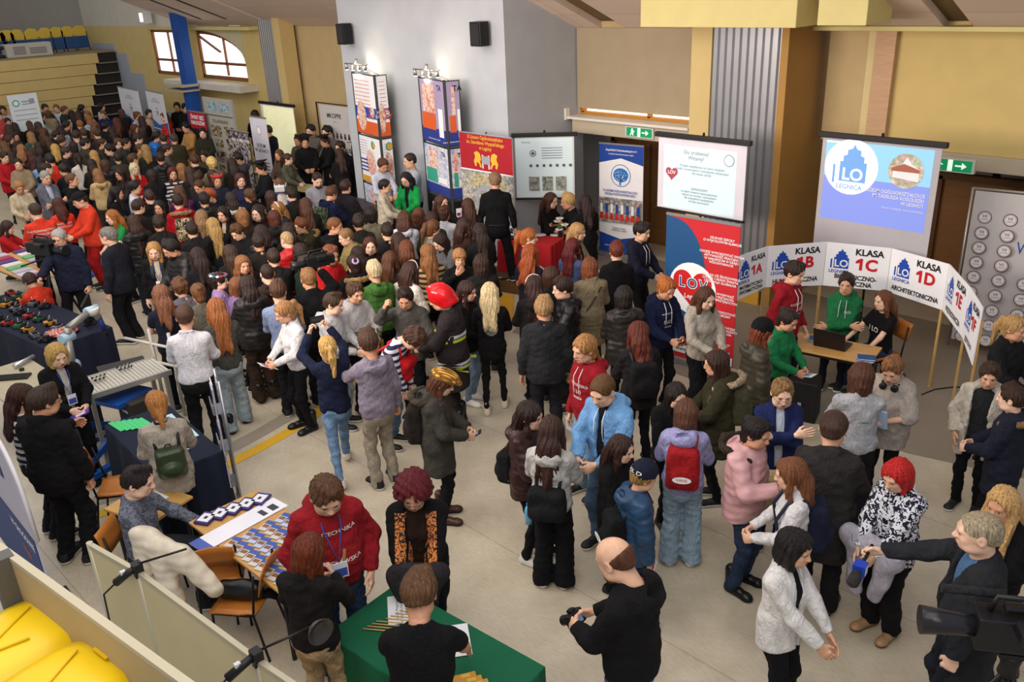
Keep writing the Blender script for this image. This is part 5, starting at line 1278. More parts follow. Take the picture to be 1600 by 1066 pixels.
# red II LO banner hanging by the blue block
def d_ii(S,w,z0,z1):
    S.rect(0,z1-.62,w,z1,1); S.txt('II Liceum Ogólnokształcące\nim. Stanisława Wyspiańskiego\nw Legnicy',.088,w/2,z1-.14,2,.012,sx=.9)
    for s in(-1,1):
        S.poly([(w/2+s*x,z1-.42+z) for x,z in((.12,.0),(.15,.1),(.22,.13),(.30,.1),(.27,.03),(.31,-.05),(.28,-.14),(.24,-.13),(.24,-.06),(.18,-.08),(.15,-.15),(.11,-.14),(.15,-.05))],2)
        S.rect(w/2+s*.08-.02,z1-.58,w/2+s*.08+.02,z1-.34,3)
    S.rect(w/2-.09,z1-.5,w/2+.09,z1-.36,4); S.rect(0,z1-.64,w,z1-.62,0)
    S.rect(0,z0,w,z1-.64,5); S.txt('WYMYŚL MĄDRZE\nZNAJDŹ SWOJĄ DROGĘ\nODKRYWAJ WŁASNY BIEG',.075,w/2,z1-.8,6,.015)
    S.circ(w/2,z0+.35,.3,4); S.circ(w/2,z0+.33,.24,5); S.rect(.02,z0+.05,w-.02,z0+.12,4)
face_board('hanging_banner','red banner with two golden lions above a grey archway picture','banner',on_y(718,213,10.25),on_y(800,217,10.25),1.05,2.56,[WHT,mat('a8222c','plain',.5),mat('e0b43c','plain',.5),mat('d8c8c8'),GRY,mat('6c6c66','picture',col2='a0a098'),mat('c8b44a')],d_ii,'d8d8d8',lambda r,w,a,b:(part('top_rail',[GRY],r,lambda m:m.tube([(0,0,b+.01),(w,0,b+.01)],.014)),part('pole',[BLK],r,lambda m:m.tube([(w/2,.05,.02),(w/2,.03,b+.05)],.013)),part('foot',[BLK],r,lambda m:m.box((w/2,.05,.015),(.5,.4,.03)))),sheet='banner_sheet')
# projection screens
SCW=mat('d8e8ec','emit',.6,emit=.12); SCB=mat('9ccbe8','emit',.6,emit=.35)
def d_s1(S,w,z0,z1):
    S.rect(.0,z0+.02,w-.03,z1-.03,1)
    S.txt('Rewizja',.05,.2,z1-.1,2,0); S.circ(w*.3,z1-.3,.06,3); S.circ(w*.3,z1-.3,.045,1); S.circ(w*.3,z1-.3,.03,3)
    for i in range(5): S.rect(w*.45,z1-.2-.045*i,w*.8,z1-.205-.045*i-.006,2)
    for i in range(7): S.circ(w*.26+i*.12,z1-.52,.028,3,10)
    for i,x in enumerate((.22,.45,.68)): S.rect(w*x,z1-.98,w*(x+.18),z1-.72,4)
face_board('projection_screen','projector screen showing round pictures and three photos beside the red lion banner','screen',on_y(804,213,11.08),on_y(897,222,11.75),1.28,2.4,[WHT,SCW,mat('6c7680'),mat('5a6068'),mat('50605a','picture',col2='9aa098')],d_s1,'d8dcdc',lambda r,w,a,b:screen_parts(r,w,a,b,.22),sheet='screen_sheet')
def d_s2(S,w,z0,z1):
    S.rect(.1,z0+.03,w-.14,z1-.1,1); S.txt('Do zrobienia!\nWitamy!',.075,w*.45,z1-.22,2,0)
    S.txt('Projekt współpracy na rzecz inicjatyw\nstudia i nowoczesne rozwiązania edukacyjne\ndla naszej szkoły',.048,w*.52,z1-.42,2,0); S.txt('ZAPRASZAMY\nna dzień otwarty naszej placówki,\nzajęcia na stronie i warsztatach\ndla wszystkich kandydatów\ndo klas pierwszych',.045,w*.5,z1-.78,2,0)
    S.circ(w*.82,z1-.23,.08,2); S.circ(w*.82,z1-.23,.072,1)
    S.poly([(w*.17+.0065*16*math.sin(t)**3,z1-.5+.0065*(13*math.cos(t)-5*math.cos(2*t)-2*math.cos(3*t)-math.cos(4*t))) for t in np.linspace(0,2*math.pi,30)],3); S.txt('LOV',.07,w*.17,z1-.49,0,.02)
face_board('projection_screen','black-framed projection screen with pale blue text slide above the red banner','screen',on_y(1030,212,10.3),on_y(1168,227,10.3),1.83,2.86,[WHT,mat('cfe6ee','emit',.6,emit=.12),mat('5c6874'),mat('b04858')],d_s2,'d8d4dc',lambda r,w,a,b:screen_parts(r,w,a,b),sheet='screen_sheet')
def d_s3(S,w,z0,z1):
    S.rect(.06,z0+.5,w-.08,z1-.04,2); S.rect(.06,z1-.5,w-.08,z1-.04,3)
    S.circ(.42,z1-.36,.36,1); S.rect(.06,z1-.06,.3,z1-.04,1)
    S.poly([(.42+.5*a,z1-.4+.5*b) for a,b in((-.30,-.3),(.42,-.3),(.42,.22),(.34,.22),(.34,.36),(.24,.40),(.24,.52),(.12,.56),(.06,.68),(0,.56),(-.12,.52),(-.12,.40),(-.22,.36),(-.22,.22),(-.30,.22))],4)
    S.rect(.18,z1-.58,.21,z1-.34,4); S.txt('LO',.22,.45,z1-.46,1,.02); S.txt('LEGNICA',.085,.42,z1-.62,4,.015)
    S.circ(1.13,z1-.33,.22,5); S.poly([(.97,z1-.42),(1.3,z1-.45),(1.3,z1-.3),(1.2,z1-.24),(1.13,z1-.16),(1.08,z1-.24),(.97,z1-.3)],0); S.poly([(.95,z1-.3),(1.1,z1-.24),(1.3,z1-.3),(1.3,z1-.34),(.95,z1-.34)],6)
    S.txt('I LICEUM OGÓLNOKSZTAŁCĄCE\nIM. TADEUSZA KOŚCIUSZKI\nW LEGNICY',.062,w-.12,z1-.68,0,.015,'RIGHT',.85); S.txt('liceum z tradycją i nowoczesnością',.036,w-.12,z1-.82,0,0,'RIGHT')
face_board('projection_screen','large projection screen with blue slide and gate-house emblem','screen',on_y(1287,211,11.05),on_y(1474,227,11.05),1.35,2.93,[WHT,mat('f4f8ff','emit',.6,emit=.5),mat('7f90dc','emit',.6,emit=.4),mat('8cc4ea','emit',.6,emit=.4),mat('6fa0dc','emit',.6,emit=.35),mat('7a9a70','picture',col2='c8a0a0',emit=.3),mat('b06850')],d_s3,'b4b0b4',lambda r,w,a,b:screen_parts(r,w,a,b),sheet='screen_sheet')
face_board('projection_screen','small projector screen with washed-out yellow green picture by the far pier','screen',on_y(407,163,11.9),on_y(458,168,11.9),.7,2.25,[WHT,mat('cfd8a0','picture',col2='f0ecc0',emit=.45)],lambda S,w,a,b:S.rect(.12,a+.05,w-.02,b-.04,1),'ece8dc',lambda r,w,a,b:screen_parts(r,w,a,b),sheet='screen_sheet')
# logo wall
def d_vii(S,w,z0,z1):
    for r in range(12):
        for c in range(9):
            x=.16+c*.3+(.15 if 0 else 0); z=z1-.34-r*.2
            if 3.2>r>0.9 and c>1.5: continue
            if z<z0+.15: continue
            S.circ(x,z,.085,2); S.circ(x,z,.074,0); S.circ(x,z,.066,2); S.circ(x,z,.062,0); S.txt('VII',.055,x,z+.015,2,.01); S.txt('LICEUM',.024,x,z-.025,2,0)
    S.txt('VII LICEUM',.22,.62,z1-.62,1,.01,'LEFT',.7)
PLg=at(1484,541); PRg=np.array([PLg[0]+2.6,PLg[1]+.35,0])
face_board('backdrop_wall','white backdrop wall covered in small round dark red seals','backdrop',PLg,PRg,.12,above(1513,297,PLg),[WHT,mat('1d4f9c','plain',.5),mat('6a3034','plain',.5)],d_vii,'d2cecc',lambda r,w,a,b:[part('frame_pole',[mat('c8c8c8','plain',.3,.7)],r,lambda m,xx=xx:m.tube([(xx,.03,0),(xx,.03,b+.03)],.018)) for xx in(-.04,w*.5,w)]+[part('crossbar',[mat('c8c8c8','plain',.3,.7)],r,lambda m:m.tube([(-.04,.03,b+.02),(w,.03,b+.02)],.018))],sheet='fabric')
# far banners
def plainboard(label,PL,PR,z0,z1,base,mats,draw,parts=rollup_parts(),name='roll_up_banner',cat='banner',sheet='banner_sheet'): return face_board(name,label,cat,PL,PR,z0,z1,mats,draw,base,parts,sheet=sheet)
def d_wb(S,w,z0,z1):
    S.poly([(0,z0),(w,z0),(w,z1-.85),(w*.5,z1-.98),(0,z1-.78)],1); S.txt('ZESPÓŁ SZKÓŁ\nIM. MARII SKŁODOWSKIEJ',.07,w/2,z1-.25,2,0); S.circ(w/2,z1-.58,.12,3); S.circ(w/2,z1-.58,.1,0); S.txt('ZSM',.1,w/2,z1-.6,3,.01)
    for i in range(7): S.rect(.1,z1-1.1-i*.1,w-.2,z1-1.13-i*.1,0)
plainboard('left one of two white and blue roll-up banners by the blue dado',on_y(184,137,11.5),on_y(214,137,11.3),.1,2.3,'e4e4e8',[WHT,mat('3a68b0'),GRY,BLK],d_wb)
plainboard('right one of two white and blue roll-up banners by the blue dado',on_y(226,137,11.5),on_y(252,138,11.3),.1,2.3,'e4e4e8',[WHT,mat('3a68b0'),GRY,BLK],d_wb)
def d_wg(S,w,z0,z1):
    S.circ(.2,z1-.25,.1,1); S.circ(.2,z1-.25,.07,0); S.rect(.36,z1-.2,.6,z1-.24,2); S.rect(.36,z1-.28,.6,z1-.31,2); S.rect(w-.25,z1-.3,w-.1,z1-.15,2)
    for i in range(3): S.rect(.1,z1-.45-.14*i,w-.1,z1-.47-.14*i,2)
plainboard('white board with a green ring logo at the left of the bleachers',on_x(9,146,-29.6),on_x(56,145,-29.6),.5,2.45,'e2e8ec',[WHT,mat('2f9c78'),GRY],d_wg,name='display_board',cat='display board',parts=lambda r,w,a,b:[part('leg',[GRY],r,lambda m,x=x:m.box((x,0,a/2),(.04,.3,a))) for x in(.05,w-.05)])
def d_rd(S,w,z0,z1):
    S.rect(0,z1-.45,w,z1,1); S.txt('ŚWIAT BEZ\nNAŁOGÓW',.15,w/2,z1-.22,0,.02); S.circ(w/2,z1-.95,.27,1); S.circ(w/2,z1-.95,.22,2); S.txt('112',.2,w/2,z1-.95,0,.02)
    for i in range(6): S.rect(.1,z1-1.35-.09*i,w*.7,z1-1.37-.09*i,0)
plainboard('narrow red and black roll-up banner with a ring sign',on_y(293,168,10.9),on_y(319,172,10.9),.1,at(293,168,2)[2]+.02,'20181c',[WHT,mat('b0202c'),mat('20181c')],d_rd)
def d_ph(S,w,z0,z1):
    S.txt('SOLARIGRAFIA',.13,w/2,z1-.62,2,.01)
    for i,(a,b,c,d,k) in enumerate(((.12,.1,.45,.36,1),(.55,.1,.88,.36,1),(.1,.72,.5,1.02,3),(.6,.72,.95,.95,3),(.2,1.1,.48,1.3,3),(.62,1.05,.95,1.35,4),(.15,1.42,.55,1.72,4),(.62,1.45,.9,1.7,4),(.2,1.8,.5,2.0,3),(.6,1.8,.9,2.0,4))): S.rect(w*a,z1-d,w*c,z1-b,k)
    S.rect(0,z1-.47,w,z1-.45,2)
plainboard('grey exhibition board with rows of dark astronomy photos','A' and on_y(318,154,11.0),on_y(360,154,11.0),.15,2.45,'a8a498',[WHT,mat('2c5a78','picture',col2='88b0c0'),mat('2a2a28'),mat('7a6230','picture',col2='2c2418'),mat('5a2430','picture',col2='201418')],d_ph,name='exhibition_board',cat='display board',parts=lambda r,w,a,b:[part('frame_post',[GRY],r,lambda m,x=x:m.box((x,.0,b/2),(.05,.05,b))) for x in(-.02,w+.02)])
def d_dk(S,w,z0,z1):
    S.rect(.02,z0,w-.02,z1-.02,1); S.txt('NOC W BIBLIOTECE',.09,w*.6,z1-.2,0,.01); S.circ(w*.72,z1-.55,.1,2); S.circ(w*.76,z1-.58,.1,1)
plainboard('dark purple picture banner right of the astronomy board',on_y(352,188,9.7),on_y(385,191,9.7),.1,at(351,187,2.0)[2]+.05,'1c1826',[WHT,mat('241e2c','picture',col2='3c2c38'),mat('8090b8')],d_dk)
def d_wt(S,w,z0,z1):
    S.circ(w/2,z1-.3,.1,2); S.circ(w/2,z1-.3,.09,0); S.txt('LICEUM\nW LEGNICY',.12,w/2,z1-.72,2,.01); S.rect(.05,z0+.25,w*.6,z0+.75,2)
    for i in range(4): S.rect(.1,z1-1.05-.08*i,w-.1,z1-1.07-.08*i,2)
plainboard('tall white roll-up banner with black lettering beside the man in suit',on_y(389,179,10.4),on_y(414,181,10.4),.1,2.25,'d6d2dc',[WHT,BLU,mat('3a3a40')],d_wt)
def d_bk(S,w,z0,z1):
    S.txt('MKOPPK',.16,w*.3,z1-.25,1,.02); S.txt('Legnica',.07,w*.3,z1-.38,2,0)
    for i in range(8): S.rect(.12+i*.17,z1-.78,.2+i*.17,z1-.70,1); S.circ(.16+i*.17,z1-.67,.03,1,8)
    S.txt('PETRUS LICEUM\nw Legnicy\ndla ciebie',.15,w*.6,z1-1.2,1,.01)
plainboard('white fabric school banner partly hidden behind the blue wall block',on_y(498,160,12.1),on_y(575,172,12.1),.1,2.36,'c8c4c0',[WHT,mat('34343c'),GRY],d_bk,name='fabric_banner',parts=lambda r,w,a,b:(part('frame_pole',[BLK],r,lambda m:m.tube([(-.12,0,0),(-.12,0,b+.05)],.02)),part('crossbar',[BLK],r,lambda m:m.tube([(-.12,0,b+.04),(w,0,b+.04)],.014))))
# folded school fair towers on the blue wall
def tower(label,A,B,C,zb,zt,tiers,mats):
    root=empty('poster_tower',(0,0,0),0,label,'poster stand')
    for (P,Q) in((A,B),(B,C)):
        P=np.array(P[:2]);Q=np.array(Q[:2]);w=float(np.linalg.norm(Q-P)); rz=math.atan2(Q[1]-P[1],Q[0]-P[0]); z=zt
        for h,draw in tiers:
            o=part('poster_panel',[mat('303236')],root,lambda m:m.box((w/2,0,z-h/2),(w,.03,h-.03)),0,(P[0],P[1],0),rz)
            S=Sheet(mats); S.y=-.017; draw(S,w,z-h+.03,z-.03); S.m.build('poster',mats,o); z-=h
        part('frame_post',[mat('5a5c60','plain',.4,.6)],root,lambda m:m.box((0,0,zt/2),(.03,.05,zt)),0,(P[0],P[1],0),rz)
    return root
TM=[WHT,BLU,mat('d8602c'),mat('c8503a','picture',col2='e8d8c8'),mat('8a9cc8','picture',col2='dcdce4'),mat('2c3c8c'),BLK,mat('d8a03c'),mat('3aa088'),mat('802070'),mat('a898b8')]
def t1(S,w,a,b):
    S.rect(.02,a,w-.02,b,0)
    for i in range(7): S.rect(.06,b-.1-i*.07,w*.75,b-.11-i*.07,2)
    S.rect(.02,b-.78,w-.02,b-.58,1); S.txt('MIEJSKI\nZAWISZA',.075,w*.35,b-.68,0,.02); S.circ(w*.8,b-.66,min(.1,w*.16),3); S.rect(.02,a,w-.02,a+.25,2); S.circ(w*.3,a+.33,min(.2,w*.24),3,rz=.28); S.txt('75\nLAT',.12,w*.7,a+.4,2,.02)
def t2(S,w,a,b):
    S.rect(.02,a,w-.02,b,0); S.circ(w*.65,b-.14,.08,8); S.circ(w*.7,b-.14,.06,7); S.circ(w*.5,b-.5,min(.22,w*.36),3,rz=.26)
    for i in range(6): S.rect(.05,b-.08-i*.05,w*.4,b-.09-i*.05,10)
    for i in range(4): S.rect(.03,a+.42-i*.07,w*.35,a+.45-i*.07,5)
    S.rect(.02,a,w-.02,a+.12,7)
def t3(S,w,a,b): S.rect(.02,a,w-.02,b,4); S.rect(.02,a,w*.5,a+.3,2); S.rect(w*.3,a+.1,w-.05,b-.1,3); S.circ(w*.5,a+.3,min(.15,w*.3),7)
tower('left poster tower of orange and white school panels under the spotlight bar',on_y(551,114,9.95),on_y(584,113,9.75),on_y(603,116,10.0),0,3.52,[(1.15,t1),(.95,t2),(.9,t3)],TM)
def u1(S,w,a,b):
    S.rect(.02,a,w-.02,b,10); S.rect(.02,a,w-.02,a+.25,5); S.rect(.1,b-.55,w*.6,b-.08,3); S.txt('TA',.13,w*.8,b-.12,6,.02); S.rect(.05,a+.22,w*.6,a+.5,2); S.rect(w*.72,a+.12,w*.9,a+.6,0); S.txt('TARCZA HANDLOWA W LEGNICY',.03,w/2,a+.06,0,.01)
def u2(S,w,a,b):
    S.rect(.02,a,w-.02,b,4); S.rect(.02,a,w-.02,a+.18,5); S.rect(w*.2,b-.45,w*.55,b-.06,3); S.txt('TA',.12,w*.8,b-.12,6,.02); S.rect(.06,a+.2,w*.5,a+.45,8); S.rect(w*.55,a+.22,w*.9,a+.32,0)
def u3(S,w,a,b):
    S.rect(.02,a,w-.02,b,6); S.rect(w*.2,b-.55,w*.82,b-.12,0); S.poly([(w*.24,b-.2),(w*.5,b-.2),(w*.5,b-.25),(w*.4,b-.25),(w*.4,b-.47),(w*.34,b-.47),(w*.34,b-.25),(w*.24,b-.25)],9); S.poly([(w*.42,b-.47),(w*.58,b-.2),(w*.64,b-.2),(w*.78,b-.47),(w*.7,b-.47),(w*.6,b-.28),(w*.48,b-.47)],5); S.poly([(w*.52,b-.47),(w*.56,b-.40),(w*.68,b-.40),(w*.72,b-.47)],8); S.circ(w*.5,a+.12,min(.25,w*.4),10,rz=.1)
tower('right poster tower with the black bottom panel and two-letter logo',on_y(655,117,9.95),on_y(693,117,9.7),on_y(717,121,9.95),0,3.52,[(1.12,u1),(.92,u2),(1.3,u3)],TM)
def spotbar(label,px,py,dx):
    P=on_y(px,py,BY-.35); root=empty('spotlight_bar',tuple(P),0,label,'lamp','spotlight bars')
    mt=mat('b8b4ac','plain',.3,.8)
    part('rail',[mt],root,lambda m:(m.tube([(-.36,0,0),(.36,0,0)],.011),m.tube([(0,.03,.09),(0,0,0)],.03),m.tube([(0,.02,.0),(.5,.25,-.25)],.008)))
    for k in range(4):
        x=-.3+.2*k; s=part('spot_head',[mt],root,lambda m:m.lathe([(.015,.06),(.03,.03),(.036,-.05)],(x,-.01,-.06),10)); part('bulb',[mat('fff0cc','emit',.4,emit=9.0)],s,lambda m:m.lathe([(.026,-.045),(.03,-.055),(.008,-.062)],(x,-.01,-.06),10))
    l=bpy.data.lights.new('spot_bar_light','SPOT'); l.energy=38; l.color=(1,.86,.62); l.spot_size=2.1; l.spot_blend=.7; l.shadow_soft_size=.12
    o=bpy.data.objects.new('spot_bar_light',l); SC.collection.objects.link(o); o.location=(P[0],P[1]-.12,P[2]-.1); o.rotation_euler=(Vector((P[0]+.4,BY+.3,P[2]+dx))-Vector(o.location)).to_track_quat('-Z','Y').to_euler()
spotbar('bar of four small spotlights above the left poster tower',556,100,.1); spotbar('bar of four small spotlights above the right poster tower',666,109,.1)
def wall_speaker(label,px,py):
    P=on_y(px,py,BY-.16); r=empty('wall_speaker',tuple(P),0,label,'speaker','wall speakers')
    part('cabinet',[mat('141416','plain',.5)],r,lambda m:m.box((0,0,0),(.26,.2,.38)),.015); part('grille',[mat('252527','plain',.8)],r,lambda m:m.box((0,-.105,0),(.2,.01,.32))); part('bracket',[BLK],r,lambda m:m.box((0,.12,0),(.06,.08,.1)))
wall_speaker('black wall speaker at the top left corner of the blue block',538,53); wall_speaker('black wall speaker near the right corner of the blue block',749,53)
def exit_sign(label,P,w=.52):
    r=empty('exit_sign',tuple(P),0,label,'sign','exit signs'); part('housing',[mat('c8d0c8')],r,lambda m:m.box((0,.02,0),(w+.06,.06,.17)))
    mats=[mat('0f8a54','emit',.5,emit=.5),mat('d8f0e0','emit',.5,emit=.8)]; S=Sheet(mats); S.y=-.012
    S.rect(-w/2,-.07,-.03,.07,0); S.rect(.03,-.07,w/2,.07,0); S.rect(-.03,-.07,.03,.07,1)
    S.circ(-w/2+.12,.045,.016,1,8); S.poly([(-w/2+.07,-.05),(-w/2+.1,-.01),(-w/2+.09,.03),(-w/2+.14,.03),(-w/2+.18,.0),(-w/2+.14,.0),(-w/2+.15,-.055),(-w/2+.125,-.055),(-w/2+.12,-.015),(-w/2+.085,-.06)],1)
    S.poly([(.06,-.01),(.14,-.01),(.14,-.045),(.2,.0),(.14,.045),(.14,.01),(.06,.01)],1); S.m.build('pictogram',mats,r)
exit_sign('green exit sign hanging under the window ledge',on_y(999,207,11.72)); exit_sign('green exit sign above the door on the right',on_y(1485,258,11.55))
part('floodlight',[mat('c8c4bc','plain',.5),mat('fff8e8','emit',.5,emit=2.0)],None,lambda m:(m.box((0,0,0),(.3,.25,.34)),m.box((.0,-.13,0),(.2,.02,.24),0,1),m.box((0,.15,.25),(.05,.2,.3))),0,tuple(on_y(227,27,11.75))); tag(bpy.data.objects['floodlight'],'small square floodlight high on the white upper wall','lamp')
part('roof_loudspeaker',[BLK],None,lambda m:m.box((0,0,0),(.1,.1,.1))) if 0 else None
# bleachers
bx=-31.0
bl_=empty('telescopic_bleachers',(bx,8,0),0,'retracted bleachers with pale yellow riser boards and dark stepped ends','bleachers')
ym=mat('d2b776','plain',.6)
for k in range(9):
    z=3.36-.33*k; y1=11.35-.12*k
    part('riser_board',[ym],bl_,lambda m:m.box((-.03*k*0+.02*k,(y1-22)/2+8,z-.16),(.06,y1+6,.315)),0,(0,-8,0))
    part('step',[mat('2b2522','plain',.8),mat('8a847a')],bl_,lambda m:(m.box((-.3,y1+.55-8,z-.18),(.5,1.05,.3)),m.box((-.02+.02*k,y1+.55-8,z-.33),(.12,1.1,.03),0,1)))
part('deck',[mat('8c7a5c','plain',.7)],bl_,lambda m:(m.box((-2.6,-4.6,3.38),(5.2,17,.06)),m.box((-2.6,-4,1.6),(4.6,15,3.2))))
seat0=None
def spectator_seat(loc,lab):
    r=empty('spectator_seat',loc,math.pi/2,lab,'seat','spectator seats on the upper deck')
    part('seat_back',[mat('d8b440','plain',.4)],r,lambda m:m.plate([(-.2,.38),(.2,.38),(.22,.62),(.15,.78),(-.05,.8),(-.2,.7)],.04,0,(0,.1,0)),.01); part('folded_seat',[mat('234a78','plain',.4)],r,lambda m:m.box((0,-.02,.28),(.42,.07,.38)),.02)
    part('frame',[BLK],r,lambda m:(m.tube([(-.23,.02,0),(-.23,.08,.6)],.014),m.tube([(.23,.02,0),(.23,.08,.6)],.014),m.box((0,.03,.1),(.48,.03,.03)))); return r
for k,sx in enumerate((3,17,33,56,77,95,112,131)):
    P=on_x(sx,78,-32.2); spectator_seat((float(P[0]),float(P[1]),3.41),'yellow and blue folding seat on the upper deck, %s from the left'%['first','second','third','fourth','fifth','sixth','seventh','last'][k])
P=on_x(46,92,-31.35); r=empty('ventilation_unit',(P[0],P[1],3.41),math.pi/2,'grey machine with vents standing on the front of the deck','machine')
part('casing',[mat('bcb6aa','plain',.5)],r,lambda m:m.box((0,0,.2),(1.35,.5,.4)),.02); part('vent',[mat('55504a')],r,lambda m:[m.box((-.3,-.255,.1+.05*i),(.35,.01,.02)) for i in range(5)]+[m.box((.25,-.255,.1+.05*i),(.5,.01,.02)) for i in range(4)]); part('hose',[mat('3a3632')],r,lambda m:m.tube([(-.65,0,.3),(-.9,0,.32),(-.98,0,.2),(-.88,0,.06),(-.6,0,.03)],.06))
# platform with hazard tape
hz=empty('stage_platform',(-10.7,9.75,0),.2,'low platform with black and yellow hazard tape along its edge','platform')
def hzt(m):
    for i in range(14): m.add([(-.1+.12*i,-.02,.215),(-.04+.12*i,-.02,.215),(.02+.12*i,.1,.215),(-.04+.12*i,.1,.215)],[(0,1,2,3)],i%2)
part('deck',[mat('4a4640','plain',.7)],hz,lambda m:m.box((.6,.3,.1),(1.7,.65,.2))); part('hazard_tape',[mat('e0b020'),BLK],hz,hzt); part('front_board',[mat('6a4a2c')],hz,lambda m:m.box((.6,-.04,.1),(1.7,.02,.19)))
struct('floor_mat',[mat('d6a22c','plain',.6)],lambda m:m.plate([tuple(at(*q)[:2]) for q in((776,500),(802,505),(802,462),(774,458))],.02,0,(0,0,0),(1,0,0),(0,1,0)),label='yellow floor mat below the platform')
# class boards on sticks
J=[at(px,py,1.65) for px,py in((1152,401),(1200,385),(1292,378),(1394,388),(1484,413),(1517,450),(1536,481))]
BB=[(1149,471),(1200,449),(1289,446),(1387,455),(1467,484),(1500,526),(1518,571)]
zb=[above(*BB[k],J[k]) for k in range(7)]
CB=[('1A','MATEMATYCZNO-\nINFORMATYCZNA'),('1B','HUMANISTYCZNA'),('1C','BIOLOGICZNO-\nCHEMICZNA'),('1D','ARCHITEKTONICZNA'),('1E','PRZYRODNICZA'),('1F','JĘZYKOWA')]
CM=[WHT,mat('1f4cb0','plain',.5),mat('c81c28','plain',.5),BLK]
for k,(c,t) in enumerate(CB):
    P,Q=J[k][:2],J[k+1][:2]; w=float(np.linalg.norm(Q-P)); rz=math.atan2(Q[1]-P[1],Q[0]-P[0]); r=empty('class_board',(P[0],P[1],0),rz,'white board of class %s held on a stick, in the curved row'%c,'sign','class boards in a curved row')
    a0,a1=zb[k],zb[k+1]
    o=part('board',[WHT],r,lambda m:m.hexa([(0.004,-.006,a0),(w-.004,-.006,a1),(w-.004,.006,a1),(.004,.006,a0),(.004,-.006,1.65),(w-.004,-.006,1.65),(w-.004,.006,1.65),(.004,.006,1.65)]))
    S=Sheet(CM); S.y=-.007; f=min(1,w/.75); am=(a0+a1)/2; H=1.65-am
    ILO(S,w*.24,1.65-H*.42,H*.44,1); S.txt('KLASA',H*.2*f,w*.68,1.65-H*.17,3,.03); S.txt(c,H*.36*f,w*.66,1.65-H*.45,2,.035); S.poly([(w*.66+H*f*a,1.65-H*.45+H*f*b) for a,b in((-.19,.13),(-.12,.13),(-.12,.06),(-.24,.03),(-.24,.075))],2); S.txt(t,H*(.145 if '\n' in t else .15)*min(1,w/.8),w*.5,am+H*(.17 if '\n' in t else .15),3,.025,sx=.85 if k!=3 else .78); S.m.build('print',CM,o)
    part('stick',[mat('c8a060','wood')],r,lambda m:m.box((w*.97,.02,.75),(.03,.02,1.5)))
# ---------------------------------------------------------------- furniture
def table(label,c,w,d,rz,z=.74,top='c89a58',cloth=None,skirt=.0,name='table'):
    r=empty(name,(c[0],c[1],0),rz,label,'table')
    part('tabletop',[mat(top,'wood',.45)],r,lambda m:m.box((0,0,z-.013),(w,d,.026)),.004)
    for sx in(-1,1):
        for sy in(-1,1): part('leg',[mat('1a1a1c','plain',.4)],r,lambda m:m.tube([(sx*(w/2-.06),sy*(d/2-.06),0),(sx*(w/2-.06),sy*(d/2-.06),z-.03)],.02))
    part('underframe',[mat('1a1a1c','plain',.4)],r,lambda m:(m.box((0,d/2-.06,z-.05),(w-.12,.03,.05)),m.box((0,-d/2+.06,z-.05),(w-.12,.03,.05))))
    if cloth:
        V=[];n=24;Fs=[]
        hw,hd=w/2+.015,d/2+.015; per=[(-hw,-hd),(hw,-hd),(hw,hd),(-hw,hd)]; ring=[]
        for i in range(4):
            a=per[i];b=per[(i+1)%4]
            for t in range(n): ring.append((a[0]+(b[0]-a[0])*t/n,a[1]+(b[1]-a[1])*t/n))
        N_=len(ring)
        for lvl,(zz,off) in enumerate(((z+.006,0),(z-.01,.006),(z-.3,.02),(skirt+.02,.03))):
            for k,(x,y) in enumerate(ring):
                q=off*(1+ .9*math.sin(k*.9)+.4*math.sin(k*2.3)); l=math.hypot(x/hw,y/hd); V.append((x*(1+q/hw),y*(1+q/hd),zz))
        for L_ in range(3):
            for k in range(N_): Fs.append((L_*N_+k,L_*N_+(k+1)%N_,(L_+1)*N_+(k+1)%N_,(L_+1)*N_+k)[::-1])
        Fs.append(tuple(range(N_))); mb=MB(); mb.add(V,Fs,0); mb.sm=[True]*(len(Fs)-1)+[False]
        o=mb.build('tablecloth',[mat(cloth,'plain',.9)],None,(c[0],c[1],0),rz); tag(o,'cloth over '+label.replace('a ',''),'tablecloth')
    return r
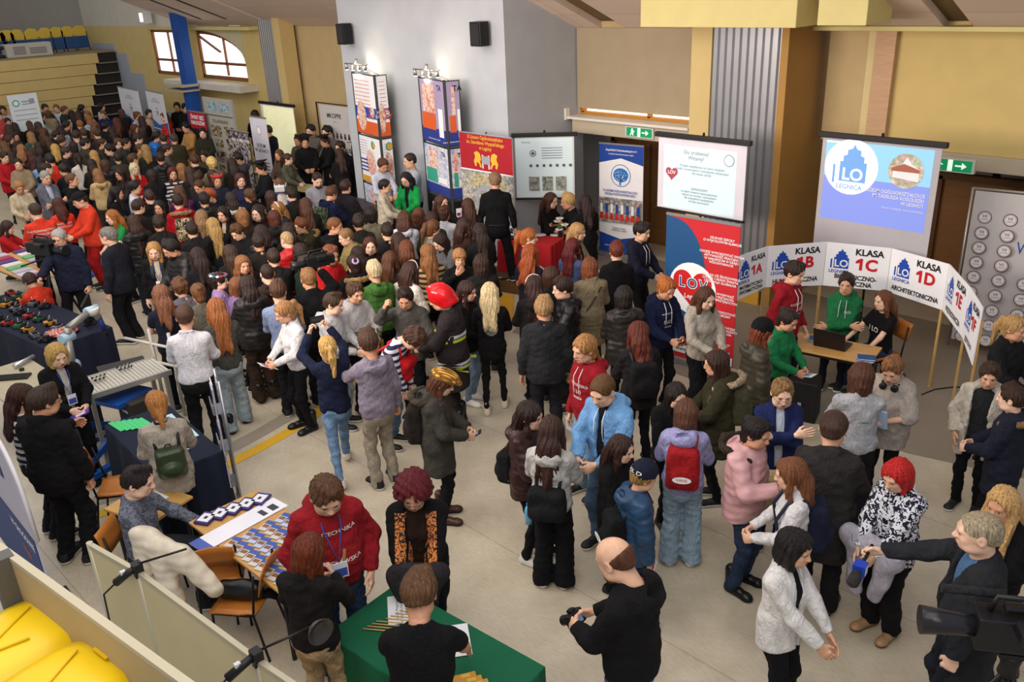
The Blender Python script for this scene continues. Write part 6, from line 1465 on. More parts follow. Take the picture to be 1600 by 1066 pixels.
def chair(label,c,rz,col='b8702c',grp='orange plywood chairs'):
    r=empty('plywood_chair',(c[0],c[1],0),rz,label,'chair',grp); w=mat(col,'wood',.35)
    def seat(m):
        nx,ny=6,6; V=[];Fs=[]
        for j in range(ny+1):
            for i in range(nx+1):
                x=-.2+.4*i/nx; y=-.2+.4*j/ny; z=.45+.012*abs(x/.2)**2-.03*max(0,(y-.1)/.1)**2*.4; V.append((x*(1-.08*(j/ny<.2)),y,z))
        for zz in(0,):
            for j in range(ny):
                for i in range(nx): a=j*(nx+1)+i; Fs.append((a,a+1,a+nx+2,a+nx+1))
        m.add(V,Fs,0,True)
    o=part('seat',[w],r,seat); s=o.modifiers.new('s','SOLIDIFY'); s.thickness=.014
    def back(m):
        V=[];Fs=[];n=8
        for j in range(4):
            for i in range(n+1):
                a=-.95+1.9*i/n; V.append((.215*math.sin(a),-.24+.05*math.cos(a)-.05-.02*j,.64+.075*j-.02*(j in(0,3))*abs(a)))
        for j in range(3):
            for i in range(n): a=j*(n+1)+i; Fs.append((a,a+1,a+n+2,a+n+1))
        m.add(V,Fs,0,True)
    o=part('backrest',[w],r,back); s=o.modifiers.new('s','SOLIDIFY'); s.thickness=.013
    fm=mat('1c1c1e','plain',.35,.5)
    for sx in(-1,1):
        part('leg',[fm],r,lambda m:m.tube([(sx*.19,.2,0),(sx*.18,.17,.43)],.011)); part('leg',[fm],r,lambda m:m.tube([(sx*.2,-.26,0),(sx*.18,-.18,.43),(sx*.18,-.24,.82)],.011))
    part('seat_rail',[fm],r,lambda m:(m.tube([(-.18,.17,.43),(.18,.17,.43)],.011),m.tube([(-.18,-.18,.43),(.18,-.18,.43)],.011),m.tube([(-.18,-.18,.43),(-.18,.17,.43)],.011),m.tube([(.18,-.18,.43),(.18,.17,.43)],.011)))
    return r
def flat(name,label,c,w,d,rz,cols,grp=None,th=.004,draw=None,cat='leaflet'):
    o=part(name,[mat(x,'plain',.4) for x in cols],None,lambda m:(m.box((0,0,th/2),(w,d,th)),draw(m) if draw else None),0,tuple(c),rz); return tag(o,label,cat,grp)
ZT=.746
# brochure table
BT=(-5.95,2.72); table('light wood table covered in rows of blue brochures',BT,1.45,.68,.03,.74)
def bt(x,y,z=ZT): return (BT[0]+x,BT[1]+y+.03*x,z)
pk=0
for i in range(5):
    o=flat('handbook','purple handbook with white cover, %s in the overlapping row'%['nearest the table corner','second','third','fourth','farthest'][i],bt(-.62+.02*i,-.22+.12*i,ZT+.0),.14,.17,.5,['3c2f70','e4e4ea','2a2a40'],'purple handbooks on the brochure table',.022,lambda m:(m.box((0,.0,.0225),(.11,.12,.002),0,1),m.box((0,0,.0238),(.03,.04,.001),0,2)),'book')
flat('poster_sheet','long white sheet with a blue strip lying across the brochure table',bt(-.33,-.06,ZT),.22,.86,.10,['e8e6ee','4a5eb0','3a3a40'],None,.003,lambda m:(m.box((0,-.38,.0035),(.22,.1,.001),0,1),m.box((.02,.22,.0035),(.1,.05,.001),0,2),m.box((.02,.33,.0035),(.1,.07,.001),0,2)),'poster')
bn=0
WH=['nearest the white sheet','second','third','fourth','fifth','sixth','seventh','eighth','at the far end']
for row in range(4):
    for i in range(9):
        x=-.13+.095*i; y=-.24+.16*row
        if x>.66: continue
        flat('brochure','blue and tan folded brochure, %s row from the front edge, %s'%(['first','second','third','fourth'][row],WH[i] if i in(0,8) else WH[i]+' along'),bt(x,y),.08,.145,.35,['b4bede' if row%2 else 'c8c4c0','3f58a8','8a5a34'],'brochures laid in rows on the table',.003,lambda m:(m.box((0,.045,.0035),(.08,.05,.001),0,1),m.box((0,-.01,.0035),(.06,.04,.001),0,2)))
# green table
GT=(-3.86,2.80); table('table with a dark green cloth at the bottom of the hall',GT,1.42,.66,.1,.74,'a08050','0d5a3c')
def gt(x,y,z=ZT+.006): c,s=math.cos(.1),math.sin(.1); return (GT[0]+x*c-y*s,GT[1]+x*s+y*c,z)
for i in range(8): 
    P0=at(588+7*i+(8 if i>3 else 0),985-4*i,.755); o=part('pencil',[mat('c8a468','wood',.5),mat('e8e0d0')],None,lambda m:(m.tube([(0,-.1,.006),(0,.1,.006)],.0055,6),m.tube([(0,.1,.006),(0,.118,.006)],[.0055,.001],6,1)),0,(P0[0],P0[1],.752),-.95); tag(o,'plain wooden pencil on the green cloth, %s of eight'%['leftmost','second','third','fourth','fifth','sixth','seventh','rightmost'][i],'pencil','wooden pencils on the green cloth')
for i,(x,y) in enumerate(((621,991),(633,998))): P0=at(x,y,.76); tag(part('compass',[mat('26262a','plain',.3),mat('d8d8d8')],None,lambda m:(m.lathe([(.028,0),(.03,.012),(.02,.016)],(0,0,0),16),m.lathe([(.018,.0165),(.018,.018)],(0,0,0),12,1)),0,(P0[0],P0[1],.752)),'small round black badge on the green cloth, %s one'%('left','right')[i],'badge','round badges')
for i,(x,y) in enumerate(((637,979),(646,985))): P0=at(x,y,.76); tag(part('wrapped_sweet',[mat('c8283c','plain',.3)],None,lambda m:(m.lathe([(.002,0),(.014,.004),(.016,.012),(.002,.022)],(0,0,0),10),m.box((.02,0,.01),(.014,.02,.003)),m.box((-.02,0,.01),(.014,.02,.003))),0,(P0[0],P0[1],.752)),'red wrapped sweet beside the badges, %s one'%('left','right')[i],'sweet','red sweets')
for i,(x,y,rz,t) in enumerate(((627,951,-.62,'Szkoła Muzyczna\nim. Henryka Karłowicza\nw Legnicy'),(712,1000,-.62,'Szkoła\nw Legnicy'))):
    P0=at(x,y,.76); o=MB(); o.box((0,0,.001),(.32,.2,.002)); text(o,t,.032,(0,0,.0028),(-1,0,0),(0,-1,0),0,'CENTER',1); oo=o.build('paper_sheet',[mat('dcdce2'),mat('4a4a50')],None,(P0[0],P0[1],.753),rz+.0); tag(oo,'white paper with printed name, %s the seated man'%('left of' if i==0 else 'right of'),'paper')
for i in range(7):
    P0=gt(.32+.055*i,-.12+.0*i); P0=(P0[0],P0[1],.753); flat('wrapped_pencil_pack','long orange packet at the right of the green table, %s from the left'%['first','second','third','fourth','fifth','sixth','last'][i],P0,.045,.3,-.5,['c88f30','e0b050'],'orange packets on the green table',.012,lambda m:m.box((0,.08,.0125),(.03,.06,.001),0,1),'packet')
# navy table with folders
NT=(-8.36,2.88); table('table under a dark navy cloth carrying green folders',NT,1.45,.66,-.06,.74,'a08050','141c30')
def nt_(x,y,z=ZT+.008): c,s=math.cos(-.06),math.sin(-.06); return (NT[0]+x*c-y*s,NT[1]+x*s+y*c,z)
for i in range(6): flat('folder','bright green folder, %s of the fanned row'%['leftmost','second','third','fourth','fifth','rightmost'][i],nt_(-.6+.035*i,-.26+.05*i,ZT+.006+.003*i),.3,.06,.06,['45c878','38b068'],'green folders fanned on the navy cloth',.004,None,'folder')
for i,(x,y) in enumerate(((-.35,.2),(-.1,.22),(.15,.22),(.36,.05))): flat('flyer','pale blue flyer on the navy table, %s'%['left end','second along','third along','right end'][i],nt_(x,y),.22,.16,-.1,['b8dce4','88aab4'],'pale flyers on the navy table',.003)
mg=nt_(.55,-.15); o=part('magazine',[mat('d8d8e4','plain',.3),mat('5a3a8c'),mat('c8585c')],None,lambda m:(m.box((0,0,.12),(.2,.01,.28),0,0,-.25),m.box((0,-.012,.2),(.16,.004,.05),0,1,-.25),m.box((0,-.005,.1),(.12,.004,.08),0,2,-.25)),0,mg,.4); tag(o,'upright illustrated magazine leaning at the right of the navy table','magazine')
sm=at(232,785,.74); table('small plywood table with a sheet of writing, beside the seated man',sm,.6,.5,.3,.74)
o=MB(); o.box((0,0,.001),(.21,.297,.002)); [o.box((0,.1-.03*i,.0025),(.15,.006,.001),0,1) for i in range(6)]; tag(o.build('paper_sheet',[mat('e0e0e2'),mat('505058')],None,(sm[0],sm[1],ZT),.2),'white sheet of printed text on the small plywood table','paper')
# brochure rack
rk=empty('brochure_rack',(-7.70,3.30,0),-.35,'tall metal lattice rack holding magazines beside the navy table','rack')
rm=mat('a8aab0','plain',.3,.8)
for s in(-.17,.17): part('rack_post',[rm],rk,lambda m:m.tube([(s,0,0),(s,0,1.52)],.014))
part('lattice',[rm],rk,lambda m:[m.tube([(-.17,0,.1+.07*i),(.17,0,.1+.07*i)],.005,5) for i in range(20)]); part('foot',[rm],rk,lambda m:(m.box((0,0,.015),(.45,.04,.03)),m.box((0,0,.015),(.04,.4,.03))))
for i in range(3): 
    part('pocket',[rm],rk,lambda m:(m.box((0,-.05,1.15-.42*i),(.26,.1,.01)),m.box((0,-.1,1.2-.42*i),(.26,.01,.1))))
    Mx=Matrix.Translation((-7.70,3.30,0))@Matrix.Rotation(-.35,4,'Z')
    for j in range(2): q=Mx@Vector((-.06+.12*j,-.06-.012*j,1.16-.42*i)); o=part('magazine',[mat(['c8c8d0','b8b0b8'][j]),mat(['a03038','2a3a78'][j])],None,lambda m:(m.box((0,0,.14),(.2,.012,.28)),m.box((0,-.008,.2),(.17,.004,.1),0,1)),0,tuple(q),-.35); tag(o,'%s magazine in the %s pocket of the metal rack'%(('red-banded','blue-banded')[j],('top','middle','bottom')[i]),'magazine','magazines in the rack')
# conveyor with molecule models and trolley
cv=empty('roller_conveyor',(-9.82,3.08,0),-.05,'slatted aluminium conveyor table with metal legs','conveyor'); am=mat('b4b0a8','plain',.35,.6)
def slats(m):
    for i in range(22): m.box((0,-.45+.043*i,.94),(.5,.036,.014))
part('slat_bed',[mat('c8c2b4','plain',.4,.3),am],cv,slats); part('side_rail',[am],cv,lambda m:m.box((.27,0,.92),(.035,.98,.06))); part('side_rail',[am],cv,lambda m:m.box((-.27,0,.92),(.035,.98,.06))); part('bed_plate',[mat('4a4844')],cv,lambda m:m.box((0,0,.925),(.5,.94,.01)))
for sx,sy in((.26,.42),(-.26,.42),(.26,-.42),(-.26,-.42)): part('leg',[am],cv,lambda m:m.box((sx,sy,.45),(.045,.045,.9)))
part('crossbar',[am],cv,lambda m:m.box((.26,0,.2),(.04,.84,.04))); part('crossbar',[am],cv,lambda m:m.box((-.26,0,.2),(.04,.84,.04)))
def molecule(label,px,py,cols,n):
    P=at(px,py,.96); r=random.Random(px); root=empty('molecule_model',(P[0],P[1],.955),0,label,'molecular model','ball and stick models')
    pts=[((i%4)*.045-.07,(i//4%4)*.045-.07,.014+.02*((i*7)%2)) for i in range(n)]
    part('rods',[mat(cols[1],'plain',.4)],root,lambda m:[m.tube([pts[i],pts[j]],.0045,5) for i in range(n) for j in range(i) if .03<math.dist(pts[i],pts[j])<.055])
    for q in pts: part('ball',[mat(cols[0],'plain',.3)],root,lambda m:m.lathe([(.001,-.013),(.009,-.009),(.013,0),(.009,.009),(.001,.013)],q,8))
molecule('molecule model of black balls on cream rods on the conveyor',157,592,('17171a','d8d0a8'),14); molecule('molecule model of black balls on white rods farther along the conveyor',196,575,('17171a','d4d4d4'),15)
bt_=empty('lifting_trolley',(-9.75,2.75,0),.35,'blue steel scissor trolley under the conveyor','trolley'); bm=mat('1d4f9c','plain',.4)
part('frame',[bm],bt_,lambda m:(m.box((.35,0,.15),(.08,1.1,.06)),m.box((-.35,0,.15),(.08,1.1,.06)),m.box((0,.5,.15),(.7,.08,.06)),m.box((0,-.5,.15),(.7,.08,.06)))); part('scissor_arm',[bm],bt_,lambda m:(m.box((.2,0,.42),(.05,1.0,.07),0,0,.45),m.box((-.2,0,.42),(.05,1.0,.07),0,0,-.45))); part('table_plate',[bm],bt_,lambda m:m.box((-.05,.25,.74),(.75,.5,.05)))
for sx in(-.33,.33):
    for sy in(-.5,.5): part('wheel',[BLK],bt_,lambda m:m.lathe([(.02,-.02),(.06,-.018),(.06,.018),(.02,.02)],(sx,sy,.06),12,0,'X'))
cb=at(178,640,.5); o=part('control_box',[mat('34302c'),mat('c8c8c8')],None,lambda m:(m.box((0,0,0),(.34,.3,.3)),m.box((.0,-.155,.03),(.12,.005,.03),0,1)),.01,(-9.55,3.1,.6),.1); tag(o,'dark control box hanging beneath the conveyor','control box')
# robot arm
RB=at(118,590,.8); rbm=mat('9a9690','plain',.35,.5); cap=mat('a8c4d4','plain',.35)
rt=empty('robot_arm',(RB[0],RB[1],0),0,'grey jointed robot arm with pale blue joint caps','robot arm')
jp=[Vector((0,0,.78)),Vector((.0,0,.92)),Vector((.12,-.04,1.0)),Vector((.0,.02,1.32)),Vector((-.02,.06,1.42)),Vector((-.2,.42,1.5)),Vector((-.18,.48,1.38)),Vector((-.16,.5,1.22))]
part('pedestal',[mat('2a2a2c'),am],rt,lambda m:(m.box((0,0,.39),(.3,.3,.74)),m.lathe([(.1,.76),(.09,.8),(.075,.82)],(0,0,0),16,1)))
for a,b,n in((1,2,'shoulder_link'),(2,3,'upper_arm'),(3,4,'elbow_link'),(4,5,'forearm'),(5,6,'wrist_link')):
    part(n,[rbm],rt,lambda m:m.tube([jp[a-(a==1)] if a==1 else jp[a],jp[b]],.052 if a<4 else .042,12))
for k in(2,3,5): part('joint_cap',[cap],rt,lambda m:m.tube([jp[k]+Vector((.03,-.08,0)),jp[k]+Vector((-.03,.08,0))],.06 if k<4 else .05,14))
part('gripper',[mat('1c2c6a'),BLK],rt,lambda m:(m.tube([jp[6],jp[7]],.035,10),m.tube([jp[7],jp[7]+Vector((0,.02,-.08))],.02,8,1)))
o=part('white_reel',[mat('d8d4cc')],None,lambda m:m.lathe([(.06,0),(.085,.0),(.09,.07),(.085,.075),(.07,.072)],(0,0,0),18),0,tuple(jp[5]+Vector((RB[0],RB[1],-.05)))); tag(o,'white round reel mounted at the tip of the robot arm','reel')
o=part('equipment_case',[mat('2c2825','plain',.5)],None,lambda m:m.box((0,0,.02),(.42,.55,.04)),.01,(-10.35,3.3,.8),-.2); tag(o,'flat black case behind the conveyor','case')
pf=empty('profile_frame',(-10.5,3.75,0),.3,'pale tubular frame standing behind the robot arm','frame')
for x in(0,.35): part('upright',[mat('b8b4ac','plain',.4)],pf,lambda m:m.tube([(x,0,0),(x,0,1.15)],.022))
part('crossbar',[mat('c8c4bc','plain',.4)],pf,lambda m:(m.tube([(-.5,0,.95),(.4,0,.95)],.02),m.tube([(-.3,0,.7),(.4,0,.7)],.02)))
# pc table
PC=(-11.1,2.35); table('pale table with keyboard at the left edge',PC,1.5,.7,.05,.74,'b0a488')
k0=at(17,590,.75); o=part('keyboard',[mat('2a2624'),mat('161412')],None,lambda m:(m.box((0,0,.01),(.44,.15,.02)),[m.box((-.2+.03*i,-.05+.033*j,.022),(.024,.024,.006),0,1) for i in range(14) for j in range(4)]),0,(k0[0],k0[1],ZT),.9); tag(o,'dark keyboard on the pale table','keyboard')
k1=at(34,578,.75); o=part('computer_mouse',[BLK],None,lambda m:m.lathe([(.03,0),(.032,.015),(.018,.03),(.002,.034)],(0,0,0),12),0,(k1[0],k1[1],ZT)); tag(o,'black mouse beside the keyboard','mouse')
k2=at(38,567,.76); o=part('steel_cylinder',[mat('c8c8cc','plain',.25,.7)],None,lambda m:m.tube([(0,-.16,.035),(0,.16,.035)],.028,12),0,(k2[0],k2[1],ZT),.5); tag(o,'pale metal tube lying on the table','tube')
# electronics table
ET=(-13.5,3.2); table('long table under dark navy cloth covered with electronics',ET,2.9,.9,.12,.74,'a08050','12182c')
def et(x,y): c,s=math.cos(.12),math.sin(.12); return (ET[0]+x*c-y*s,ET[1]+x*s+y*c,ZT+.008)
r=random.Random(5)
EN=[('toy_vehicle','a8342c','red tracked model car'),('circuit_board','2f5a3c','green circuit board'),('battery_box','c88a2c','orange battery box'),('motor_unit','6a6a70','grey motor unit'),('control_pad','202024','black control pad')]
for i in range(25):
    n,c,l=EN[i%5]; x=-1.35+.28*(i%10)+r.uniform(-.03,.03); y=-.32+.3*(i//10)+r.uniform(-.03,.03); q=et(x,y)
    o=part(n,[mat(c,'plain',.4),mat('1a1a1c'),mat('c8c4bc')],None,lambda m:(m.box((0,0,.03),(.14,.1,.05)),m.box((.02,0,.065),(.07,.06,.03),0,1),[m.lathe([(.008,-.012),(.026,-.01),(.026,.01),(.008,.012)],(sx*.05,sy*.06,.026),8,1,'Y') for sx in(-1,1) for sy in(-1,1)],m.tube([(0,0,.08),(.03,.02,.13)],.004,5,2)),0,q,r.uniform(0,3)); tag(o,'%s on the navy electronics table, %s row, place %s from the left'%(l,('front','middle','back')[i//10],('one','two','three','four','five','six','seven','eight','nine','ten')[i%10]),'gadget','gadgets on the electronics table')
q=at(140,500,.8); mo=empty('flat_monitor',(q[0],q[1],ZT),-.5,'black flat monitor seen from behind on the navy table','monitor'); part('screen',[BLK],mo,lambda m:m.box((0,0,.2),(.56,.04,.32)),.01); part('stand',[BLK],mo,lambda m:(m.box((0,0,.01),(.2,.16,.02)),m.box((0,.02,.08),(.05,.03,.14))))
q=at(97,520,.76); o=part('chocolate_bowl',[mat('a83c34','spots',col2='e0d8d0')],None,lambda m:m.lathe([(.02,0),(.2,.01),(.22,.03),(.12,.045),(.02,.05)],(0,0,0),20),0,(q[0],q[1],ZT+.008)); tag(o,'heap of small red and white wrapped sweets','sweets',None,'stuff')
# first aid table and mat
FT=(-16.5,4.1); table('table with stacks of coloured leaflets at the left edge',FT,2.2,.9,.1,.74)
for i in range(16):
    c=['c8c0d0','a83850','5a3a78','e0dcd8','6ab070','b8b4c0'][i%6]; flat('leaflet_stack','%s leaflet stack on the far left table, %s place of the %s row'%(('lilac','crimson','purple','white','green','grey')[i%6],('first','second','third','fourth','fifth','sixth','seventh','last')[i%8],('front','back')[i//8]),(FT[0]-.95+.27*(i%8),FT[1]-.22+.42*(i//8),ZT),.2,.3,.1,[c],'leaflet stacks on the left table',.03)
struct('floor_mat_blue',[mat('1f4f94','plain',.6)],lambda m:m.plate([tuple(at(*q_)[:2]) for q_ in((137,437),(166,424),(160,395),(60,408))],.03,0,(0,0,0),(1,0,0),(0,1,0)),label='blue gym mat')
# red table
RT=(-10.40,10.56); table('table with a red cloth under the blossom stand',RT,1.0,.55,.32,.76,'a08050','b01820')
q=at(822,348,.9); tv=empty('laptop',(-10.82,10.42,.77),.1,'small screen showing a video call on the red cloth','laptop'); part('screen',[BLK,mat('b8ccd4','emit',.5,emit=.6),mat('50605c')],tv,lambda m:(m.box((0,0,.14),(.36,.02,.26)),m.box((-.08,-.012,.14),(.15,.004,.2),0,1),m.box((.09,-.012,.14),(.15,.004,.2),0,1),m.box((.09,-.015,.12),(.06,.003,.1),0,2))); part('keyboard_base',[BLK],tv,lambda m:m.box((0,-.12,.01),(.36,.22,.02)))
q=at(875,362,.86)
vs=empty('flower_vase',(q[0],q[1],.77),0,'dark vase with white poppies and green leaves','vase'); part('vase',[mat('2a2024','plain',.3)],vs,lambda m:m.lathe([(.035,0),(.045,.05),(.03,.12),(.038,.16)],(0,0,0),12))
for a,(x,y,z) in enumerate(((.0,0,.32),(-.08,.03,.25),(.1,.02,.22),(.04,-.06,.14))): part('blossom',[mat('e8e4e0'),mat('20181c')],vs,lambda m:(m.lathe([(.01,-.01),(.06,.0),(.075,.02),(.05,.012),(.015,.005)],(x,y,z),12),m.lathe([(.002,.006),(.015,.012),(.002,.02)],(x,y,z),8,1)))
part('leaves',[mat('4a7a34')],vs,lambda m:[m.plate([(0,0),(.03,.06),(0,.16),(-.03,.06)],.003,0,(0,0,.12),(math.cos(a),math.sin(a),0),(math.cos(a+1)*.6,math.sin(a+1)*.6,.7)) for a in(0,1.3,2.6,4,5.2)])
for i,(x,y) in enumerate(((845,368),(868,368))): q=at(x,y,.77); o=part('paper_plate',[mat('e4e0e0')],None,lambda m:m.lathe([(.06,0),(.1,.008),(.098,.012),(.055,.004)],(0,0,0),18),0,(q[0],q[1],.772)); tag(o,'white plate on the red cloth, %s one'%('left','right')[i],'plate','white plates')
# sewing and graduation desks
def desk(label,px,py,w,d,rz,top): q=at(px,py,.74); return table(label,q,w,d,rz,.74,top)
desk('cream desk in front of the graduates',470,292,1.3,.6,.2,'d8c894'); desk('light wood desk by the virtual reality headset',452,292,.9,.5,.9,'c08c4c') if 0 else None
desk('dark display table left of the green jacket',565,318,1.6,.7,.15,'3a3032'); desk('desk with seated girls by the small projector screen',428,268,1.2,.5,.3,'b89a78')
q=at(545,284,.76); fl=empty('ring_fan',(q[0],q[1],.745),0,'small white ring-shaped fan on the display table','fan'); part('ring',[mat('d8d8dc','plain',.3)],fl,lambda m:m.lathe([(.09,-.02),(.13,-.015),(.14,0),(.13,.015),(.09,.02)],(0,0,.22),22,0,'Y')); part('hub',[BLK],fl,lambda m:m.lathe([(.01,-.03),(.035,-.022),(.035,.01)],(0,0,.22),12,0,'Y')); part('stand',[BLK],fl,lambda m:(m.tube([(0,.01,0),(0,.01,.12)],.012),m.lathe([(.07,0),(.07,.012)],(0,0,0),14)))
# laptop table on the right
LT=(-4.22,9.45); table('light wood school table with a laptop on the right',LT,1.0,.55,.17,.74)
lp=empty('laptop',(-4.25,9.5,ZT),math.pi+.12,'open black laptop on the light wood table','laptop'); part('lid',[mat('1c1414','plain',.4)],lp,lambda m:m.box((0,.16,.12),(.38,.012,.25),0,0,-.25)); part('keyboard_base',[mat('1c1c1e','plain',.4),mat('0c0c0e')],lp,lambda m:(m.box((0,0,.01),(.38,.26,.02)),m.box((0,.02,.021),(.33,.13,.003),0,1)))
for i,(x,y) in enumerate(((1352,561),(1276,531))): 
    q=at(x,y,.76); o=part('leaflet_pile',[mat('c4d0e0'),mat('2a4a80')],None,lambda m:[m.box((0.004*k,.003*k,.006+.01*k),(.2,.13,.009),.05*k,k%2) for k in range(4)],0,(q[0],q[1],ZT),.3); tag(o,'pile of blue and white leaflets, %s of the laptop table'%('front right corner','left corner')[i],'leaflets')
q=at(1272,640,.0); sp=empty('floor_speaker',(-4.28,8.93,0),.2,'black loudspeaker box on the floor under the table edge','speaker'); part('cabinet',[mat('161616','plain',.6)],sp,lambda m:m.hexa([(-.2,-.18,0),(.2,-.18,0),(.16,.18,0),(-.16,.18,0),(-.19,-.16,.5),(.19,-.16,.5),(.15,.16,.5),(-.15,.16,.5)]),.015); part('logo',[GRY],sp,lambda m:m.box((0,-.185,.22),(.04,.01,.05)))
# chairs
chair('orange plywood chair under the boy in green hoodie',(A22['C'][0],A22['C'][1]),A22['rz']); chair('orange plywood chair under the girl in black T-shirt',(A23['C'][0],A23['C'][1]),A23['rz'])
chair('orange plywood chair of the man in grey patterned shirt',(A153['C'][0],A153['C'][1]),A153['rz']); chair('orange plywood chair at the bottom edge behind the man in black',(-3.1,1.75),A4['rz'])
c1=at(378,935,.45); chair('orange plywood chair with a black bag on the seat, right of the partition',(c1[0],c1[1]),2.2)
c2=at(345,880,.5); chair('dark orange chair with papers on it behind the cream coat',(c2[0],c2[1]),1.0)
c3=at(180,725,.7); chair('orange plywood chair standing sideways by the man in dark suit',(c3[0],c3[1]),-.6)
def blob(name,label,cat,loc,prims,m,rz=0,res=.013,noise=.006,fr=35,seed=1):
    xs=[p for q in prims for p in(q[0],q[1])]; pad=.12
    lo=[min(p[i] for p in xs)-pad for i in range(3)];hi=[max(p[i] for p in xs)+pad for i in range(3)]
    F=Field(lo,hi,res)
    for a,b,ra,rb_,sy in prims: F.cap(a,b,ra,rb_,.04,sy)
    F.noise(noise,fr,seed); V,Q=F.out(); o=link(name,np_mesh(name,lap(V,Q,1,.4),Q),(m,),None,tuple(loc),rz); return tag(o,label,cat)
cc=at(255,880,.9)
blob('quilted_coat','cream quilted coat draped over the partition and chair','coat',(cc[0],cc[1],0),[((-.25,.05,1.0),(.1,.1,.9),.12,.12,.7),((.1,.1,.95),(.38,.15,.7),.09,.07,1),((-.1,.05,.9),(.05,.0,.5),.13,.1,.7),((-.3,.0,1.05),(-.28,0,.75),.07,.09,.7)],mat('cfc4b0','puffer'),.2)
blob('handbag','black leather handbag on the orange chair','bag',(c1[0],c1[1],.46),[((-.12,0,.08),(.12,0,.08),.09,.09,.8)],mat('141416','leather'),.7,.012,.003)
blob('glove_pair','pair of black gloves beside the handbag','gloves',(c1[0]+.18,c1[1]+.12,.47),[((-.06,0,.02),(.1,.05,.02),.03,.02,1),((-.03,.05,.02),(.1,.1,.02),.03,.02,1)],mat('151517','cloth'),.2,.01,.004)
# partition wall with clamp lamps
PA=[at(140,850,1.9),at(216,893,1.9),at(402,1031,1.9),at(520,1110,1.9)]
for k in range(3):
    P,Q=PA[k][:2],PA[k+1][:2]; w=float(np.linalg.norm(Q-P)); r=empty('partition_panel',(P[0],P[1],0),math.atan2(Q[1]-P[1],Q[0]-P[0]),['beige partition panel at the left end of the exhibition wall','middle beige partition panel between the clamp lamps','beige partition panel at the bottom edge of the picture'][k],'partition','beige partition panels')
    part('board',[mat('c4b68c','plain',.7)],r,lambda m:m.box((w/2,0,.98),(w-.04,.02,1.8))); part('top_rail',[mat('b0a890','plain',.4,.4)],r,lambda m:m.box((w/2,0,1.89),(w,.03,.03))); part('post',[mat('b4ac94','plain',.4,.5)],r,lambda m:m.tube([(0,0,0),(0,0,1.91)],.02,10))
def clamp(label,P,hx,hy,hz,ell_=True):
    E=at(hx,hy,hz)-P; r=empty('clamp_spotlight',tuple(P),0,label,'lamp','clamp spotlights'); d=Vector(E); 
    part('clamp',[BLK],r,lambda m:(m.box((0,0,.0),(.06,.05,.06)),m.box((0,.0,-.04),(.03,.05,.05)))); part('arm',[mat('2a2826','plain',.3,.6)],r,lambda m:m.tube([(0,0,.02),tuple(d)],.007)); n=d.normalized()
    part('transformer',[BLK,mat('c8c8c8')],r,lambda m:(m.tube([tuple(-n*.02),tuple(-n*.16+Vector((0,0,-.05)))],[.02,.026],8),m.box(tuple(-n*.1+Vector((0,0,.0))),(.025,.03,.02),0,1)))
    part('cable',[BLK],r,lambda m:m.tube([tuple(-n*.16+Vector((0,0,-.05))),tuple(-n*.26+Vector((0,0,-.1))),tuple(-n*.27+Vector((0,0,-.3))),tuple(-n*.2+Vector((0,0,-.42)))],.006,6))
    return r,d,n
clamp('black clamp spotlight arm on the left joint of the partition',PA[1]+np.array([0,0,.03]),291,858,2.05)
r,d,n=clamp('black clamp spotlight with a translucent reflector on the right joint',PA[2]+np.array([0,0,.03]),490,978,2.0)
part('reflector',[mat('3a3632','plain',.2)],r,lambda m:m.lathe([(.012,.0),(.05,.03),(.075,.07),(.07,.07),(.045,.033)],tuple(d),16,0,'X')); 
# gallery edge
PG=[at(8,862,3.55),at(300,1075,3.55)]; g0,g1=PG[0][:2],PG[1][:2]; u_=(g1-g0)/np.linalg.norm(g1-g0); gr=math.atan2(u_[1],u_[0]); gw=float(np.linalg.norm(g1-g0))
struct('trim_14',[mat('b09a70','plain',.6),mat('b4aa92','plain',.5)],lambda m:(m.box((gw/2+.05,-.0,-.16),(gw+.3,.02,.32)),m.box((gw/2+.05,0,.0),(gw+.3,.022,.015),0,1)),0,(g0[0],g0[1],3.55),label='beige gallery parapet board with pale top edge'); bpy.data.objects['trim_14'].rotation_euler=(0,0,gr)
struct('trim_15',[mat('6a6660','plain',.5)],lambda m:m.box((gw/2+.2,-.6,-.02),(gw+1.0,1.15,.04)),0,(g0[0],g0[1],3.24),label='grey gallery floor strip'); bpy.data.objects['trim_15'].rotation_euler=(0,0,gr)
struct('trim_16',[mat('55534f','plain',.5)],lambda m:m.box((0,0,0),(.05,.06,.32)),0,(g0[0]+.03,g0[1]-.02,3.4),label='grey post at the parapet end')
def gseat(label,px,py,z,rz):
    q=at(px,py,z); r=empty('stadium_seat',tuple(q),rz,label,'seat','yellow gallery seats'); r.scale=(.8,.8,.8)
    def shell(m):
        V=[];Fs=[];nx,ny=12,12
        for j in range(ny+1):
            for i in range(nx+1):
                u=-1+2*i/nx;v=-1+2*j/ny; k=(abs(u)**4+abs(v)**4)**.25; s=max(abs(u),abs(v))/max(k,1e-6) if k>0 else 1
                x=.2*u*s; y=.2*v*s; z_=.03*(1-max(abs(u),abs(v))**3)+.0; V.append((x,y,z_ -(.07 if max(i in(0,nx),j in(0,ny)) else 0)))
        for j in range(ny):
            for i in range(nx): a=j*(nx+1)+i; Fs.append((a,a+1,a+nx+2,a+nx+1))
        m.add(V,Fs,0,True)
    part('seat_shell',[mat('e0bc14','plain',.3)],r,shell); part('rib',[mat('d0aa10','plain',.3)],r,lambda m:(m.box((-.03,.02,.033),(.008,.2,.006),.5),m.box((.07,-.03,.033),(.008,.12,.006),-.3),m.box((0,.15,.031),(.08,.022,.006))))
    part('bracket',[mat('6a6864','plain',.3,.6)],r,lambda m:m.box((-.12,-.2,-.05),(.3,.05,.05),.3))
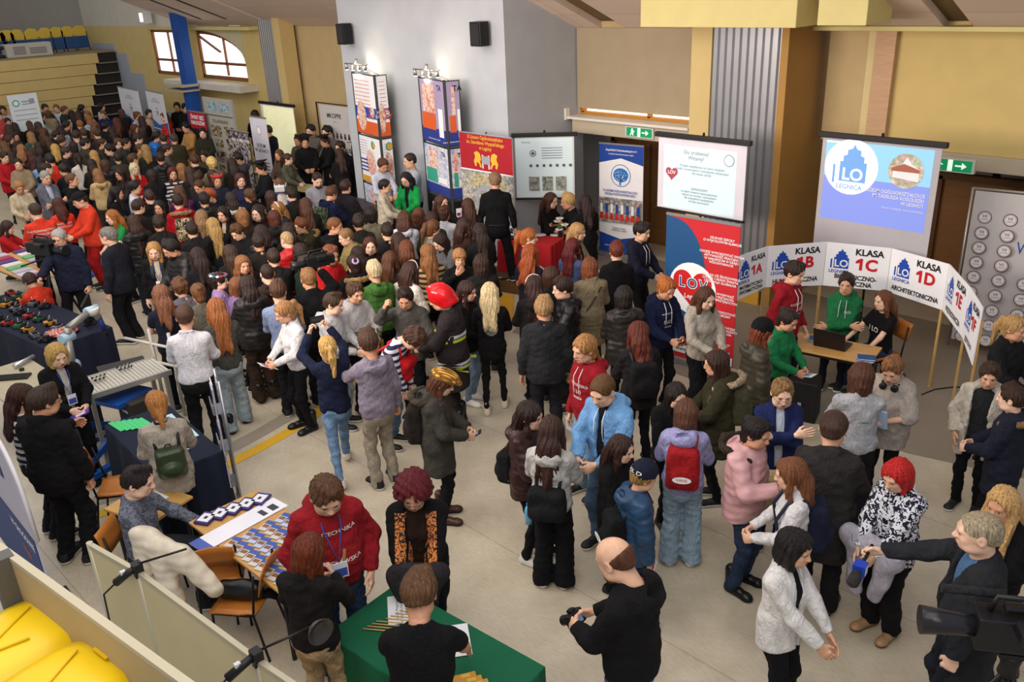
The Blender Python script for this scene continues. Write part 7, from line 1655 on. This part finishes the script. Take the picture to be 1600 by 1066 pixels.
gseat('yellow plastic gallery seat at the lower left, upper one',18,1000,3.40,gr+.0); gseat('yellow plastic gallery seat at the lower left, lower one',92,1076,3.42,gr+.0)
# feather banner on the left
fb=empty('feather_banner',(-7.65,1.3,0),-.02,'blue and white curved stand banner at the left edge','banner')
def fbs(S,w,z0,z1): pass
z1f=2.02
out=[(-1.2,.1),(.55,.1),(.52,1.25)]+[(.52-.55*(1-math.cos(a)),1.25+.5*math.sin(a)) for a in np.linspace(0,math.pi/2,10)]+[(-1.2,1.9)]
part('banner_sheet',[mat('b8b4c4','plain',.5)],fb,lambda m:m.plate(out,.02,0)); S=Sheet([WHT,mat('1d3f78'),mat('c8603c')]); S.y=-.025
S.poly([(-1.2,.12),(.545,.12),(.53,.9),(-1.2,.9)],1); S.poly([(-.45,1.5),(-.1,1.62),(.0,1.5),(.05,1.3),(-.05,1.3),(-.1,1.45),(-.4,1.4)],1); S.txt('W GŁOGOWIE',.1,.12,.78,0,.02); S.txt('Filia',.13,.12,.6,2,.02); S.m.build('print',S.mats,fb)
part('pole',[mat('d8d4d8','plain',.3)],fb,lambda m:m.tube([(.55,0,.9),(.53,0,1.25)]+[(.53-.55*(1-math.cos(a)),0,1.25+.5*math.sin(a)) for a in np.linspace(.1,math.pi/2,8)],.018)); part('foot',[BLK],fb,lambda m:m.box((.3,0,.02),(.6,.4,.04)))
# ---------------------------------------------------------------- cameras, microphones, bags and papers
def video_camera(name,label,P,rz,s=1.0,tri=True,feet=.5):
    r=empty(name,(P[0],P[1],P[2]),rz,label,'video camera'); r.scale=(s,s,s); b=mat('17171a','plain',.4)
    part('body',[b],r,lambda m:(m.box((0,0,0),(.13,.34,.16)),m.box((0,-.05,.11),(.05,.24,.03)),m.box((.08,.02,.05),(.05,.12,.05))),.01)
    part('lens',[mat('222226','plain',.25)],r,lambda m:m.lathe([(.04,.16),(.05,.2),(.05,.3),(.062,.31),(.062,.4),(.05,.4),(.045,.37)],(0,0,0),18,0,'Y') if 0 else m.tube([(0,.16,0),(0,.24,0),(0,.3,0),(0,.38,0)],[.045,.05,.055,.062],16))
    part('battery',[b],r,lambda m:m.box((0,-.21,0),(.1,.09,.13)),.01); part('handle',[b],r,lambda m:m.tube([(0,.12,.09),(0,.1,.16),(0,-.1,.16),(0,-.13,.09)],.013)); part('microphone',[mat('2a2a2c','fur',col2='101010')],r,lambda m:m.tube([(.06,.05,.13),(.06,.3,.13)],.02)); part('viewfinder',[b],r,lambda m:m.box((-.11,-.02,.07),(.1,.12,.06)),.01)
    if tri:
        t=empty('camera_tripod',(P[0],P[1],0),rz,'tripod carrying the '+label,'tripod'); z=P[2]-.14*s
        part('head',[BLK],t,lambda m:(m.lathe([(.06,-.12),(.05,-.06),(.06,0),(.05,.02)],(0,0,z),14),m.box((0,0,z+.03),(.1,.16,.03)))); part('pan_handle',[BLK],t,lambda m:m.tube([(.03,-.05,z),(.12,-.45,z-.12)],.012))
        for a in(.5,2.6,4.7): part('leg',[mat('232326','plain',.35,.4)],t,lambda m:(m.tube([(0,0,z-.1),(feet*.55*math.cos(a),feet*.55*math.sin(a),z*.45),(feet*math.cos(a),feet*math.sin(a),.01)],[.022,.018,.012])))
    return r
q=at(68,388,1.5); video_camera('video_camera','television camera in front of the grey-haired operator',q,facing(q,20)+.3,1.25,True,.42)
q=at(1590,985,1.5); video_camera('broadcast_camera','large broadcast camera at the bottom right corner',q,facing(q,292),1.35,True,.5)
q=hand_pos(A60,0,.05); video_camera('shoulder_camera','shoulder video camera carried by the cameraman in black',(q[0],q[1],q[2]+.08),facing(q,290),.9,False)
def held(R,name,label,size,cols,cat,side=None,dz=.0,tilt=.9,rzoff=0,grp=None,draw=None):
    q=mid_hands(R,.10) if side is None else hand_pos(R,side,.11)
    o=part(name,[mat(c,'plain',.35) for c in cols],None,lambda m:(m.box((0,0,0),size),m.box((0,size[1]*.05,size[2]*.5+.0006),(size[0]*.8,size[1]*.5,.001),0,1) if len(cols)>1 else None),0,(q.x,q.y,q.z+dz),0)
    o.rotation_euler=(tilt,0,R['rz']+rzoff); return tag(o,label,cat,grp)
dc=mid_hands(A5,.1); r=empty('photo_camera',tuple(dc),A5['rz'],'black photo camera in the bald photographer hands','camera'); r.rotation_euler=(-.6,0,A5['rz']); part('body',[BLK],r,lambda m:(m.box((0,0,0),(.14,.06,.1)),m.box((0,0,.06),(.05,.05,.03))),.01); part('lens',[mat('202024','plain',.3)],r,lambda m:m.tube([(0,.03,0),(0,.12,0)],.036,14)); part('display',[mat('5a78a8','emit',.3,emit=.6)],r,lambda m:m.box((0,-.032,-.005),(.075,.003,.055)))
held(A3,'clipboard','brown clipboard held by the auburn-haired woman',(.23,.32,.012),['a87850','e8e4dc'],'clipboard',tilt=1.1)
held(A27,'leaflet_bundle','bundle of blue leaflets in the hands of the girl in beige hoodie',(.12,.18,.02),['88b4dc','e8e8f0'],'leaflets',tilt=.5)
held(A28,'mobile_phone','phone held by the ginger boy in navy',(.075,.15,.01),['1a1a1c','8a8a98'],'phone',tilt=.7); held(A24,'leaflet','leaflet held out by the girl in green sweatshirt',(.12,.2,.004),['d8e8ec','6a98b0'],'leaflet',tilt=.2)
held(A17,'leaflet_bundle','bundle of folders held by the boy with headphones',(.16,.22,.02),['a8c0dc','8a4a50'],'leaflets',tilt=1.2); held(A8,'leaflet','rolled white leaflets held by the woman in pink',(.1,.22,.012),['d8d8dc','404048'],'leaflet',0,tilt=1.2)
held(A62,'paper_sheet','sheet of paper read by the girl in white top',(.15,.21,.003),['e8e4e4','a06878'],'paper',tilt=.5); held(A63,'mobile_phone','phone raised by the blonde woman in navy sweater',(.15,.075,.01),['1a1a1c','30343c'],'phone',dz=.05,tilt=1.5)
held(A64,'leaflet','white leaflets held by the boy in lilac-grey jacket',(.13,.2,.006),['dcdcE0'.lower(),'b04848'],'leaflet',1,tilt=1.1); held(A149,'leaflet','purple leaflet held by the blonde woman in black',(.12,.2,.008),['5a3a9a','d8c8e8'],'leaflet',0,tilt=.3,rzoff=1.2)
held(A31,'leaflet','white leaflet held by the dark-haired girl in black',(.1,.2,.004),['e4e4ec','a8a8b8'],'leaflet',tilt=1.2); held(A108,'paper_sheet','crumpled tissue held by the girl in cream turtleneck',(.1,.14,.01),['d8d4cc'],'paper',tilt=.9)
held(A65,'mobile_phone','phone in the hands of the person in flat cap',(.075,.15,.01),['26262a','8898a8'],'phone',tilt=.6); held(A1,'badge_card','blue',(.001,.001,.001),['3b4fa0'],'badge') if 0 else None
held(A133,'red_apple_toy','round red object held by the woman in green jacket',(.09,.09,.06),['b01c28','d84040'],'ornament',tilt=0); held(A51,'leaflet','white folded leaflet held by the platinum blonde girl',(.06,.2,.01),['e0e0e0','303038'],'leaflet',0,tilt=1.4)
held(A30,'leaflet','grey leaflet hanging from the hand of the long-haired boy',(.1,.15,.004),['b4b8c0','8890a0'],'leaflet',0,dz=-.05,tilt=1.5); held(A34,'paper_sheet','white paper held by the girl in pale grey hoodie',(.2,.28,.003),['e8e8ea','c8c8d0'],'paper',tilt=.4)
held(A6,'flag_leaflet','red and white leaflet held by the child in beanie',(.05,.22,.008),['c8c8cc','c02830'],'leaflet',0,tilt=1.3)
# reporter microphone
q=hand_pos(A11,0,.09); tgt=Vector(at(1330,915,q.z-.02)); d=(tgt-q); L_=min(.62,d.length); d=d.normalized()
r=empty('reporter_microphone',tuple(q),0,'reporter microphone with grey foam head and blue cube on a long handle','microphone'); part('handle',[BLK],r,lambda m:m.tube([tuple(-d*.08),tuple(d*(L_-.18))],.012)); part('cube',[mat('1d3fa8','plain',.4),WHT],r,lambda m:(m.box(tuple(d*(L_-.2)),(.085,.085,.085),math.atan2(d.y,d.x)),m.box(tuple(d*(L_-.2)),(.05,.09,.06),math.atan2(d.y,d.x),1))); part('foam_head',[mat('3a3634','fur',col2='242220')],r,lambda m:m.tube([tuple(d*(L_-.14)),tuple(d*(L_-.1)),tuple(d*(L_-.03)),tuple(d*L_)],[.03,.042,.042,.02],14))
_B=[]
def backpack(R,label,c,kind='cloth',c2=None,w=.3,h=.42,name='backpack',front=False,z=1.18,logo=None,pocket=None):
    s=-1 if not front else 1; th=TOPS_TH.get(R['ty'],.03); y=s*(.155+th); k=('bp',w,h)
    if k not in _C:
        F=Field((-w/2-.05,-.2,-h/2-.06),(w/2+.05,.16,h/2+.06),.014); q=np.abs(F.X)-w/2+.05,np.abs(F.Y)-.085+.05*0+.05,np.abs(F.Z)-h/2+.05
        g=[np.maximum(a_,0) for a_ in q]; F.d=np.sqrt(g[0]**2+g[1]**2+g[2]**2)-.05+np.minimum(np.maximum(q[0],np.maximum(q[1],q[2])),0)+.25*np.clip(F.Z,0,1)**2
        F.ell((0,-.09,-h*.17),(w*.4,.05,h*.26),.02); F.noise(.004,30,4); V,Q=F.out(); _C[k]=np_mesh('bag',V,Q)
    M=R['root'].matrix_basis@R['P']['T']@Matrix.Translation((0,y,z))@(Matrix.Rotation(math.pi,4,'Z') if front else Matrix.Identity(4))
    root=bpy.data.objects.new(name,None); COL.objects.link(root); root.matrix_basis=M; root.empty_display_size=.1; tag(root,label,'bag')
    o=link('bag_body',_C[k],(mat(c,kind,col2=c2),),root)
    for t in(-1,1): part('strap',[mat(c if kind=='cloth' else '17171a')],root,lambda m:m.tube([(t*.1,.03,h/2-.06),(t*.115,.12,.27),(t*.12,.25,.24),(t*.125,.33,.08),(t*.135,.3,-.1),(t*.13,.05,-h/2+.06)],.016,7))
    part('zip',[mat('101012')],root,lambda m:m.tube([(-w/2+.04,-.1,-.02),(0,-.125,.0),(w/2-.04,-.1,-.02)],.004,5)); part('grab_loop',[mat('17171a')],root,lambda m:m.tube([(-.03,.04,h/2-.02),(-.02,.04,h/2+.02),(.02,.04,h/2+.02),(.03,.04,h/2-.02)],.006,6))
    if logo: S=Sheet([WHT,mat(c)]); S.y=-.158; S.circ(0,-.04,.085,0,20,rz=.035); S.txt(logo,.04,0,-.04,1,.01); S.m.build('logo',S.mats,root)
    return root
backpack(A7,'dark red school backpack with a white oval logo on the girl in lavender','9a1a1e',logo='VANS'); backpack(A32,'black backpack on the girl with wavy dark red hair','19181a'); backpack(A26,'olive green backpack on the girl with glasses','4a4a34')
backpack(A152,'small green rucksack on the woman in grey cardigan','2c3a22',w=.27,h=.3,z=1.12,kind='leather'); backpack(A6,'black bag with white lettering on the child in beanie','141416',w=.28,h=.4,z=1.1,logo='QUS'); backpack(A99,'black and cream spotted backpack on the red parka','1a1614','blobs','c8b890')
backpack(A118,'black backpack with coloured scribbles on the boy leaning to the table','17171a','blobs','5a6a4a'); backpack(A101,'purple backpack on the girl with long brown hair','5f2a58',w=.24,h=.34); backpack(A65,'black and brown backpack on the person in flat cap','231d1a')
backpack(A9,'dark blue backpack on the girl in white sweater','1a1e34'); backpack(A34,'black shoulder bag on the girl in pale grey hoodie','17171a',w=.34,h=.3,z=1.02); backpack(A57,'bright red chest bag on the curly-haired boy','b8181e',front=True,w=.28,h=.34); backpack(A33,'black bag on the girl in dark brown jacket','151517',w=.26,h=.34,z=1.05)
# garments carried over the arm
def carried(R,label,c,kind='cloth',dz=-.12,s=1.0,f=.3,z=1.0):
    M=R['root'].matrix_basis@R['P']['T']@Vector((0,f,z)); return blob('folded_jacket',label,'jacket',(M.x,M.y,M.z+dz),[((-.16*s,0,.05),(.16*s,0,.05),.085,.085,.8),((-.12*s,.02,0),(-.06*s,.0,-.28*s),.085,.06,.7),((.1*s,.02,0),(.08*s,.0,-.3*s),.09,.065,.7)],mat(c,kind),R['rz'],.014,.008,30,len(label))
carried(A2,'dark grey jacket folded over the arms of the crimson-haired woman','2e2a2e',dz=-.02); carried(A13,'pale lilac-grey jacket carried by the red-haired girl','b4b0bc',s=1.3,dz=-.05,f=.27); carried(A15,'cream fleece jacket hanging from the arm of the man in navy suit','b8a478',f=.3,z=.95)
# prints on clothes
pw=mat('ded8d4','plain',.7)
def dtxt(R,lines,side=1,m=None,name='print'):
    decal(R,[m or pw],lambda mb:[text(mb,t,s,(x,z,0),(1,0,0),(0,1,0),.012) for t,s,x,z in lines],side,name=name)
dtxt(A1,[('POLITECHNIKA',.042,0,1.335),('WROCŁAWSKA',.042,0,1.13)])
for R in(A21,A30): dtxt(R,[('KOŚCIUSZKO',.038,0,1.27),('I LO',.05,0,1.2),('LEGNICA',.03,0,1.14)])
dtxt(A28,[('PRAWDZIWE',.026,0,1.3),('I LO',.06,0,1.2),('LEGNICA',.022,0,1.14)]); dtxt(A23,[('I LO',.1,0,1.24)]); dtxt(A22,[('I LO',.04,.06,1.3)]) ; dtxt(A114,[('LEVEL',.05,0,1.24)],1,mat('20242c'))
dtxt(A80,[('RATOWNICTWO',.05,0,1.33),('MEDYCZNE',.05,0,1.27)],-1); dtxt(A81,[('RATOWNIK',.05,0,1.3),('MEDYCZNY',.05,0,1.24)],-1); dtxt(A6,[('QUIET',.05,0,1.1)],-1)
def grid(mb,a0,b0,a1,b1,mi=0,n=14,k=2):
    V=[(a0+(a1-a0)*i/n,b0+(b1-b0)*j/k,0) for j in range(k+1) for i in range(n+1)]; mb.add(V,[(j*(n+1)+i,j*(n+1)+i+1,(j+1)*(n+1)+i+1,(j+1)*(n+1)+i) for j in range(k) for i in range(n)],mi,True)
for sd in(1,-1):
    decal(A52,[mat('d8dce0','plain',.3),mat('b8c838','plain',.4)],lambda mb:(grid(mb,-.19,.86,.19,.90,0),grid(mb,-.19,.81,.19,.845,1),grid(mb,-.19,1.2,.19,1.24,0),grid(mb,-.19,1.15,.19,1.185,1)),sd,name='reflective_band')
decal(A58,[mat('5a5a38','camo',col2='3c4028')],lambda mb:grid(mb,-.19,.98,.19,1.16,0,14,6),1,name='camouflage_band')
decal(A51,[mat('8c8a8a','picture',col2='3a3a3c')],lambda mb:mb.add([(0,1.2,0)]+[(.085*math.cos(t*.449),1.2+.085*math.sin(t*.449),0) for t in range(14)],[(0,1+t,1+(t+1)%14) for t in range(14)]),-1,name='round_print')
decal(A2,[mat('d07c3c','blobs',col2='2a1c18',scale=1.6)],lambda mb:(grid(mb,-.15,1.02,-.035,1.43,0,5,10),grid(mb,.035,1.02,.15,1.43,0,5,10)),1,name='scarf'); decal(A2,[mat('e07a20')],lambda mb:mb.add([(.1,1.42,0),(.125,1.42,0),(.06,1.25,0),(-.02,1.08,0),(-.045,1.08,0),(.035,1.25,0)],[(0,5,2,1),(5,4,3,2)]),1,name='orange_strap',off=.012)
decal(A76,[mat('15171f')],lambda mb:grid(mb,-.1,1.2,.1,1.42,0,8,8),1,name='scarf',off=.016); decal(A18,[mat('d8d0c0')],lambda mb:(grid(mb,-.17,1.0,-.11,1.06),grid(mb,.11,1.0,.17,1.06)),1,name='pocket_flap')
decal(A39,[mat('3f3428')],lambda mb:mb.add([(.12,1.4,0),(.15,1.4,0),(.02,1.18,0),(-.12,.98,0),(-.15,.98,0),(-.01,1.18,0)],[(0,5,2,1),(5,4,3,2)]),-1,name='shoulder_strap',off=.01)
decal(A50,[mat('1f1f22')],lambda mb:grid(mb,-.12,.96,.12,.975),-1,name='belt')
decal(A6,[mat('e8e4dc')],lambda mb:text(mb,'COOL D',.045,(0,.06,0),(1,0,0),(0,1,0),.01),-1,name='lettering',obj=dict(o=0) and [c_ for c_ in A6['root'].children if c_.name.startswith('beanie')][0],H=A6['H'])
# headset, headphones, wreath, hairbands
def at_head(R,name,label,cat,fn,mats,T=None):
    m=MB(); fn(m); o=link(name,m.mesh(name,mats)); o.matrix_basis=R['root'].matrix_basis@(R['P']['T'] if T else R['H']); return tag(o,label,cat)
at_head(A114,'virtual_reality_headset','white virtual reality headset over the eyes','headset',lambda m:(m.box((0,.12,.01),(.17,.08,.09)),m.tube([(-.09,.06,.01),(-.1,-.05,.02),(0,-.13,.03),(.1,-.05,.02),(.09,.06,.01)],.012),m.tube([(0,.09,.06),(0,.0,.14),(0,-.12,.06)],.012)),[mat('d8d8dc','plain',.3)])
at_head(A17,'headphones','black headphones round the neck of the boy in grey','headphones',lambda m:(m.tube([(.07,.09,1.45),(.115,.0,1.47),(.07,-.1,1.5),(-.07,-.1,1.5),(-.115,.0,1.47),(-.07,.09,1.45)],.013),m.lathe([(.01,-.015),(.036,-.013),(.036,.013),(.01,.015)],(.055,.13,1.43),14,0,'Y'),m.lathe([(.01,-.015),(.036,-.013),(.036,.013),(.01,.015)],(-.055,.13,1.43),14,0,'Y')),[BLK],'T')
at_head(A72,'flower_wreath','wreath of white and red flowers on the girl in lilac','wreath',lambda m:[m.lathe([(.002,-.02),(.022,-.012),(.028,.005),(.01,.018)],(.095*math.cos(a),-.02+.11*math.sin(a),.09-.0*a),8,int(a*3)%3) for a in np.linspace(0,5.8,13)],[mat('e0dcd4'),mat('a02838'),mat('2a6a78')])
at_head(A104,'flower_wreath','red flowers in the hair of the smiling ginger person','wreath',lambda m:[m.lathe([(.002,-.02),(.022,-.012),(.026,.005),(.01,.018)],(.09*math.cos(a),-.01+.1*math.sin(a),.1),8) for a in np.linspace(0,3.1,8)],[mat('c82838')])
for R,l,c in((A115,'white hairband of the girl facing left','e4e0dc'),(A38,'pale hairband of the girl in black coat','c8c4c0'),(A55,'studded black and white hairband of the girl in white sweater','a8a4a0')): at_head(R,'hairband',l,'hairband',lambda m:m.tube([(.095*math.cos(t),.0,.03+.105*math.sin(t)) for t in np.linspace(0,math.pi,10)],.009),[mat(c)])
at_head(A127,'scrunchie','lilac scrunchie of the girl with tan fur hood','hair tie',lambda m:m.tube([(.035*math.cos(t),-.14+.02*math.sin(t),.06+.03*math.sin(t)) for t in np.linspace(0,6.28,12)],.014),[mat('b49ac8')])
at_head(A8,'sunglasses','dark sunglasses pushed up on the hair of the woman in pink','sunglasses',lambda m:(m.box((.035,.075,.105),(.055,.012,.03)),m.box((-.035,.075,.105),(.055,.012,.03)),m.tube([(.065,.07,.1),(.09,-.03,.06)],.004),m.tube([(-.065,.07,.1),(-.09,-.03,.06)],.004)),[BLK])
# bottle carried in a bag pocket
q=at(826,813,.75); o=part('water_bottle',[mat('5fa8c8','plain',.15),mat('3a70c0')],None,lambda m:(m.lathe([(.03,0),(.033,.05),(.033,.13),(.014,.18)],(0,0,0),14),m.lathe([(.016,.18),(.016,.2)],(0,0,0),12,1)),0,(q[0],q[1],.72)); tag(o,'clear blue water bottle at the hip of the girl in brown jacket','bottle')
o=part('floor_cable',[BLK],None,lambda m:m.tube([tuple(at(*q_))[:2]+(.012,) for q_ in((1440,618),(1460,610),(1490,606),(1530,608),(1560,600))],.008,6)); tag(o,'thin black cable across the grey floor by the signposts','cable')

# the wall group stands a little further out (same directions from the gallery, larger)
KS=1.07
def push(o):
    o.location=[EYE[i]+(o.location[i]-EYE[i])*KS for i in range(3)]; o.scale=[v*KS for v in o.scale]
KEEP={'floor','floor_strip','floor_line','floor_mat','floor_mat_blue','trim_14','trim_15','trim_16'}
for o in list(COL.objects):
    if o.parent is None and ((o.get('kind')=='structure' and o.name not in KEEP) or o.name.split('.')[0] in('telescopic_bleachers','spectator_seat','ventilation_unit','wall_speaker','spotlight_bar','spot_bar_light','floodlight','exit_sign','poster_tower')): push(o)
for o in list(COL.objects):
    if o.name.startswith('poster_tower') and o.parent is None: pass
